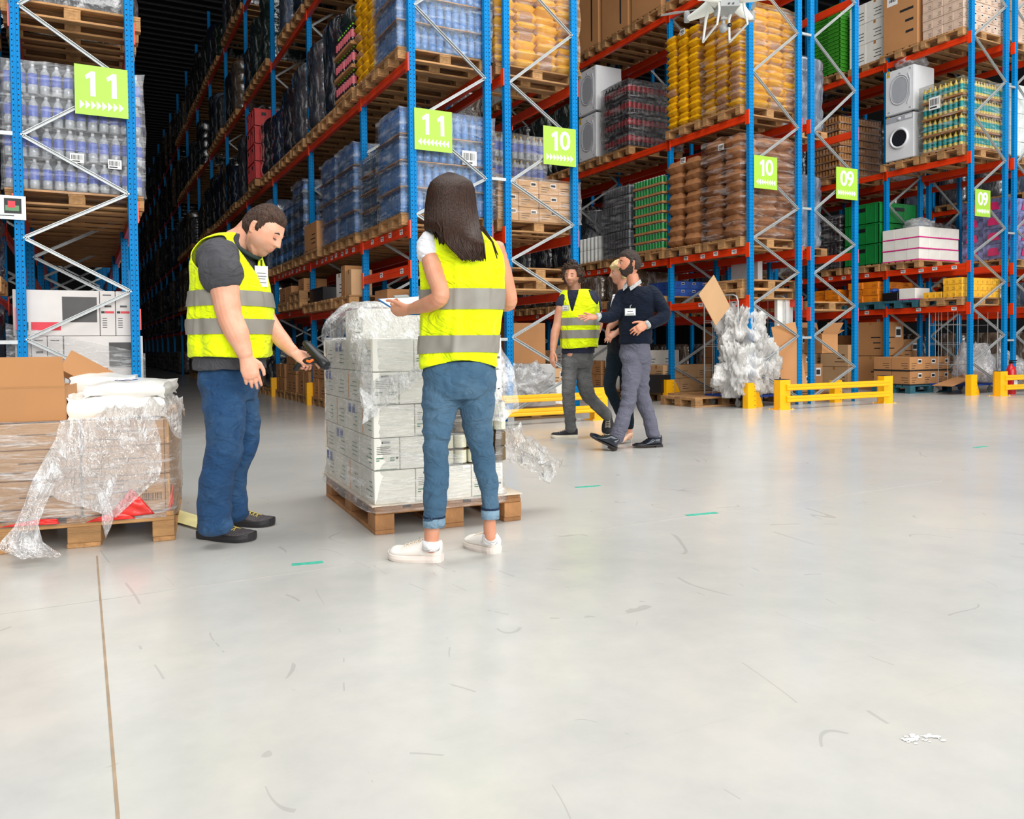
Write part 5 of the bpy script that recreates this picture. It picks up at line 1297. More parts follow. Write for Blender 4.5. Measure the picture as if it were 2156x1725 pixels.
m = M()
def edgef(u, v):
    q = lf + lx * (.46 + .38 * u) + ly * (-.03 + .8 * v) + Vector((0, 0, .64 + .05 * mnoise.noise(Vector((u * 7, v * 7, 2))) + .025 * mnoise.noise(Vector((u * 20, v * 18, 2)))))
    if u > .8: q.z -= .5 * (u - .8)
    if v < .06: q.z -= .04
    q.z += .11 * max(0, u - .35) * sin(v * 3.1) * 1.6
    return q
m.grid(edgef, 40, 50); m.obj('stretch_film', FILMD, None, label='bunched film edge round the white bags', cat='plastic film')
# yellow sheet on the floor
pts = [onfloor(x, y, .006) for x, y in ((364, 1072), (398, 1080), (430, 1092), (420, 1116), (366, 1100))]
M().grid(lambda u, v: (pts[0].lerp(pts[2], u)).lerp(pts[4].lerp(pts[3], u), v) + Vector((0, 0, .018 * sin(pi * u) * sin(pi * v) + .006)), 12, 6).obj('yellow_sheet', mat('pale_yellow_paper', (244, 232, 168), rough=.6), None, label='pale yellow paper strip on the floor beside the man\'s heel', cat='paper')
# green floor tape and the white scuff
TAPEG = mat('green_floor_tape', (64, 170, 146), rough=.6, var=.25, scale=40)
for (x0, y0, x1, y1), w_ in (((615, 1190, 680, 1184), 'left of the woman\'s shoes'), ((1212, 1027, 1264, 1023), 'right of the wrapped pallet'), ((1446, 1086, 1509, 1080), 'nearest the open floor on the right'), ((2052, 943, 2078, 940), 'far right on the floor')):
    a, b = onfloor(x0, y0), onfloor(x1, y1); M().bar(a + Vector((0, 0, .0012)), b + Vector((0, 0, .0012)), .035, .0015).obj('floor_tape', TAPEG, None, label='strip of green floor tape %s' % w_, cat='tape')
PAINT = mat('white_scuff', (246, 244, 240), rough=.5, bump=.3)
c0 = onfloor(1940, 1557); m = M(); random.seed(4)
for k in range(46):
    a = random.uniform(-.045, .045); b = random.gauss(0, .011) + a * -.25; s_ = random.uniform(.001, .006)
    q = c0 + Vector((a, b, .0016 + k * 2e-5)); m.add([q + Vector((s_ * 1.6 * cos(t), s_ * sin(t), 0)) for t in (0, 1.1, 2.3, 3.3, 4.4, 5.4)], [(0, 1, 2, 3, 4, 5)], False)
m.obj('paint_spatter', PAINT, None, kind='stuff', label='white paint flecks on the floor in the lower right', cat='paint')

# ------------------------------------------------------------------ drone
DRW = mat('drone_white_plastic', (236, 236, 230), rough=.28, var=.01, coat=.3); DRG = mat('drone_grey_plastic', (150, 152, 152), rough=.4)
LEDG = mat('green_light', (30, 255, 150), emit=((40, 255, 150), 3.))
DD = 3.5
def dp(px, py, dd=0.):
    d = ray(px, py); return CAMP + d * ((DD + dd))
dc = dp(1531, -6)
dr = ob('drone', None, None, dc, (0, 0, -YAW), label='white camera drone hovering above the yellow sacks', cat='drone')
S_ = DD / FPX
def dl(px, py, dd=0.):      # local coordinates, x right, y away, z up, in metres
    return Vector(((px - 1531) * S_, dd, -(py + 6) * S_))
m = M()
def hull(u, v):
    a = u * 2 * pi; b = (v - .5) * pi; c, s = cos(a), sin(a); k = 1 + .35 * abs(sin(2 * a)) ** 2 * cos(b) ** 2
    z = sin(b) * (.035 if b > 0 else .045)
    return Vector((.075 * c * cos(b) * k, .085 * s * cos(b) * k, z))
m.grid(hull, 40, 20, closed=True); m.obj('drone_body', DRW, dr, (0, 0, .0))
for sx in (-1, 1):
    for sy in (-1, 1):
        tip = Vector((sx * .145, sy * .125, -.052 if sy < 0 else -.045)); m = M()
        m.tube([(sx * .05, sy * .045, -.012), (sx * .09, sy * .08, -.03), tip + Vector((-sx * .012, -sy * .01, .004)), tip + Vector((sx * .008, sy * .006, 0))], [.032, .024, .014, .008], 12)
        a_ = m.obj('arm', DRW, dr)
        M().lathe([(.013, -.01), (.014, .0), (.0135, .03), (.011, .036), (.004, .038)], 16, tip).obj('motor', DRG if sy > 0 else DRW, a_)
        p_ = M()
        an = .9 * sx + sy * .5
        for q in (0, pi):
            d_ = Vector((cos(an + q), sin(an + q), 0)); n_ = Vector((-d_.y, d_.x, 0)); c_ = tip + Vector((0, 0, .036))
            p_.add([c_ - n_ * .006, c_ + n_ * .006, c_ + d_ * .05 + n_ * .012 + Vector((0, 0, .003)), c_ + d_ * .115 + n_ * .003 + Vector((0, 0, .004)), c_ + d_ * .118 - n_ * .004, c_ + d_ * .05 - n_ * .008], [(0, 1, 2, 3, 4, 5)], False)
        o = p_.obj('propeller', DRG, dr); o.modifiers.new('s', 'SOLIDIFY').thickness = .0015
        if sy < 0: M().box((sx * .105 - .02, sy * .1 - .004, -.008), (sx * .105 + .02, sy * .1 + .004, .0)).obj('status_light', LEDG, dr)
for sx, xs in ((-1, (1507, 1487, 1502, 1490)), (1, (1559, 1544, 1565, 1539))):
    m = M()
    ptsk = [dl(xs[0], 16, -.05), dl(xs[0] + 0, 30, -.055), dl(xs[2], 61, -.06), dl(xs[1], 77, .06), dl(xs[3] + 1, 34, .04), dl(xs[3] + 4, 18, .03)]
    m.tube([ptsk[0], ptsk[1], ptsk[2]], [.007, .0055, .0045], 8); m.tube([ptsk[2], ptsk[3]], .0045, 8); m.tube([ptsk[3], ptsk[4], ptsk[5]], [.0045, .0065, .009], 8)
    m.obj('landing_leg', DRW, dr)
M().box((-.045, -.06, -.062), (.035, .05, -.036)).obj('belly_panel', DRG, dr)
for k in (-1, 1): M().lathe([(.004, 0), (.004, .003)], 10).obj('sensor', BLACKP, dr, (.0 + .009 * k, -.062, -.052)).rotation_euler = (pi / 2, 0, 0)
m = M(); m.tube([dl(1521, 36, -.01), dl(1521, 56, -.01)], .009, 10); m.tube([dl(1515, 42, -.02), dl(1528, 42, -.02)], .007, 8); m.obj('gimbal', DRG, dr)
m = M(); m.lathe([(.001, -.014), (.016, -.012), (.017, .012), (.001, .014)], 16); cm = m.obj('camera_head', DRG, dr, dl(1520, 63, -.02)); cm.rotation_euler = (pi / 2, 0, 0)
M().lathe([(.009, 0), (.009, .004), (.001, .005)], 14).obj('lens', BLACKP, dr, dl(1531, 59, -.035)).rotation_euler = (pi / 2, 0, 0)
for k in range(4): M().box((-.002, -.001, -.003), (.002, .001, .004)).obj('battery_light', LEDG, dr, (-.014 + .007 * k, -.0865, -.006))
M().lathe([(.006, 0), (.006, .002)], 12).obj('battery_button', LEDG, dr, (.02, -.086, -.006)).rotation_euler = (pi / 2, 0, 0)

# ------------------------------------------------------------------ people
def skin_mat(name, rgb):
    m = bpy.data.materials.new(name); m.use_nodes = True; t = NT(m); b = t.n['Principled BSDF']
    at = t.new('ShaderNodeVertexColor'); at.layer_name = 'paint'
    tc = t.new('ShaderNodeTexCoord'); nz = t.new('ShaderNodeTexNoise', i_Scale=22., i_Detail=3.); t.link(tc.outputs['Object'], nz.inputs['Vector'])
    c = lin(rgb); base = t.ramp(nz.outputs['Fac'], ((.35, (c[0], c[1] * .88, c[2] * .84)), (.65, (c[0], c[1] * 1.05, c[2] * 1.06))))
    t.link(t.mix(at.outputs['Alpha'], base, at.outputs['Color']), b.inputs['Base Color'])
    b.inputs['Roughness'].default_value = .5; b.inputs['Subsurface Weight'].default_value = .12; b.inputs['Subsurface Radius'].default_value = (.02, .008, .004); b.inputs['Subsurface Scale'].default_value = .5
    n2 = t.new('ShaderNodeTexNoise', i_Scale=260., i_Detail=2.); t.link(tc.outputs['Object'], n2.inputs['Vector'])
    bp = t.new('ShaderNodeBump', i_Strength=.12, i_Distance=.002); t.link(n2.outputs['Fac'], bp.inputs['Height']); t.link(bp.outputs[0], b.inputs['Normal']); return m
def cloth(name, rgb, rough=.85, var=.12, scale=7., wear=None, sheen=.04, fine=500., bump=.25, wrinkle=.55, wsc=8.):
    new = name not in MATS
    m = mat(name, rgb, rough=rough, var=var, scale=scale, bump=bump, bscale=fine, sheen=sheen, spec=.2)
    if new:      # soft creases under the weave
        t = NT(m); b = t.n['Principled BSDF']; tc = t.new('ShaderNodeTexCoord'); mp = t.new('ShaderNodeMapping'); mp.inputs['Rotation'].default_value = (.5, .3, .2); mp.inputs['Scale'].default_value = (1, 1, 1.6)
        t.link(tc.outputs['Object'], mp.inputs[0]); nz = t.new('ShaderNodeTexNoise', i_Scale=wsc, i_Detail=2., i_Distortion=1.6); t.link(mp.outputs[0], nz.inputs['Vector'])
        rg = t.math('ABSOLUTE', t.math('SUBTRACT', nz.outputs['Fac'], .5))
        bp = t.new('ShaderNodeBump', i_Strength=wrinkle, i_Distance=.06); t.link(rg, bp.inputs['Height'])
        old = b.inputs['Normal'].links[0].from_node; t.link(bp.outputs[0], old.inputs['Normal'])
    if wear:
        t = NT(m); b = t.n['Principled BSDF']; tc = t.new('ShaderNodeTexCoord'); nz = t.new('ShaderNodeTexNoise', i_Scale=3.6, i_Detail=5., i_Roughness=.7); t.link(tc.outputs['Object'], nz.inputs['Vector'])
        f = t.ramp(nz.outputs['Fac'], ((.45, (0, 0, 0)), (.7, (1, 1, 1)))); src = b.inputs['Base Color'].links[0].from_socket
        w = t.new('ShaderNodeTexWave', i_Scale=160., i_Distortion=1.5); t.link(tc.outputs['Object'], w.inputs['Vector'])
        c2 = t.mix(t.math('MULTIPLY', f, .55), src, lin(wear)); t.link(t.mix(t.math('MULTIPLY', w.outputs['Fac'], .14), c2, lin(wear)), b.inputs['Base Color'])
    return m
FWH = Vector((sin(YAW), cos(YAW), 0)); RVH = Vector((cos(YAW), -sin(YAW), 0)); UPZ = Vector((0, 0, 1))
class Fig:
    def __init__(s, D, foot, label, cat='person'):
        s.D = D; s.s = D / FPX; s.P = s.j(*foot); s.P.z = 0
        s.root = ob('person', None, None, s.P, label=label, cat=cat)
        s.heads = []
    def j(s, px, py, d=0.):
        return CAMP + ray(px, py) * (s.D + d)
    def loc(s, m):
        m.v = [tuple(Vector(v) - s.P) for v in m.v]; return m
    def part(s, m, name, mt, **k):
        return s.loc(m).obj(name, mt, k.get('parent', s.root))
def limb(m, F, nodes, n=18, flat=None):
    """nodes: (px, py, d, half width px, depth ratio)"""
    P = [F.j(a, b, c) for a, b, c, *_ in nodes]; R = [q[3] * F.s for q in nodes]; K = [(q[4] if len(q) > 4 else 1.) for q in nodes]
    # smooth with catmull-rom
    pts = []; rs = []; ks = []
    N = len(P)
    for i in range(N - 1):
        p0, p1, p2, p3 = P[max(i - 1, 0)], P[i], P[i + 1], P[min(i + 2, N - 1)]
        for q in range(4):
            t = q / 4; t2 = t * t; t3 = t2 * t
            pts.append(.5 * ((2 * p1) + (p2 - p0) * t + (2 * p0 - 5 * p1 + 4 * p2 - p3) * t2 + (3 * p1 - p0 - 3 * p2 + p3) * t3))
            h = t2 * (3 - 2 * t); rs.append(R[i] * (1 - h) + R[i + 1] * h); ks.append(K[i] * (1 - h) + K[i + 1] * h)
    pts.append(P[-1]); rs.append(R[-1]); ks.append(K[-1])
    tubeK(m, pts, rs, ks, n)
def tubeK(m, pts, rs, ks, n=18, wide=None, rnd=True):
    if rnd:   # rounded ends
        d0 = (pts[0] - pts[1]).normalized(); d1 = (pts[-1] - pts[-2]).normalized()
        pts = [pts[0] + d0 * rs[0] * .5, pts[0] + d0 * rs[0] * .32] + list(pts) + [pts[-1] + d1 * rs[-1] * .32, pts[-1] + d1 * rs[-1] * .5]
        rs = [rs[0] * .35, rs[0] * .75] + list(rs) + [rs[-1] * .75, rs[-1] * .35]; ks = [ks[0]] * 2 + list(ks) + [ks[-1]] * 2
    vs = []; N = len(pts)
    for i, p in enumerate(pts):
        t = (pts[min(i + 1, N - 1)] - pts[max(i - 1, 0)]).normalized()
        a = t.cross(wide if wide is not None else FW)
        if a.length < .15: a = RV - t * RV.dot(t)
        a.normalize(); b = t.cross(a)
        for k in range(n):
            th = 2 * pi * k / n; vs.append(p + a * cos(th) * rs[i] + b * sin(th) * rs[i] * ks[i])
    fs = [tuple(range(n))[::-1], tuple(range((N - 1) * n, N * n))]
    for i in range(N - 1):
        for k in range(n): k2 = (k + 1) % n; fs.append((i * n + k, i * n + k2, (i + 1) * n + k2, (i + 1) * n + k))
    m.add(vs, fs, True)
def loftpt(F, rings, f, s, th, v, off=0.):
    """rings: (px, py, d, a front-back half, b side half, p) from low to high"""
    k = v * (len(rings) - 1); i = min(int(k), len(rings) - 2); t = k - i
    q = [rings[max(i - 1, 0)], rings[i], rings[i + 1], rings[min(i + 2, len(rings) - 1)]]
    def cr(c):
        a0, a1, a2, a3 = (x[c] for x in q); return .5 * (2 * a1 + (a2 - a0) * t + (2 * a0 - 5 * a1 + 4 * a2 - a3) * t * t + (3 * a1 - a0 - 3 * a2 + a3) * t ** 3)
    C = F.j(cr(0), cr(1), cr(2)); a = cr(3) + off; b = cr(4) + off; p = 2.5
    c, s_ = cos(th), sin(th); r = (abs(c) ** p + abs(s_) ** p) ** (-1 / p)
    return C + f * (a * c * r) + s * (b * s_ * r)
def torso(m, F, rings, f, s, off=0., nu=36, nv=30):
    vs = []; fs = []
    for j in range(nv):
        for i in range(nu): vs.append(loftpt(F, rings, f, s, 2 * pi * i / nu, j / (nv - 1), off))
    for j in range(nv - 1):
        for i in range(nu): i2 = (i + 1) % nu; fs.append((j * nu + i, j * nu + i2, (j + 1) * nu + i2, (j + 1) * nu + i))
    fs.append(tuple(range(nu))[::-1]); fs.append(tuple(range((nv - 1) * nu, nv * nu))); m.add(vs, fs, True)
def remesh(m, F, name, mt, vox, smooth=3, folds=None, paint=None, cuts=(), parent=None, seed=0.):
    """voxel union of everything collected, smoothed, optionally wrinkled and painted -> one continuous mesh"""
    F.loc(m); me = m.mesh(name, mt); bm = bmesh.new(); bm.from_mesh(me); bmesh.ops.recalc_face_normals(bm, faces=bm.faces[:]); bm.to_mesh(me); bm.free()
    o = bpy.data.objects.new(name, me); COL.objects.link(o)
    r = o.modifiers.new('r', 'REMESH'); r.mode = 'VOXEL'; r.voxel_size = vox; r.use_smooth_shade = True
    if smooth: q = o.modifiers.new('s', 'SMOOTH'); q.iterations = smooth; q.factor = .5
    dg = bpy.context.evaluated_depsgraph_get(); me2 = bpy.data.meshes.new_from_object(o.evaluated_get(dg)); me2.name = name
    bpy.data.objects.remove(o)
    if not me2.materials: me2.materials.append(mt)
    if folds:
        amp, fx, fz = folds; nrm = [v.normal.copy() for v in me2.vertices]
        for v, n_ in zip(me2.vertices, nrm):
            c = v.co; w = mnoise.noise(Vector((c.x * fx + seed, c.y * fx, c.z * fz + c.x * fx * .8)));  w2 = mnoise.noise(Vector((c.x * fx * 2.3, c.y * fx * 2.3 + seed, c.z * fz * 2.1 - c.y * fx)))
            v.co = c + n_ * amp * ((1 - abs(w) * 2.4) * .8 + w2 * .6 - .25)
    at = me2.color_attributes.new('paint', 'FLOAT_COLOR', 'POINT')
    buf = []
    for v in me2.vertices:
        c = paint(v.co + F.P) if paint else None; buf += list(c) if c else [0, 0, 0, 0]
    at.data.foreach_set('color', buf)
    for cp, cn in cuts:
        bm = bmesh.new(); bm.from_mesh(me2); bmesh.ops.bisect_plane(bm, geom=bm.verts[:] + bm.edges[:] + bm.faces[:], plane_co=Vector(cp) - F.P, plane_no=cn, clear_outer=True); bm.to_mesh(me2); bm.free()
    me2.polygons.foreach_set('use_smooth', [True] * len(me2.polygons)); me2.update()
    return ob(name, me2, parent or F.root)
def gs(x, c, w): return math.exp(-((x - c) / w) ** 2)
class Head:
    def __init__(s, C, f, u, H=.235, jaw=1., nose=1., fat=0.):
        s.C = C; s.f = f.normalized(); s.u = (u - s.f * u.dot(s.f)).normalized(); s.r = s.f.cross(s.u); s.H = H; s.jaw = jaw; s.nose = nose; s.fat = fat
    def W(s, x, y, z): return s.C + (s.r * x + s.f * y + s.u * z) * s.H
    def L(s, p): d = p - s.C; return Vector((d.dot(s.r), d.dot(s.f), d.dot(s.u))) / s.H
    def surf(s, d):
        """d unit direction (x right, y front, z up) -> surface point in head units"""
        x, y, z = d; rx, ry, rz = .315, .40, .50
        if y > 0: ry = .40 - .035 * max(0, -z)
        p = Vector((x * rx, y * ry, z * rz))
        t = max(0, -p.z - .02)
        p.x *= 1 - (.62 - .25 * s.fat) * t * s.jaw * (1 if y > -.1 else .3)
        if y < 0: p.y *= 1 - .55 * t; 
        if y > 0: p.y += .05 * t * y * (2.2 if abs(x) < .5 else .6)
        if z > .2: p.x *= 1 - .06 * z; 
        fr = max(0, y) ** 1.5
        X, Z = p.x, p.z
        if y > .2:
            p.y += .016 * gs(Z, .075, .035) * gs(X, 0, .18)                                   # brow
            p.y -= .034 * (gs(X, .125, .06) + gs(X, -.125, .06)) * gs(Z, .01, .045)           # eye sockets
            p.y += .012 * (gs(X, .125, .045) + gs(X, -.125, .045)) * gs(Z, .0, .03)            # lids
            p.y += .020 * (gs(X, .17, .07) + gs(X, -.17, .07)) * gs(Z, -.10, .07)             # cheeks
            ramp = max(0, min(1, (.045 - Z) / .17)) if Z > -.15 else 0
            p.y += s.nose * (.022 + .095 * ramp) * gs(X, 0, .042 + .028 * ramp) * (1 if Z > -.125 else gs(Z, -.125, .022))
            p.y += .03 * s.nose * (gs(X, .055, .022) + gs(X, -.055, .022)) * gs(Z, -.12, .025)
            p.y += .026 * gs(X, 0, .075) * gs(Z, -.222, .020) + .028 * gs(X, 0, .07) * gs(Z, -.268, .022) - .014 * gs(X, 0, .08) * gs(Z, -.244, .007) - .012 * gs(Z, -.31, .025) * gs(X, 0, .1)
            p.y += .04 * gs(X, 0, .10) * gs(Z, -.40, .06)                                     # chin
        if s.fat: p.x += (.05 * s.fat) * (1 if x > 0 else -1) * gs(Z, -.28, .14) * gs(y, .2, .6) * min(1, abs(x) * 2); p.z -= .02 * s.fat * gs(Z, -.42, .1)
        return p
    def mesh(s, m, n=(72, 56)):
        def f(u, v):
            a = u * 2 * pi; b = (v - .5) * pi; p = s.surf(Vector((sin(a) * cos(b), cos(a) * cos(b), sin(b)))); return s.W(*p)
        m.grid(f, n[0], n[1], closed=True)
        for sx in (-1, 1):      # ears
            pts = [s.W(sx * (.315 + .03 * k), -.03 - .012 * cos(t) * 3 , -.02 + .105 * sin(t)) for k, t in ((0, -1.9), (.6, -1.2), (.9, -.4), (1.3, .4), (1.4, 1.1), (.9, 1.8), (0, 2.5))]
            m.tube(pts, [.016 * s.H, .03 * s.H, .03 * s.H, .035 * s.H, .036 * s.H, .03 * s.H, .016 * s.H], 8)
            m.tube([s.W(sx * .30, -.03, -.06), s.W(sx * .325, -.035, .0), s.W(sx * .30, -.03, .07)], [.03 * s.H, .042 * s.H, .03 * s.H], 8)
    def hair(s, keep, off, amp, fr, F, name, mt, n=(96, 70), strands=True):
        """closed hair shell over the kept part of the skull"""
        m = M(); dirs = {}
        def pt(i, j, o):
            a = 2 * pi * i / n[0]; b = (j / (n[1] - 1) - .5) * pi; d = Vector((sin(a) * cos(b), cos(a) * cos(b), sin(b))); p = s.surf(d)
            e = keep(p)                  # 0..1
            k = off * min(1, max(0, e) * 3.)
            w = mnoise.noise(Vector((p.x * fr * 2.2, p.y * fr * .7, p.z * fr * 1.0))) + .5 * mnoise.noise(p * fr * 2.6)
            return s.W(*(p + d * (k + amp * w * min(1, max(0, e) * 3.) if o else -.01))), e
        N0 = n[0]; E = {}; out = []; inn = []
        for j in range(n[1]):
            for i in range(N0):
                q, e = pt(i, j, 1); out.append(q); E[(i, j)] = e; inn.append(pt(i, j, 0)[0])
        fs = []; K = len(out)
        for j in range(n[1] - 1):
            for i in range(N0):
                i2 = (i + 1) % N0
                if max(E[(i, j)], E[(i2, j)], E[(i, j + 1)], E[(i2, j + 1)]) <= 0: continue
                fs.append((j * N0 + i, j * N0 + i2, (j + 1) * N0 + i2, (j + 1) * N0 + i))
        m.add(out, fs, True)
        o = F.part(m, name, mt); return o
def hand(m, F_, W, d, nrm, thumb, curl=(.3, .3, .35, .4), L=.185, spread=.06, tc=.4, sc=1., thumb_in=.0):
    """W wrist, d along the hand, nrm out of the back of the hand, thumb direction in the palm plane"""
    d = d.normalized(); nrm = (nrm - d * nrm.dot(d)).normalized(); sd = d.cross(nrm).normalized()
    if sd.dot(thumb) < 0: sd = -sd
    pl = L * .52
    # palm
    pts = [W - d * .02, W + d * pl * .25, W + d * pl * .6, W + d * pl * .95]
    tubeK(m, pts, [L * .15 * sc, L * .19 * sc, L * .225 * sc, L * .21 * sc], [.78, .62, .52, .48], 14, wide=nrm)
    tips = []
    for k, (off, ln) in enumerate(((.155, .44), (.05, .49), (-.055, .46), (-.155, .36))):
        b = W + d * pl * (.9 - .05 * abs(k - 1)) + sd * L * off * sc; a = curl[k]; ang = spread * (1.5 - k)
        dir_ = (d * cos(ang) + sd * sin(ang)).normalized(); P = [b]; seg = [ln * .45, ln * .32, ln * .23]; cur = 0.
        for q, sg in enumerate(seg):
            cur += a * (.75 if q == 0 else 1.15)
            P.append(P[-1] + (dir_ * cos(cur) - nrm * sin(cur)) * L * sg)
        r = .0082 * sc * L / .185
        P2 = [P[0] - dir_ * .012, P[0], P[0].lerp(P[1], .5), P[1], P[1].lerp(P[2], .5), P[2], P[3]]
        tubeK(m, P2, [r * 1.1, r * 1.12, r * 1.0, r * 1.06, r * .95, r * .95, r * .8], [1] * 7, 10, wide=nrm)
        tips.append(P)
    b = W + d * pl * .18 + sd * L * .12 * sc
    t1 = b + (d * .75 + sd * .75 - nrm * thumb_in).normalized() * L * .24; t2 = t1 + (d * 1. + sd * (.45 - tc) - nrm * (tc + thumb_in)).normalized() * L * .19; t3 = t2 + (d * 1. + sd * (.2 - tc * 1.3) - nrm * (tc + thumb_in)).normalized() * L * .13
    r = .0098 * sc * L / .185
    tubeK(m, [b, b.lerp(t1, .5), t1, t1.lerp(t2, .5), t2, t3], [r * 1.4, r * 1.35, r * 1.1, r, r, r * .8], [1] * 6, 10, wide=nrm)
    return tips
def relax(me, it=14):
    bm = bmesh.new(); bm.from_mesh(me)
    bmesh.ops.delete(bm, geom=[v for v in bm.verts if not v.link_faces], context='VERTS')
    bd = [v for v in bm.verts if v.is_boundary]
    for _ in range(it):
        new = {}
        for v in bd:
            nb = [e.other_vert(v) for e in v.link_edges if e.is_boundary]
            if len(nb) == 2: new[v] = v.co * .4 + (nb[0].co + nb[1].co) * .3
        for v, c in new.items(): v.co = c
    inner = set(w for v in bd for e in v.link_edges for w in (e.other_vert(v),) if not w.is_boundary)
    for _ in range(4):
        new = {v: v.co * .5 + sum((e.other_vert(v).co for e in v.link_edges), Vector()) * (.5 / len(v.link_edges)) for v in inner}
        for v, c in new.items(): v.co = c
    bm.to_mesh(me); bm.free(); me.update()
def vest(F, rings, f, s, vt_arm, name='safety_vest', off=.018, vneck=None, stripes=(), armc=(1.0,), nu=96, nv=80, mt=None, arm_w=.62, seed=0., hemdip=0., armbot=.5, armtop=.86, split=None, creases=()):
    mt = mt or VESTM
    def P(th, v, o=0.):
        q = loftpt(F, rings, f, s, th, v, off + o)
        nn = (q - loftpt(F, rings, f, s, th, v, 0)).normalized()
        lo = 1 - v
        w = mnoise.noise(Vector((th * 2.1 + seed, v * 3.0, seed))) * .016 * (.35 + lo) + .010 * lo * sin(th * 5 + seed + 2.5 * mnoise.noise(Vector((th, v * 2, 3)))) + .005 * mnoise.noise(Vector((th * 5 + v * 9, v * 11 - th * 2, seed)))
        for c_ in creases: w += .009 * gs(th, c_, .045) * min(1, (1 - v) * 2.2)
        q = q + nn * w
        if v < .12: q = q - UPZ * hemdip * sin(th * 2 + seed) * (1 - v / .12)
        return q
    def inarm(th, v):
        t = (th + pi) % (2 * pi) - pi
        for c in (pi / 2, -pi / 2):
            e = ((t - c) / arm_w) ** 2 + ((v - (armbot + armtop) / 2) / ((armtop - armbot) / 2)) ** 2
            if e < 1: return True
        return False
    def neck(th, v):
        if not vneck: return False
        t = abs((th + pi) % (2 * pi) - pi); v0, wd = vneck
        return v > v0 and t < wd * (v - v0) / (1 - v0) + .03
    def keep(i, j):
        th = 2 * pi * (i + .5) / nu; v = (j + .5) / nv
        if split and v < split[0] and abs((th + pi) % (2 * pi) - pi - split[1]) < .02: return False
        return not inarm(th, v) and not neck(th, v)
    m = M(); vs = [P(2 * pi * i / nu, j / (nv - 1)) for j in range(nv) for i in range(nu)]; fs = []
    for j in range(nv - 1):
        for i in range(nu):
            if keep(i, j): i2 = (i + 1) % nu; fs.append((j * nu + i, j * nu + i2, (j + 1) * nu + i2, (j + 1) * nu + i))
    m.add(vs, fs, True); o = F.part(m, name, mt); relax(o.data)
    sm = o.modifiers.new('e', 'SOLIDIFY'); sm.thickness = .004; sm.offset = 1
    for v0, v1 in stripes:
        m = M(); ns = 7; vs = [P(2 * pi * i / nu, v0 + (v1 - v0) * j / (ns - 1), .0062) for j in range(ns) for i in range(nu)]; fs = []
        for j in range(ns - 1):
            for i in range(nu):
                if keep(i, int((v0 + (v1 - v0) * j / (ns - 1)) * nv)): i2 = (i + 1) % nu; fs.append((j * nu + i, j * nu + i2, (j + 1) * nu + i2, (j + 1) * nu + i))
        m.add(vs, fs, True); q = F.part(m, 'reflective_stripe', STRIPE, parent=o)
    return o, P
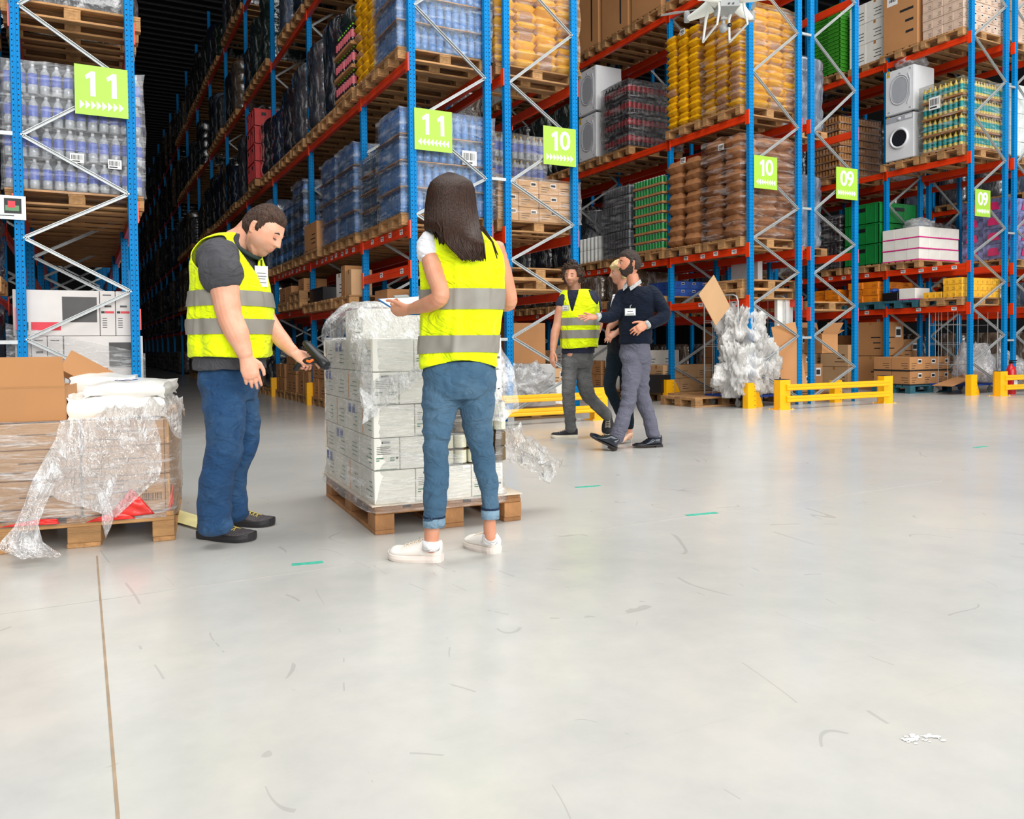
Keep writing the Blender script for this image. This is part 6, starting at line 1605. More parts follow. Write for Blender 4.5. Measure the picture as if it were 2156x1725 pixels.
def shoe(F, heel, toe, w, h, mats_, kind='sneaker', lift=0., laces=None, pitch=0., name='shoe'):
    """heel and toe are floor points in metres"""
    ax = (toe - heel); L = ax.length; ax.normalize(); sd = UPZ.cross(ax).normalized(); up_ = UPZ
    if pitch: ax, up_ = (ax * cos(pitch) + up_ * sin(pitch)), (up_ * cos(pitch) - ax * sin(pitch))
    base = heel + UPZ * lift
    def hw(t): return w * (.36 + .14 * sin(t * pi * .9) + .16 * max(0, sin((t - .25) * pi / .9))) * (1 if t < .80 else (max(0, 1 - ((t - .80) / .20) ** 2.4)) ** .5 * .90 + .10) * (1 if t > .1 else (.55 + .45 * (t / .1) ** .5))
    def top(t):
        if kind == 'dress': return h * (1. if t < .3 else (1 - .68 * min(1, (t - .3) / .38))) * (1 if t < .86 else 1 - .55 * ((t - .86) / .14) ** 2)
        return h * ((.92 + .08 * cos(t * 9)) if t < .32 else (1 - .40 * min(1, (t - .32) / .42))) * (1 if t < .88 else 1 - .32 * ((t - .88) / .12) ** 2)
    so = .026 if kind == 'sneaker' else (.012 if kind == 'dress' else .03)
    N = 30; n = 22
    m = M(); vs = []
    for i in range(N):
        t = i / (N - 1); W_ = hw(t); T_ = top(t)
        for k in range(n):
            a = 2 * pi * k / n; c, s_ = cos(a), sin(a)
            z = so * .7 + (T_ - so * .7) * (.5 + .5 * s_) ; wd = W_ * (abs(c) ** .6 * (1 if c > 0 else -1)) * (1 - .45 * max(0, s_) ** 1.5)
            vs.append(base + ax * (L * t) + sd * wd + up_ * z)
    fs = [tuple(range(n))[::-1], tuple(range((N - 1) * n, N * n))]
    for i in range(N - 1):
        for k in range(n): k2 = (k + 1) % n; fs.append((i * n + k, i * n + k2, (i + 1) * n + k2, (i + 1) * n + k))
    m.add(vs, fs, True); o = F.part(m, name, mats_[0])
    m = M(); vs = []
    for z0, kk in ((0, .97), (so * .5, 1.06), (so, 1.04), (so * 1.15, .98)):
        for side in (1, -1):
            rng = range(N) if side > 0 else range(N - 1, -1, -1)
            for i in rng:
                t = i / (N - 1); vs.append(base + ax * (L * (t * 1.03 - .012)) + sd * side * hw(t) * kk + up_ * ((0 if z0 == 0 else z0) + (.006 * (max(0, t - .8) / .2) if kind != 'dress' or True else 0)))
    n2 = 2 * N; fs = [tuple(range(n2))[::-1], tuple(range(3 * n2, 4 * n2))]
    for j in range(3):
        for k in range(n2): k2 = (k + 1) % n2; fs.append((j * n2 + k, j * n2 + k2, (j + 1) * n2 + k2, (j + 1) * n2 + k))
    m.add(vs, fs, False); F.part(m, 'sole', mats_[1], parent=o)
    if kind == 'dress': M_ = M(); q = base; F.part(M_.add([base + ax * (L * a) + sd * w * b + up_ * c for a in (0, .24) for b in (-.36, .36) for c in (-.02, .004)], [(0, 1, 3, 2), (4, 6, 7, 5), (0, 4, 5, 1), (2, 3, 7, 6), (1, 5, 7, 3), (0, 2, 6, 4)], False), 'heel', mats_[1], parent=o)
    if laces:
        m = M()
        for k in range(5):
            t = .36 + .075 * k; z = top(t) + .001; wv = hw(t) * .42
            for q in (1, -1): m.tube([base + ax * (L * t) + sd * wv * q + up_ * (z - .004), base + ax * (L * (t + .02)) + up_ * (z + .003), base + ax * (L * (t + .045)) - sd * wv * q + up_ * (top(t + .045) - .003)], .0022, 5)
        F.part(m, 'laces', laces, parent=o)
    return o
VESTM = cloth('hi_vis_fabric', (232, 255, 0), rough=.6, var=.03, sheen=.1, fine=900., bump=.1)
_b = VESTM.node_tree.nodes['Principled BSDF']
STRIPE = mat('reflective_tape_grey', (140, 136, 126), rough=.5, metal=.0, var=.06)
# ================================================================= the short-haired man with the scanner
def paint_head(Hd, spec):
    def f(p):
        q = Hd.L(p)
        if abs(q.x) > .6 or abs(q.y) > .7 or q.z > .65 or q.z < -.62: return None
        return spec(q)
    return f
def man1():
    F = Fig(3.93, (470, 1135), 'short-haired man in hi-vis vest and blue jeans pointing a scanner at the wrapped pallet')
    f = (RVH * cos(.30) - FWH * sin(.30)).normalized(); s = (-FWH * cos(.30) - RVH * sin(.30)).normalized()      # s: his right side, towards the camera
    SK = skin_mat('skin_scanner_man', (222, 166, 138))
    fh = (RV * cos(.52) - UV * sin(.52)) * cos(.16) - FW * sin(.16); uh = (UV * cos(.50) + RV * sin(.50))
    Hd = Head(F.j(553, 486, -.01), fh, uh, .252, jaw=.85, fat=.75, nose=.85)
    rings = [(484, 800, 0, .128, .165, 0), (484, 770, 0, .135, .17, 0), (488, 710, 0, .142, .175, 0), (489, 650, 0, .136, .18, 0), (486, 590, 0, .122, .185, 0), (481, 540, 0, .102, .18, 0), (486, 514, 0, .082, .15, 0), (500, 497, 0, .066, .09, 0), (512, 484, 0, .058, .062, 0)]
    m = M(); Hd.mesh(m)
    torso(m, F, [(a, b, c, d - .035, e - .035, 0) for a, b, c, d, e, _ in rings[2:-1]], f, s)
    limb(m, F, [(500, 515, 0, 34, 1.), (518, 500, -.005, 30, 1.), (536, 480, -.005, 29, 1.), (548, 470, 0, 27, 1.)])
    limb(m, F, [(532, 520, -.02, 24, 1.), (548, 517, -.015, 19, 1.), (556, 512, -.01, 14, 1.)])
    limb(m, F, [(488, 720, 0, 28), (476, 850, -.06, 18), (472, 940, -.09, 14), (454, 1040, -.09, 11), (455, 1100, -.09, 11), (466, 1116, -.07, 10)]); limb(m, F, [(488, 720, 0, 28), (507, 850, .06, 17), (510, 940, .11, 11), (492, 1030, .13, 9), (502, 1078, .13, 9)])
    # near arm hanging
    limb(m, F, [(466, 545, -.15, 28), (472, 600, -.20, 29), (478, 640, -.215, 26.5), (484, 668, -.22, 24.5), (498, 700, -.225, 24), (510, 730, -.225, 18), (517, 750, -.225, 14.5)])
    W = F.j(518, 753, -.225)
    hand(m, F, W, (F.j(532, 800, -.23) - W), -FW + RV * .35, RV - FW * .2, curl=(.32, .36, .4, .45), L=.172, spread=.03, tc=.25, sc=1.08)
    # far arm reaching
    limb(m, F, [(500, 560, .16, 30), (535, 620, .17, 26), (562, 676, .12, 22), (590, 712, .06, 18), (610, 734, .02, 13.5), (618, 741, .01, 12.5)])
    W2 = F.j(619, 742, .01)
    hand(m, F, W2, (F.j(652, 764, -.01) - W2), (UV * .8 - FW * .55), RV * .7 + UV * .4 - FW * .3, curl=(.25, .95, 1.0, 1.05), L=.165, spread=.02, tc=.35, sc=1.0, thumb_in=.25)
    def spec(q):
        if q.y > .1 and abs(q.x) < .085 and -.285 < q.z < -.205: return (*lin((188, 108, 98)), .6)
        if q.z < -.1 and q.y > -.2 and q.z > -.56:
            k = min(1, (-.1 - q.z) / .14) * min(1, (q.y + .2) / .15) * (1 if q.z < -.27 else min(1, abs(q.x) / .16))
            return (*lin((124, 90, 72)), .5 * k)
        return None
    remesh(m, F, 'body', SK, .0036, 2, paint=paint_head(Hd, spec))
    HAIR = mat('dark_brown_hair', (62, 40, 27), rough=.65, var=.45, scale=60, bump=.8, bscale=140, stretch=(1, 1, .3), spec=.4)
    def keep(p):
        ax_ = abs(p.x)
        if p.y > .12: lim = .255 if ax_ < .2 else .255 - (ax_ - .2) * .9
        elif p.y > -.02: lim = -.04 + (.0 if p.y < .06 else (p.y - .06) * 3.2)
        elif p.y > -.10: lim = .10
        else: lim = -.20
        if p.y > .12 and ax_ > .24: lim = max(lim, .12)
        return (p.z - lim) * 5
    Hd.hair(keep, .042, .02, 10., F, 'hair', HAIR)
    # sideburn and neck hair, brows, eyes
    m = M()
    for sx in (-1, 1):
        pts = [Hd.W(sx * .06, .385, .085), Hd.W(sx * .12, .375, .105), Hd.W(sx * .185, .335, .075)]; m.tube(pts, [.008 * Hd.H, .017 * Hd.H, .006 * Hd.H], 6)
    F.part(m, 'eyebrows', HAIR)
    EI = mat('eye_dark', (40, 28, 20), rough=.15)
    for sx in (-1, 1):
        m = M(); C = Hd.W(sx * .125, .352, .0)
        m.grid(lambda u, v: C + (Hd.r * 1.35 * sin(2 * pi * u) * cos((v - .5) * pi) + Hd.f * .7 * cos(2 * pi * u) * cos((v - .5) * pi) + Hd.u * .8 * sin((v - .5) * pi)) * .0085, 14, 10, closed=True); F.part(m, 'eyelid', mat('eyelid_skin', (196, 136, 112), rough=.5))
        m = M(); m.tube([Hd.W(sx * .075, .374, -.018), Hd.W(sx * .125, .386, -.030), Hd.W(sx * .175, .358, -.018)], .0020, 5); F.part(m, 'eyelashes', EI)
    # grey polo shirt: torso, sleeve, collar
    POLO = cloth('charcoal_polo', (72, 72, 76), var=.1)
    m = M(); torso(m, F, [(484, 777, 0, .144, .182, 0)] + rings[2:-1], f, s)
    limb(m, F, [(478, 530, -.12, 30), (465, 548, -.16, 40), (466, 572, -.19, 43), (470, 588, -.205, 41), (474, 597, -.21, 37)], n=22)
    limb(m, F, [(480, 530, .12, 30), (495, 548, .17, 42), (505, 572, .19, 40), (512, 592, .19, 38)], n=22)
    remesh(m, F, 'polo_shirt', POLO, .006, 3, folds=(.007, 7, 9), seed=3)
    m = M()
    cc = F.j(513, 517); ff = f
    cr = [cc + ff * (.074 * cos(2 * pi * k / 24)) + s * (.078 * sin(2 * pi * k / 24)) + UPZ * (-.062 * cos(2 * pi * k / 24)) for k in range(25)]
    m.tube(cr, .011, 8); F.part(m, 'collar', mat('green_black_collar', (36, 52, 46), rough=.8))
    # vest
    vr = [(489, 752, 0, .150, .185, 0), (489, 720, 0, .151, .187, 0), (490, 670, 0, .150, .19, 0), (489, 620, 0, .135, .192, 0), (484, 570, 0, .122, .19, 0), (480, 535, 0, .110, .172, 0), (484, 512, 0, .088, .14, 0), (500, 495, 0, .070, .085, 0)]
    o, P = vest(F, vr, f, s, 0, vneck=(.52, .9), stripes=((.155, .285), (.43, .56)) if False else ((.19, .275), (.35, .44)), seed=1.3, arm_w=.86, armbot=.55, armtop=.93, hemdip=.006, creases=(1.9, .55, 2.6))
    # badge
    b0 = P(-.12, .60, .016); nb = (f * cos(.5) + s * sin(.5)); tb = nb.cross(UPZ)
    m = M(); m.add([b0 + tb * x_ + UPZ * z_ + nb * y_ for x_ in (-.034, .034) for y_ in (0, .003) for z_ in (-.10, -.0)], [(0, 1, 3, 2), (4, 6, 7, 5), (0, 4, 5, 1), (2, 3, 7, 6), (1, 5, 7, 3), (0, 2, 6, 4)], False); bd = F.part(m, 'name_badge', PAPER)
    for z_, w_ in ((-.035, .022), (-.05, .026), (-.062, .02), (-.08, .024)):
        F.part(M().add([b0 + tb * (w_ * x_) + UPZ * (z_ + .0022 * q_) + nb * .0036 for x_, q_ in ((-1, -1), (1, -1), (1, 1), (-1, 1))], [(0, 1, 2, 3)], False), 'badge_text', mat('grey_ink', (110, 110, 112), rough=.6), parent=bd)
    F.part(M().tube([b0 + UPZ * .0 + nb * .003, b0 + UPZ * .03 + nb * .004], .004, 6), 'badge_clip', BLACKP)
    # jeans
    J = cloth('blue_denim', (28, 62, 100), wear=(78, 112, 146), var=.2, scale=5)
    m = M()
    torso(m, F, [(484, 842, 0, .11, .135, 0), (483, 815, 0, .122, .155, 0), (483, 790, 0, .125, .160, 0), (484, 770, 0, .105, .14, 0)], f, s, nv=12)
    limb(m, F, [(468, 815, -.07, 42, 1.), (472, 860, -.08, 42), (474, 910, -.085, 39), (472, 945, -.09, 37), (462, 985, -.09, 34), (453, 1030, -.09, 33), (451, 1075, -.09, 33), (455, 1114, -.09, 33.5)], n=22)
    limb(m, F, [(502, 815, .06, 40), (509, 860, .07, 36), (516, 905, .10, 32), (512, 945, .11, 28), (500, 985, .12, 26), (492, 1025, .13, 25), (496, 1060, .13, 25), (502, 1088, .13, 25)], n=22)
    remesh(m, F, 'jeans', J, .0065, 3, folds=(.008, 5, 11), seed=9)
    SG = mat('grey_mesh_shoe', (74, 68, 70), rough=.7, var=.25, scale=60, bump=.4, bscale=200); SB = mat('black_rubber', (34, 32, 34), rough=.6); LY = mat('yellow_lace', (196, 176, 90), rough=.6)
    h1 = onfloor(420, 1131); t1 = onfloor(534, 1139); shoe(F, h1, t1, .11, .082, [SG, SB], 'trainer', laces=LY)
    h2 = onfloor(478, 1103); t2 = onfloor(575, 1107); shoe(F, h2, t2, .105, .08, [SG, SB], 'trainer', laces=LY)
    # scanner: held, so a thing of its own
    sc = ob('barcode_scanner', None, None, F.j(664, 745, -.02), label='black handheld barcode scanner with orange trigger in the man\'s outstretched hand', cat='scanner')
    P0 = sc.location
    a = F.j(643, 722, .0); b = F.j(686, 770, -.06); ax = (b - a).normalized(); w_ = ax.cross(FW).normalized()
    m = M(); tubeK(m, [a, a.lerp(b, .2), a.lerp(b, .55), a.lerp(b, .8), b], [.016, .021, .023, .027, .026], [1.25] * 5, 14)
    m.v = [tuple(Vector(v) - P0) for v in m.v]; m.obj('scanner_body', mat('scanner_black_plastic', (20, 22, 22), rough=.4), sc)
    m = M()
    for k in range(9): c_ = a.lerp(b, .05 + .085 * k) - w_ * .021; m.tube([c_ - FW * .018, c_ + FW * .018], .004, 6)
    m.v = [tuple(Vector(v) - P0) for v in m.v]; m.obj('keypad_ridge', SB, sc)
    g = [F.j(668, 757, -.03), F.j(650, 760, -.02), F.j(632, 764, -.005), F.j(622, 778, .0)]
    m = M(); tubeK(m, g, [.018, .017, .0165, .014], [1.2] * 4, 12); m.v = [tuple(Vector(v) - P0) for v in m.v]; m.obj('handle', BLACKP, sc)
    m = M(); m.tube([F.j(660, 757, -.045), F.j(652, 762, -.05), F.j(646, 760, -.045)], .007, 8); m.v = [tuple(Vector(v) - P0) for v in m.v]; m.obj('trigger', mat('orange_trigger', (240, 110, 20), rough=.4), sc)
    m = M(); wn = b + ax * .014; m.tube([wn - FW * .02, wn + FW * .02], .012, 8); m.v = [tuple(Vector(v) - P0) for v in m.v]; m.obj('scan_window', GLK, sc)
man1()
# ================================================================= the long-haired woman
def woman1():
    F = Fig(3.52, (905, 1180), 'long-haired woman seen from behind in hi-vis vest and rolled blue jeans')
    f = (FWH * cos(.12) + RVH * sin(.12)).normalized(); s = (RVH * cos(.12) - FWH * sin(.12)).normalized()
    SK = skin_mat('skin_woman', (206, 146, 116))
    fh = (FW * .9 - RV * .42 - UV * .32); Hd = Head(F.j(945, 425, .04), fh, UV + FW * .15, .225, jaw=1.)
    rings = [(968, 790, 0, .11, .155, 0), (966, 740, 0, .10, .14, 0), (968, 690, 0, .095, .13, 0), (970, 640, 0, .10, .14, 0), (970, 590, 0, .105, .155, 0), (970, 545, 0, .10, .172, 0), (966, 515, 0, .085, .168, 0), (960, 497, 0, .062, .12, 0), (952, 482, 0, .05, .06, 0)]
    m = M(); Hd.mesh(m, (56, 40))
    torso(m, F, [(a, b, c, d - .01, e - .015, 0) for a, b, c, d, e, _ in rings[1:]], f, s)
    limb(m, F, [(955, 500, .0, 28), (950, 470, .02, 25), (948, 445, .03, 24)])
    limb(m, F, [(908, 515, -.02, 20), (908, 548, -.08, 20), (916, 580, -.14, 19), (926, 608, -.18, 18), (926, 627, -.19, 18), (906, 639, -.14, 17), (884, 646, -.06, 14.5), (868, 650, .0, 11.5), (862, 651, .01, 11)])
    W = F.j(862, 651, .01)
    hand(m, F, W, (F.j(828, 655, .06) - W), (-FW * .7 - UV * .6), UV * .8 + FW * .3, curl=(.9, .95, 1.0, 1.0), L=.165, spread=.02, tc=.1, sc=.95)
    limb(m, F, [(1040, 520, .02, 22), (1054, 560, .05, 20), (1066, 600, .07, 18), (1072, 635, .09, 18), (1060, 640, .14, 17), (1030, 640, .22, 14), (1000, 636, .27, 12)])
    W = F.j(998, 636, .28)
    hand(m, F, W, (F.j(960, 632, .30) - W), (-UV), FW, curl=(.7, .8, .9, .9), L=.165, sc=.95)
    # calves and feet above the shoes
    limb(m, F, [(955, 740, 0, 40), (930, 850, -.02, 28), (922, 940, -.03, 18), (916, 1040, -.02, 17), (912, 1095, -.02, 17), (909, 1120, -.02, 16), (908, 1148, -.02, 15), (906, 1158, -.02, 12)])
    limb(m, F, [(980, 740, 0, 40), (1002, 850, .02, 28), (1014, 940, .05, 14), (1027, 1030, .07, 9), (1031, 1080, .085, 11), (1031, 1108, .10, 14), (1032, 1130, .10, 14), (1030, 1140, .10, 11)])
    remesh(m, F, 'body', SK, .0038, 2)
    TEE = cloth('white_tee', (234, 234, 236), var=.04)
    m = M(); torso(m, F, rings[1:], f, s)
    limb(m, F, [(925, 505, .0, 22), (908, 510, -.02, 26), (902, 526, -.05, 26), (903, 541, -.07, 25)], n=20)
    limb(m, F, [(1015, 515, .02, 20), (1030, 528, .03, 21), (1042, 545, .05, 19)], n=20)
    remesh(m, F, 'tee_shirt', TEE, .006, 3, folds=(.003, 9, 9), seed=1)
    vr = [(967, 768, 0, .12, .148, 0), (968, 735, 0, .122, .153, 0), (971, 690, 0, .12, .158, 0), (973, 640, 0, .12, .163, 0), (974, 590, 0, .12, .167, 0), (974, 545, 0, .118, .172, 0), (971, 512, 0, .10, .160, 0), (958, 492, 0, .075, .115, 0), (946, 472, 0, .055, .065, 0)]
    o, P = vest(F, vr, f, s, 0, stripes=((.10, .205), (.34, .445)), seed=5.2, arm_w=.52, armbot=.56, armtop=.90, hemdip=.022, off=.012, creases=(pi, pi - .75, pi + .95))
    J = cloth('faded_denim', (60, 92, 118), wear=(104, 134, 156), var=.16, scale=6)
    m = M()
    torso(m, F, [(967, 838, 0, .10, .12, 0), (967, 815, 0, .118, .155, 0), (967, 790, 0, .12, .158, 0), (967, 760, 0, .11, .15, 0)], f, s, nv=12)
    limb(m, F, [(930, 815, -.01, 40), (927, 850, -.02, 38.5), (921, 895, -.03, 32), (918, 935, -.03, 27), (919, 975, -.03, 25.5), (919, 1015, -.03, 26), (916, 1055, -.03, 24), (914, 1098, -.03, 22)], n=22)
    limb(m, F, [(1004, 815, .0, 39), (1004, 850, .01, 38), (1006, 895, .03, 32), (1012, 935, .05, 26.5), (1020, 975, .06, 24), (1027, 1015, .07, 22.5), (1031, 1050, .08, 20), (1032, 1080, .08, 18.5)], n=22)
    remesh(m, F, 'jeans', J, .006, 3, folds=(.006, 6, 16), seed=4)
    for C_, R_ in (((914, 1100, -.03), 23.5), ((1032, 1083, .08), 20)):
        m = M(); tubeK(m, [F.j(C_[0], C_[1] - 11, C_[2]), F.j(C_[0], C_[1] + 9, C_[2])], [R_ * F.s, R_ * F.s], [1, 1], 24, rnd=False); F.part(m, 'rolled_cuff', cloth('pale_denim_cuff', (128, 156, 176), var=.12))
        m = M(); tubeK(m, [F.j(C_[0], C_[1] - 14, C_[2]), F.j(C_[0], C_[1] - 10, C_[2])], [R_ * F.s * 1.02] * 2, [1, 1], 24, rnd=False); F.part(m, 'cuff_seam', cloth('dark_denim_seam', (30, 46, 70)))
    WS = mat('white_leather', (232, 226, 218), rough=.5, var=.03); WR_ = mat('white_rubber', (226, 214, 204), rough=.6)
    SOCK = cloth('white_sock', (238, 236, 236), var=.03)
    for C_ in ((908, 1142, -.02, 18.5), (1032, 1128, .11, 17)):
        m = M(); tubeK(m, [F.j(C_[0], C_[1] - 4, C_[2]), F.j(C_[0] - 1, C_[1] + 16, C_[2])], [C_[3] * F.s] * 2, [1, 1], 20, rnd=False); F.part(m, 'sock', SOCK)
    shoe(F, onfloor(930, 1182), onfloor(822, 1174), .105, .092, [WS, WR_], 'sneaker', laces=mat('cream_lace', (220, 206, 184), rough=.7))
    shoe(F, onfloor(1046, 1166), onfloor(990, 1146), .10, .088, [WS, WR_], 'sneaker', laces=mat('cream_lace', (220, 206, 184), rough=.7))
    # hair
    HR = mat('long_dark_hair', (48, 29, 19), rough=.42, var=.5, scale=60, stretch=(3, 3, .15), bump=.2, bscale=60, spec=.22)
    def keep(p): return 1. if (p.z > -.25 and (p.y < .22 or p.z > .25)) else -1
    Hd.hair(keep, .05, .008, 5., F, 'hair', HR, n=(64, 48))
    m = M(); rnd = random.Random(3)
    for k in range(210):
        u = (k % 105) / 104 ; layer = k // 105; ju = rnd.uniform(-.01, .01); u2 = min(1, max(0, u + ju))
        bul = sin(u2 * pi) ** .6
        dd = -.125 * bul - .012 * layer
        top_ = (946 + 6 * (u2 - .5), 365 + rnd.uniform(-1, 2), .03)
        A = (908 + 84 * u2, 385 - 6 * bul, -.05 * bul + .01)
        B = (897 + 104 * u2, 432, dd + .035); C = (895 + 114 * u2, 478, dd - .02)
        if u2 < .34:
            e = rnd.uniform(470, 500) if u2 < .22 else rnd.uniform(500, 522)
            D_ = (899 + 105 * u2, (478 + e) / 2 + 4, dd + .02 - .02 * u2); E_ = (901 + 100 * u2 + rnd.uniform(-3, 3), e + 6, -.10 if u2 > .15 else -.03)
            pts = [top_, A, B, C, D_, E_]
        else:
            w = (u2 - .34) / .66
            D_ = (940 + 78 * w + rnd.uniform(-1, 1), 512, -.17 - .005 * layer); E_ = (974 + 47 * w + rnd.uniform(-2, 2), 549 + rnd.uniform(-5, 3) - 3 * abs(w - .5), -.168 - .004 * layer)
            pts = [top_, A, B, C, D_, E_]
        P = [F.j(*q) for q in pts]; sm = []
        for i in range(len(P) - 1):
            p0, p1, p2, p3 = P[max(i - 1, 0)], P[i], P[i + 1], P[min(i + 2, len(P) - 1)]
            for q in range(3):
                t = q / 3; sm.append(.5 * ((2 * p1) + (p2 - p0) * t + (2 * p0 - 5 * p1 + 4 * p2 - p3) * t * t + (3 * p1 - p0 - 3 * p2 + p3) * t ** 3))
        sm.append(P[-1]); L_ = len(sm)
        m.tube(sm, [.0052 * (1 if i < L_ - 4 else (L_ - i) / 4.5) * (.6 if i == 0 else 1) for i in range(L_)], 6)
    for (x0, y0, x1, y1) in ((1010, 480, 1048, 538), (1014, 476, 1046, 545), (925, 470, 930, 512), (918, 465, 926, 500), (930, 470, 944, 505), (935, 474, 950, 500)):
        for q in range(4): m.tube([F.j(x0 + q, y0, -.13), F.j((x0 + x1) / 2 + q + 6, (y0 + y1) / 2, -.15), F.j(x1 + q * .5, y1, -.16)], [.0025, .002, .0008], 5)
    F.part(m, 'hair_strands', HR)
    # clipboard in the left hand
    cb = ob('clipboard', None, None, F.j(845, 645, .2), label='blue-edged clipboard with white paper held by the woman', cat='clipboard')
    q = [F.j(795, 632, .30), F.j(892, 626, .42), F.j(905, 664, .16), F.j(846, 664, .13)]
    m = M(); m.add([v - cb.location for v in q], [(0, 1, 2, 3)], False); o = m.obj('board', mat('blue_board_plastic', (20, 110, 180), rough=.4), cb); o.modifiers.new('s', 'SOLIDIFY').thickness = .006
    cc = (q[0] + q[1] + q[2] + q[3]) / 4; nn = (q[1] - q[0]).cross(q[3] - q[0]).normalized(); nn = nn if nn.z > 0 else -nn
    m = M(); m.add([(v.lerp(cc, .05) + nn * .005) - cb.location for v in q], [(0, 1, 2, 3)], False); o = m.obj('paper_sheet', WHITE, cb); o.modifiers.new('s', 'SOLIDIFY').thickness = .002
    m = M(); a, b = q[0].lerp(q[1], .35), q[0].lerp(q[1], .65); m.bar(a + nn * .01 - cb.location, b + nn * .01 - cb.location, .02, .01, nn); m.obj('clip', GALV, cb)
woman1()
# ================================================================= the three walkers
def eyes(F, Hd, sz=.0095, sx_=.125, closed=False, y=.335):
    EW = mat('eye_white', (226, 222, 216), rough=.2); EI = mat('eye_dark', (40, 28, 20), rough=.15)
    for sx in (-1, 1):
        C = Hd.W(sx * sx_, y, .005)
        def ball(C, r): 
            m = M(); m.grid(lambda u, v: C + (Hd.r * sin(2 * pi * u) * cos((v - .5) * pi) + Hd.f * cos(2 * pi * u) * cos((v - .5) * pi) + Hd.u * sin((v - .5) * pi)) * r, 14, 10, closed=True); return m
        if not closed:
            F.part(ball(C, sz), 'eye', EW); F.part(ball(C + Hd.f * sz * .55, sz * .6), 'iris', EI)
        m = M(); m.tube([Hd.W(sx * .075, y + .03, .002), Hd.W(sx * .125, y + .045, .014 if not closed else -.008), Hd.W(sx * .178, y + .015, .002)], .0022, 5); F.part(m, 'eyelashes', EI)
def brows(F, Hd, mt, z=.095):
    m = M()
    for sx in (-1, 1): m.tube([Hd.W(sx * .055, .385, z - .01), Hd.W(sx * .12, .375, z + .012), Hd.W(sx * .19, .325, z - .012)], [.009 * Hd.H, .018 * Hd.H, .006 * Hd.H], 6)
    F.part(m, 'eyebrows', mt)
def badge(F, c, n_, w, h, clip=True):
    n_ = n_.normalized(); t_ = n_.cross(UPZ).normalized()
    def slab(m, hw, hh, y0, y1): m.add([c + t_ * x_ + UPZ * z_ + n_ * y_ for x_ in (-hw, hw) for y_ in (y0, y1) for z_ in (-hh, hh)], [(0, 1, 3, 2), (4, 6, 7, 5), (0, 4, 5, 1), (2, 3, 7, 6), (1, 5, 7, 3), (0, 2, 6, 4)], False); return m
    b = F.part(slab(M(), w / 2, h / 2, 0, .003), 'name_badge', mat('badge_holder', (150, 160, 150), rough=.3))
    F.part(slab(M(), w * .45, h * .42, .0031, .0045), 'badge_card', PAPER, parent=b)
    for z, ww in ((.05, .5), (-.28, .7)):
        m = M(); c2 = c + UPZ * (h * z); m.add([c2 + t_ * (w * ww * .5 * x_) + UPZ * (h * .04 * z_) + n_ * .0048 for x_, z_ in ((-1, -1), (1, -1), (1, 1), (-1, 1))], [(0, 1, 2, 3)], False); F.part(m, 'badge_text', INK, parent=b)
    F.part(M().tube([c + UPZ * h * .5 + n_ * .003, c + UPZ * (h * .5 + .02) + n_ * .004, c + UPZ * (h * .5 + .03) + n_ * .004 - t_ * .012], .004, 6), 'badge_clip', GALV)
def beard_shell(F, Hd, mt, off=.013):
    def keep(p):
        if p.y < -.05: return -1
        if abs(p.x) < .07 and -.28 < p.z < -.21 and p.y > .1: return -1
        lim = .02 if p.y < .03 else (.02 - (p.y - .03) * 1.5 if p.y < .2 else (-.235 if abs(p.x) > .1 else -.165))
        return (lim - p.z) * 8
    return Hd.hair(keep, off, .008, 16., F, 'beard', mt, n=(72, 56))
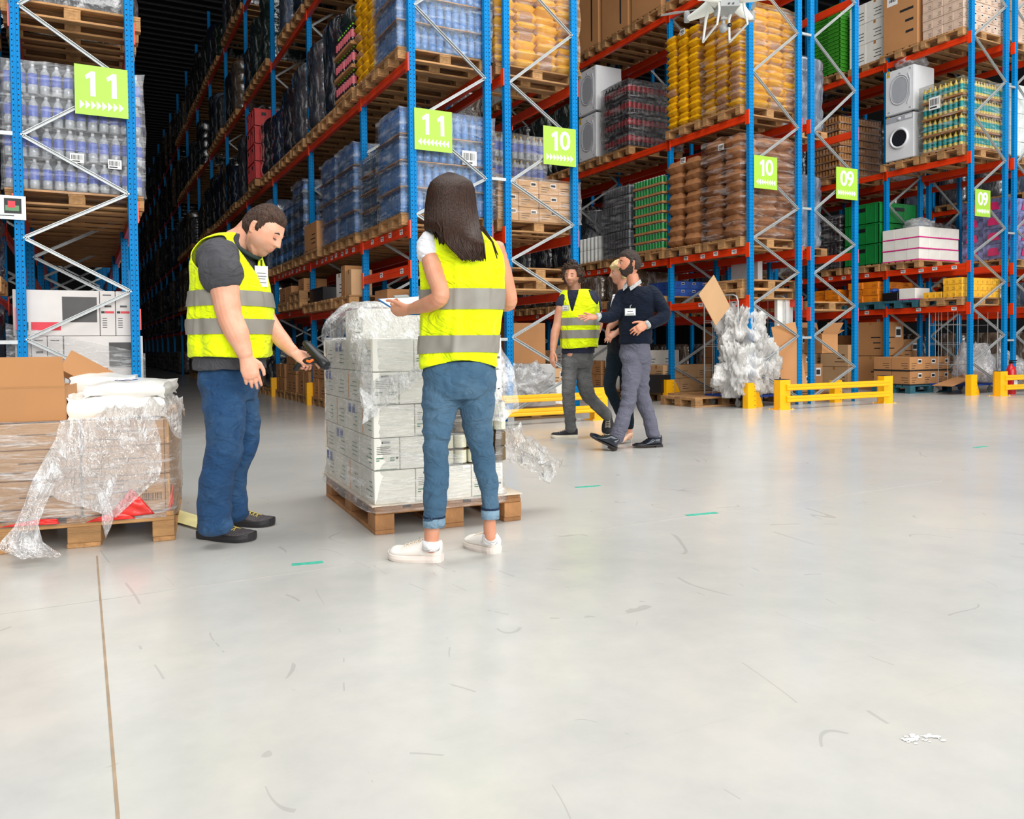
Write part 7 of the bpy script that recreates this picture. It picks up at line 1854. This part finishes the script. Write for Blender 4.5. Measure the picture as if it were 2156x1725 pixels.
def curly():
    F = Fig(8.10, (1200, 921), 'curly-haired man in hi-vis vest and grey jeans, one hand in his pocket')
    f = (-FWH * cos(.50) - RVH * sin(.50)).normalized(); s = (-FWH * sin(.50) + RVH * cos(.50)).normalized()   # s: his left side, right in the picture
    SK = skin_mat('skin_curly_man', (206, 148, 118))
    Hd = Head(F.j(1205, 583, -.01), (-FW * .9 - RV * .44 - UV * .02), UV, .235, jaw=1.05)
    rings = [(1218, 755, 0, .105, .155, 0), (1217, 730, 0, .11, .16, 0), (1217, 690, 0, .11, .165, 0), (1217, 655, 0, .115, .18, 0), (1217, 630, 0, .105, .185, 0), (1216, 617, 0, .085, .15, 0), (1214, 611, 0, .065, .09, 0), (1211, 606, 0, .055, .06, 0)]
    m = M(); Hd.mesh(m, (64, 48)); torso(m, F, [(a, b, c, d - .03, e - .035, 0) for a, b, c, d, e, _ in rings[2:]], f, s)
    limb(m, F, [(1213, 620, 0, 13), (1210, 605, 0, 12.5), (1208, 596, 0, 12)])
    limb(m, F, [(1188, 630, -.02, 11), (1179, 655, -.02, 10.5), (1174, 682, -.01, 9.5), (1169, 700, -.03, 9.5), (1166, 722, -.05, 8), (1164, 740, -.07, 6)])
    W = F.j(1164, 741, -.07); hand(m, F, W, F.j(1161, 775, -.10) - W, -RV * .7 - FW * .5, FW * -.6 + RV * .6, curl=(.3, .35, .4, .45), L=.185, spread=.02, tc=.2)
    limb(m, F, [(1248, 628, .02, 12), (1255, 650, .03, 11.5), (1259, 675, .04, 10.5), (1257, 692, .03, 10), (1249, 706, -.02, 9.5), (1239, 720, -.09, 7.5), (1233, 728, -.13, 6.5)])
    W = F.j(1233, 728, -.13); hand(m, F, W, F.j(1222, 752, -.07) - W, -FW + UV * .3, -RV, curl=(.5, .5, .5, .5), L=.16, spread=.02, tc=.1)
    limb(m, F, [(1217, 695, 0, 16), (1199, 780, -.05, 11), (1199, 850, -.08, 7), (1201, 900, -.06, 6)]); limb(m, F, [(1217, 695, 0, 16), (1230, 790, 0, 10), (1240, 835, .06, 7), (1264, 862, .18, 5.5), (1279, 876, .24, 5.5)])
    def spec(q):
        if q.y > .1 and abs(q.x) < .08 and -.28 < q.z < -.205: return (*lin((172, 96, 88)), .6)
        if q.y > -.1 and -.55 < q.z < -.14 and (q.z < -.25 or abs(q.x) > .13 or q.z > -.2): return (*lin((92, 66, 44)), .5 * min(1, (-.14 - q.z) / .06))
        return None
    remesh(m, F, 'body', SK, .0045, 2, paint=paint_head(Hd, spec))
    CH = mat('curly_brown_hair', (66, 46, 33), rough=.7, var=.4, scale=40, bump=.8, bscale=60)
    def keep(p): return (p.z - (.29 if p.y > .18 else (-.02 if p.y > 0 else -.28))) * 5
    Hd.hair(keep, .10, .05, 7., F, 'hair', CH)
    m = M(); rnd = random.Random(8)
    for k in range(230):
        a = rnd.uniform(0, 2 * pi); b = rnd.uniform(-.6, pi / 2); d = Vector((sin(a) * cos(b), cos(a) * cos(b), sin(b))); p = Hd.surf(d)
        if keep(p) < .05: continue
        c = Hd.W(*(p + d * rnd.uniform(.10, .20))); r = rnd.uniform(.007, .013); t1 = Vector((rnd.gauss(0, 1), rnd.gauss(0, 1), rnd.gauss(0, 1))).normalized(); t2 = t1.orthogonal().normalized()
        m.tube([c + (t1 * cos(q * 1.0) + t2 * sin(q * 1.0)) * r + t1.cross(t2) * .003 * q for q in range(6)], .0042, 5)
    F.part(m, 'hair_curls', CH); brows(F, Hd, CH); eyes(F, Hd, .009, closed=True)
    TS = cloth('navy_tee', (44, 48, 66), var=.1)
    m = M(); torso(m, F, [(1217, 744, 0, .118, .166, 0)] + rings[2:-1], f, s)
    limb(m, F, [(1196, 624, 0, 12), (1187, 632, -.01, 13.5), (1182, 645, -.02, 13)], n=16)
    limb(m, F, [(1238, 620, 0, 13), (1248, 630, .02, 14.5), (1253, 645, .03, 14.5), (1256, 656, .03, 13.5)], n=16)
    remesh(m, F, 'tee_shirt', TS, .008, 3, folds=(.004, 8, 8), seed=2)
    vr = [(1220, 732, 0, .14, .175, 0), (1219, 700, 0, .142, .18, 0), (1218, 665, 0, .14, .19, 0), (1217, 640, 0, .13, .19, 0), (1216, 622, 0, .11, .17, 0), (1214, 611, 0, .078, .12, 0)]
    o, P = vest(F, vr, f, s, 0, vneck=(.44, .42), stripes=((.13, .225), (.28, .37)), seed=2.2, arm_w=.62, armbot=.56, armtop=.97, off=.012, hemdip=.01, split=(.95, .06))
    badge(F, F.j(1191, 649, -.20), f * .9 - s * .3, .082, .058)
    GJ = cloth('grey_denim', (84, 84, 84), wear=(130, 130, 128), var=.2, scale=6)
    m = M(); torso(m, F, [(1217, 775, 0, .08, .13, 0), (1216, 757, 0, .108, .160, 0), (1216, 741, 0, .100, .150, 0)], f, s, nv=10)
    limb(m, F, [(1200, 760, -.04, 17.5), (1198, 795, -.07, 15.5), (1197, 825, -.09, 13.5), (1198, 855, -.08, 13), (1201, 885, -.06, 12), (1202, 905, -.05, 11)], n=20)
    limb(m, F, [(1230, 760, .03, 18), (1229, 795, .0, 17), (1235, 825, .02, 15.5), (1248, 845, .10, 14), (1266, 862, .18, 12.5), (1280, 876, .24, 12)], n=20)
    remesh(m, F, 'jeans', GJ, .008, 3, folds=(.008, 7, 14), seed=5)
    CV = mat('black_canvas', (36, 36, 40), rough=.8); CR = mat('cream_rubber', (222, 212, 192), rough=.6); CL = mat('cream_lace', (220, 206, 184), rough=.7)
    shoe(F, onfloor(1216, 921), onfloor(1160, 922), .1, .09, [CV, CR], 'sneaker', laces=CL)
    # rear shoe, heel lifted, toe on the floor
    tp = onfloor(1277, 920); hp = tp + RVH * .06 + FWH * .22
    shoe(F, hp, tp, .1, .09, [CV, CR], 'sneaker', laces=CL, pitch=-1.0, lift=.19)
def sweater():
    F = Fig(7.42, (1345, 941), 'bearded man in navy sweater and grey trousers, gesturing as he walks')
    f = (-RVH * cos(.75) - FWH * sin(.75)).normalized(); s = (RVH * sin(.75) - FWH * cos(.75)).normalized()    # s: his left, towards the camera and right
    SK = skin_mat('skin_sweater_man', (200, 138, 108))
    Hd = Head(F.j(1325, 556, 0), (-RV * cos(.18) - FW * sin(.18) + UV * .02), UV, .245, jaw=.95, nose=1.1)
    rings = [(1338, 740, 0, .11, .145, 0), (1338, 720, 0, .118, .15, 0), (1338, 690, 0, .118, .155, 0), (1340, 655, 0, .122, .175, 0), (1342, 628, 0, .115, .19, 0), (1341, 612, 0, .09, .165, 0), (1338, 603, 0, .068, .10, 0), (1335, 596, 0, .058, .065, 0)]
    m = M(); Hd.mesh(m, (64, 48)); torso(m, F, [(a, b, c, d - .03, e - .04, 0) for a, b, c, d, e, _ in rings[2:]], f, s)
    limb(m, F, [(1338, 612, 0, 13.5), (1334, 596, 0, 12.5), (1331, 580, 0, 12.5)])
    limb(m, F, [(1290, 664, -.03, 5), (1275, 668, -.06, 6), (1258, 668, -.08, 7)])
    W = F.j(1258, 668, -.08); hand(m, F, W, F.j(1222, 668, -.12) - W, UV * .55 - FW * .3, FW * .2 + UV, curl=(.05, .1, .12, .2), L=.19, spread=.16, tc=-.1)
    limb(m, F, [(1396, 666, -.12, 6), (1380, 678, -.165, 7), (1362, 684, -.2, 7.5)])
    W = F.j(1362, 682, -.2); hand(m, F, W, F.j(1335, 698, -.24) - W, RV * .1 - FW * .8 + UV * .4, UV - RV * .3, curl=(.3, .35, .4, .42), L=.19, spread=.06, tc=.0)
    limb(m, F, [(1338, 690, 0, 16), (1330, 790, -.05, 10), (1321, 850, -.08, 7), (1299, 922, -.11, 6)]); limb(m, F, [(1338, 690, 0, 16), (1348, 790, .05, 10), (1357, 855, .06, 7), (1376, 918, .0, 6)])
    def spec(q):
        if q.z < -.1 and q.y > -.05 and abs(q.x) < .08 and -.28 < q.z < -.21: return (*lin((160, 90, 80)), .6)
        return None
    remesh(m, F, 'body', SK, .0045, 2, paint=paint_head(Hd, spec))
    BH = mat('dark_hair_beard', (50, 35, 26), rough=.6, var=.4, scale=60, bump=.8, bscale=120)
    def keep(p): return (p.z - (.24 if p.y > .2 else (.10 + (p.y - .06) * .9 if p.y > .06 else (-.02 if p.y > -.03 else (.1 if p.y > -.12 else -.22))))) * 5
    Hd.hair(keep, .055, .026, 9., F, 'hair', BH); beard_shell(F, Hd, BH); brows(F, Hd, BH); eyes(F, Hd, .0095)
    SW = cloth('navy_knit', (9, 20, 38), var=.12, fine=260., bump=.4)
    m = M(); torso(m, F, [(1338, 724, 0, .122, .156, 0)] + rings[2:-1], f, s)
    limb(m, F, [(1312, 618, .06, 13), (1302, 640, .05, 13.5), (1296, 660, 0, 14), (1286, 668, -.03, 12.5), (1272, 669, -.06, 11), (1262, 668, -.075, 10)], n=18)
    limb(m, F, [(1366, 612, -.06, 15), (1380, 626, -.09, 15.5), (1392, 645, -.11, 14.5), (1398, 662, -.12, 14), (1388, 674, -.15, 13), (1374, 680, -.175, 11.5), (1366, 683, -.19, 10)], n=18)
    remesh(m, F, 'sweater', SW, .0075, 3, folds=(.006, 7, 9), seed=7)
    for C_, R_ in (((1260, 668, -.078), 9.5), ((1364, 683, -.193), 9.5)):
        pass
    CUF = cloth('grey_check_shirt', (176, 178, 176), var=.25, scale=60)
    m = M(); a = F.j(1264, 668, -.075); b = F.j(1255, 668, -.085); tubeK(m, [a, b], [9 * F.s, 8.6 * F.s], [1, 1], 14, rnd=False); F.part(m, 'shirt_cuff', CUF)
    m = M(); a = F.j(1367, 682, -.19); b = F.j(1359, 686, -.2); tubeK(m, [a, b], [9 * F.s, 8.6 * F.s], [1, 1], 14, rnd=False); F.part(m, 'shirt_cuff', CUF)
    # shirt collar
    m = M(); cc = F.j(1335, 594)
    for sg in (-1, 1):
        p = [cc - f * .055 + UPZ * .025, cc + s * sg * .066 - f * .01 + UPZ * .02, cc + s * sg * .045 + f * .05 - UPZ * .02, cc + s * sg * .012 + f * .085 - UPZ * .052]
        lo = [q + s * sg * .028 + f * .02 - UPZ * .030 for q in p]
        m.add(p + lo, [(0, 1, 5, 4), (1, 2, 6, 5), (2, 3, 7, 6)], False)
    o = F.part(m, 'shirt_collar', CUF); o.modifiers.new('s', 'SOLIDIFY').thickness = .006
    badge(F, F.j(1327, 657, -.185), -FW * .9 - RV * .25, .098, .066)
    TR = cloth('slate_trousers', (98, 98, 112), var=.08, scale=9)
    m = M(); torso(m, F, [(1338, 765, 0, .08, .12, 0), (1337, 748, 0, .106, .145, 0), (1338, 720, 0, .100, .135, 0)], f, s, nv=10)
    limb(m, F, [(1330, 750, -.03, 24), (1330, 785, -.05, 20), (1325, 820, -.07, 17), (1322, 850, -.08, 16), (1313, 880, -.10, 15), (1303, 908, -.11, 15), (1297, 926, -.11, 15)], n=20)
    limb(m, F, [(1348, 750, .03, 24), (1348, 790, .05, 20), (1350, 825, .07, 17.5), (1358, 855, .06, 16), (1368, 885, .03, 14.5), (1376, 918, .0, 14)], n=20)
    remesh(m, F, 'trousers', TR, .008, 3, folds=(.008, 6, 12), seed=12)
    DS = mat('navy_leather', (22, 30, 42), rough=.22, coat=.5); SO = mat('dark_sole', (40, 32, 28), rough=.6)
    h = onfloor(1297, 950); t = onfloor(1250, 947); ax = (t - h).normalized()
    shoe(F, h, h + ax * .27, .1, .095, [DS, SO], 'dress', pitch=.42, lift=.02, laces=SO)
    shoe(F, onfloor(1393, 941), onfloor(1333, 943), .1, .095, [DS, SO], 'dress', lift=.012, laces=SO)
def blonde():
    F = Fig(7.78, (1316, 934), 'blonde woman in dark suit walking half hidden behind the navy sweater')
    f = (-RVH * cos(.35) - FWH * sin(.35)).normalized(); s = (RVH * sin(.35) - FWH * cos(.35)).normalized()
    SK = skin_mat('skin_blonde_woman', (214, 158, 130))
    Hd = Head(F.j(1306, 576, 0), (-RV * cos(.12) - FW * sin(.12)), UV, .222, jaw=1.)
    rings = [(1305, 745, 0, .09, .14, 0), (1305, 710, 0, .10, .14, 0), (1306, 680, 0, .095, .13, 0), (1307, 650, 0, .115, .14, 0), (1310, 628, 0, .09, .15, 0), (1312, 616, 0, .07, .12, 0), (1312, 607, 0, .045, .05, 0)]
    m = M(); Hd.mesh(m, (56, 42)); torso(m, F, [(a, b, c, d - .03, e - .035, 0) for a, b, c, d, e, _ in rings[2:]], f, s)
    limb(m, F, [(1313, 620, 0, 11), (1311, 606, 0, 10.5), (1309, 594, 0, 10)])
    limb(m, F, [(1300, 675, -.1, 8), (1288, 685, -.12, 7), (1281, 690, -.13, 5.5)]); W = F.j(1281, 690, -.13); hand(m, F, W, F.j(1277, 716, -.14) - W, -RV - FW * .3, -RV, curl=(.4, .5, .5, .5), L=.165, sc=.92)
    limb(m, F, [(1318, 690, -.12, 8), (1305, 697, -.14, 7), (1300, 699, -.15, 5.5)]); W = F.j(1300, 699, -.15); hand(m, F, W, F.j(1278, 714, -.17) - W, UV * .7 - FW * .6, UV - RV, curl=(.3, .3, .35, .4), L=.17, sc=.92)
    limb(m, F, [(1305, 695, 0, 12), (1286, 805, -.01, 8), (1306, 875, .0, 5.5), (1311, 885, .0, 5)]); limb(m, F, [(1305, 695, 0, 12), (1319, 800, -.01, 7), (1326, 870, -.02, 6.5), (1326, 905, -.02, 6), (1322, 924, -.02, 5.5)])
    def spec(q): return (*lin((176, 84, 84)), .7) if q.y > .1 and abs(q.x) < .075 and -.28 < q.z < -.205 else None
    remesh(m, F, 'body', SK, .0045, 2, paint=paint_head(Hd, spec))
    BL = mat('blonde_hair', (222, 196, 140), rough=.5, var=.25, scale=40, bump=.5, bscale=80)
    Hd.hair(lambda p: (p.z - (.16 if p.y > .15 else (.04 if p.y > -.02 else -.25))) * 5, .12, .04, 5., F, 'hair', BL); eyes(F, Hd, .009); brows(F, Hd, mat('light_brow', (150, 116, 80)))
    JK = cloth('black_suit', (24, 27, 36), var=.1)
    m = M(); torso(m, F, [(1305, 745, 0, .10, .15, 0)] + rings[1:-1], f, s); limb(m, F, [(1290, 640, .02, 12), (1288, 660, -.02, 11), (1292, 678, -.08, 10), (1288, 686, -.11, 8)]); limb(m, F, [(1330, 630, -.1, 12), (1335, 665, -.12, 11), (1322, 688, -.13, 9.5), (1306, 697, -.14, 8)])
    remesh(m, F, 'suit_jacket', JK, .008, 3, folds=(.004, 8, 8), seed=4)
    m = M(); tubeK(m, [F.j(1294, 622, -.12), F.j(1292, 645, -.145), F.j(1291, 660, -.14)], [4 * F.s, 6.5 * F.s, 3 * F.s], [.4] * 3, 12); F.part(m, 'white_blouse', cloth('white_blouse_cloth', (232, 230, 232)))
    m = M(); torso(m, F, [(1305, 760, 0, .07, .10, 0), (1304, 740, 0, .085, .125, 0), (1305, 712, 0, .08, .12, 0)], f, s, nv=10)
    limb(m, F, [(1296, 745, 0, 18), (1288, 785, 0, 14.5), (1284, 815, -.02, 13), (1296, 845, .0, 11.5), (1308, 875, .0, 10.5), (1312, 890, .0, 10)], n=18)
    limb(m, F, [(1314, 745, 0, 18), (1318, 790, 0, 14), (1322, 830, -.02, 11), (1325, 870, -.02, 9.5), (1326, 900, -.02, 9)], n=18)
    remesh(m, F, 'suit_trousers', cloth('black_trousers', (16, 30, 40), var=.12), .008, 3, folds=(.005, 7, 10), seed=6)
    HP = mat('beige_patent', (222, 178, 148), rough=.25, coat=.4)
    h = onfloor(1331, 932); t = onfloor(1304, 935); ax = (t - h).normalized(); sd = UPZ.cross(ax)
    m = M(); tubeK(m, [h + ax * .01 + UPZ * .085, h + ax * .06 + UPZ * .07, h + ax * .13 + UPZ * .03, h + ax * .18 + UPZ * .018, h + ax * .235 + UPZ * .014], [.026, .028, .034, .036, .016], [.9, .8, .6, .5, .6], 14, wide=UPZ); o = F.part(m, 'high_heel_shoe', HP)
    F.part(M().tube([h + ax * .0 + UPZ * .08, h + ax * .008 + UPZ * .04, h + ax * .012], [.013, .006, .0045], 8), 'stiletto_heel', HP, parent=o)
curly(); sweater(); blonde()
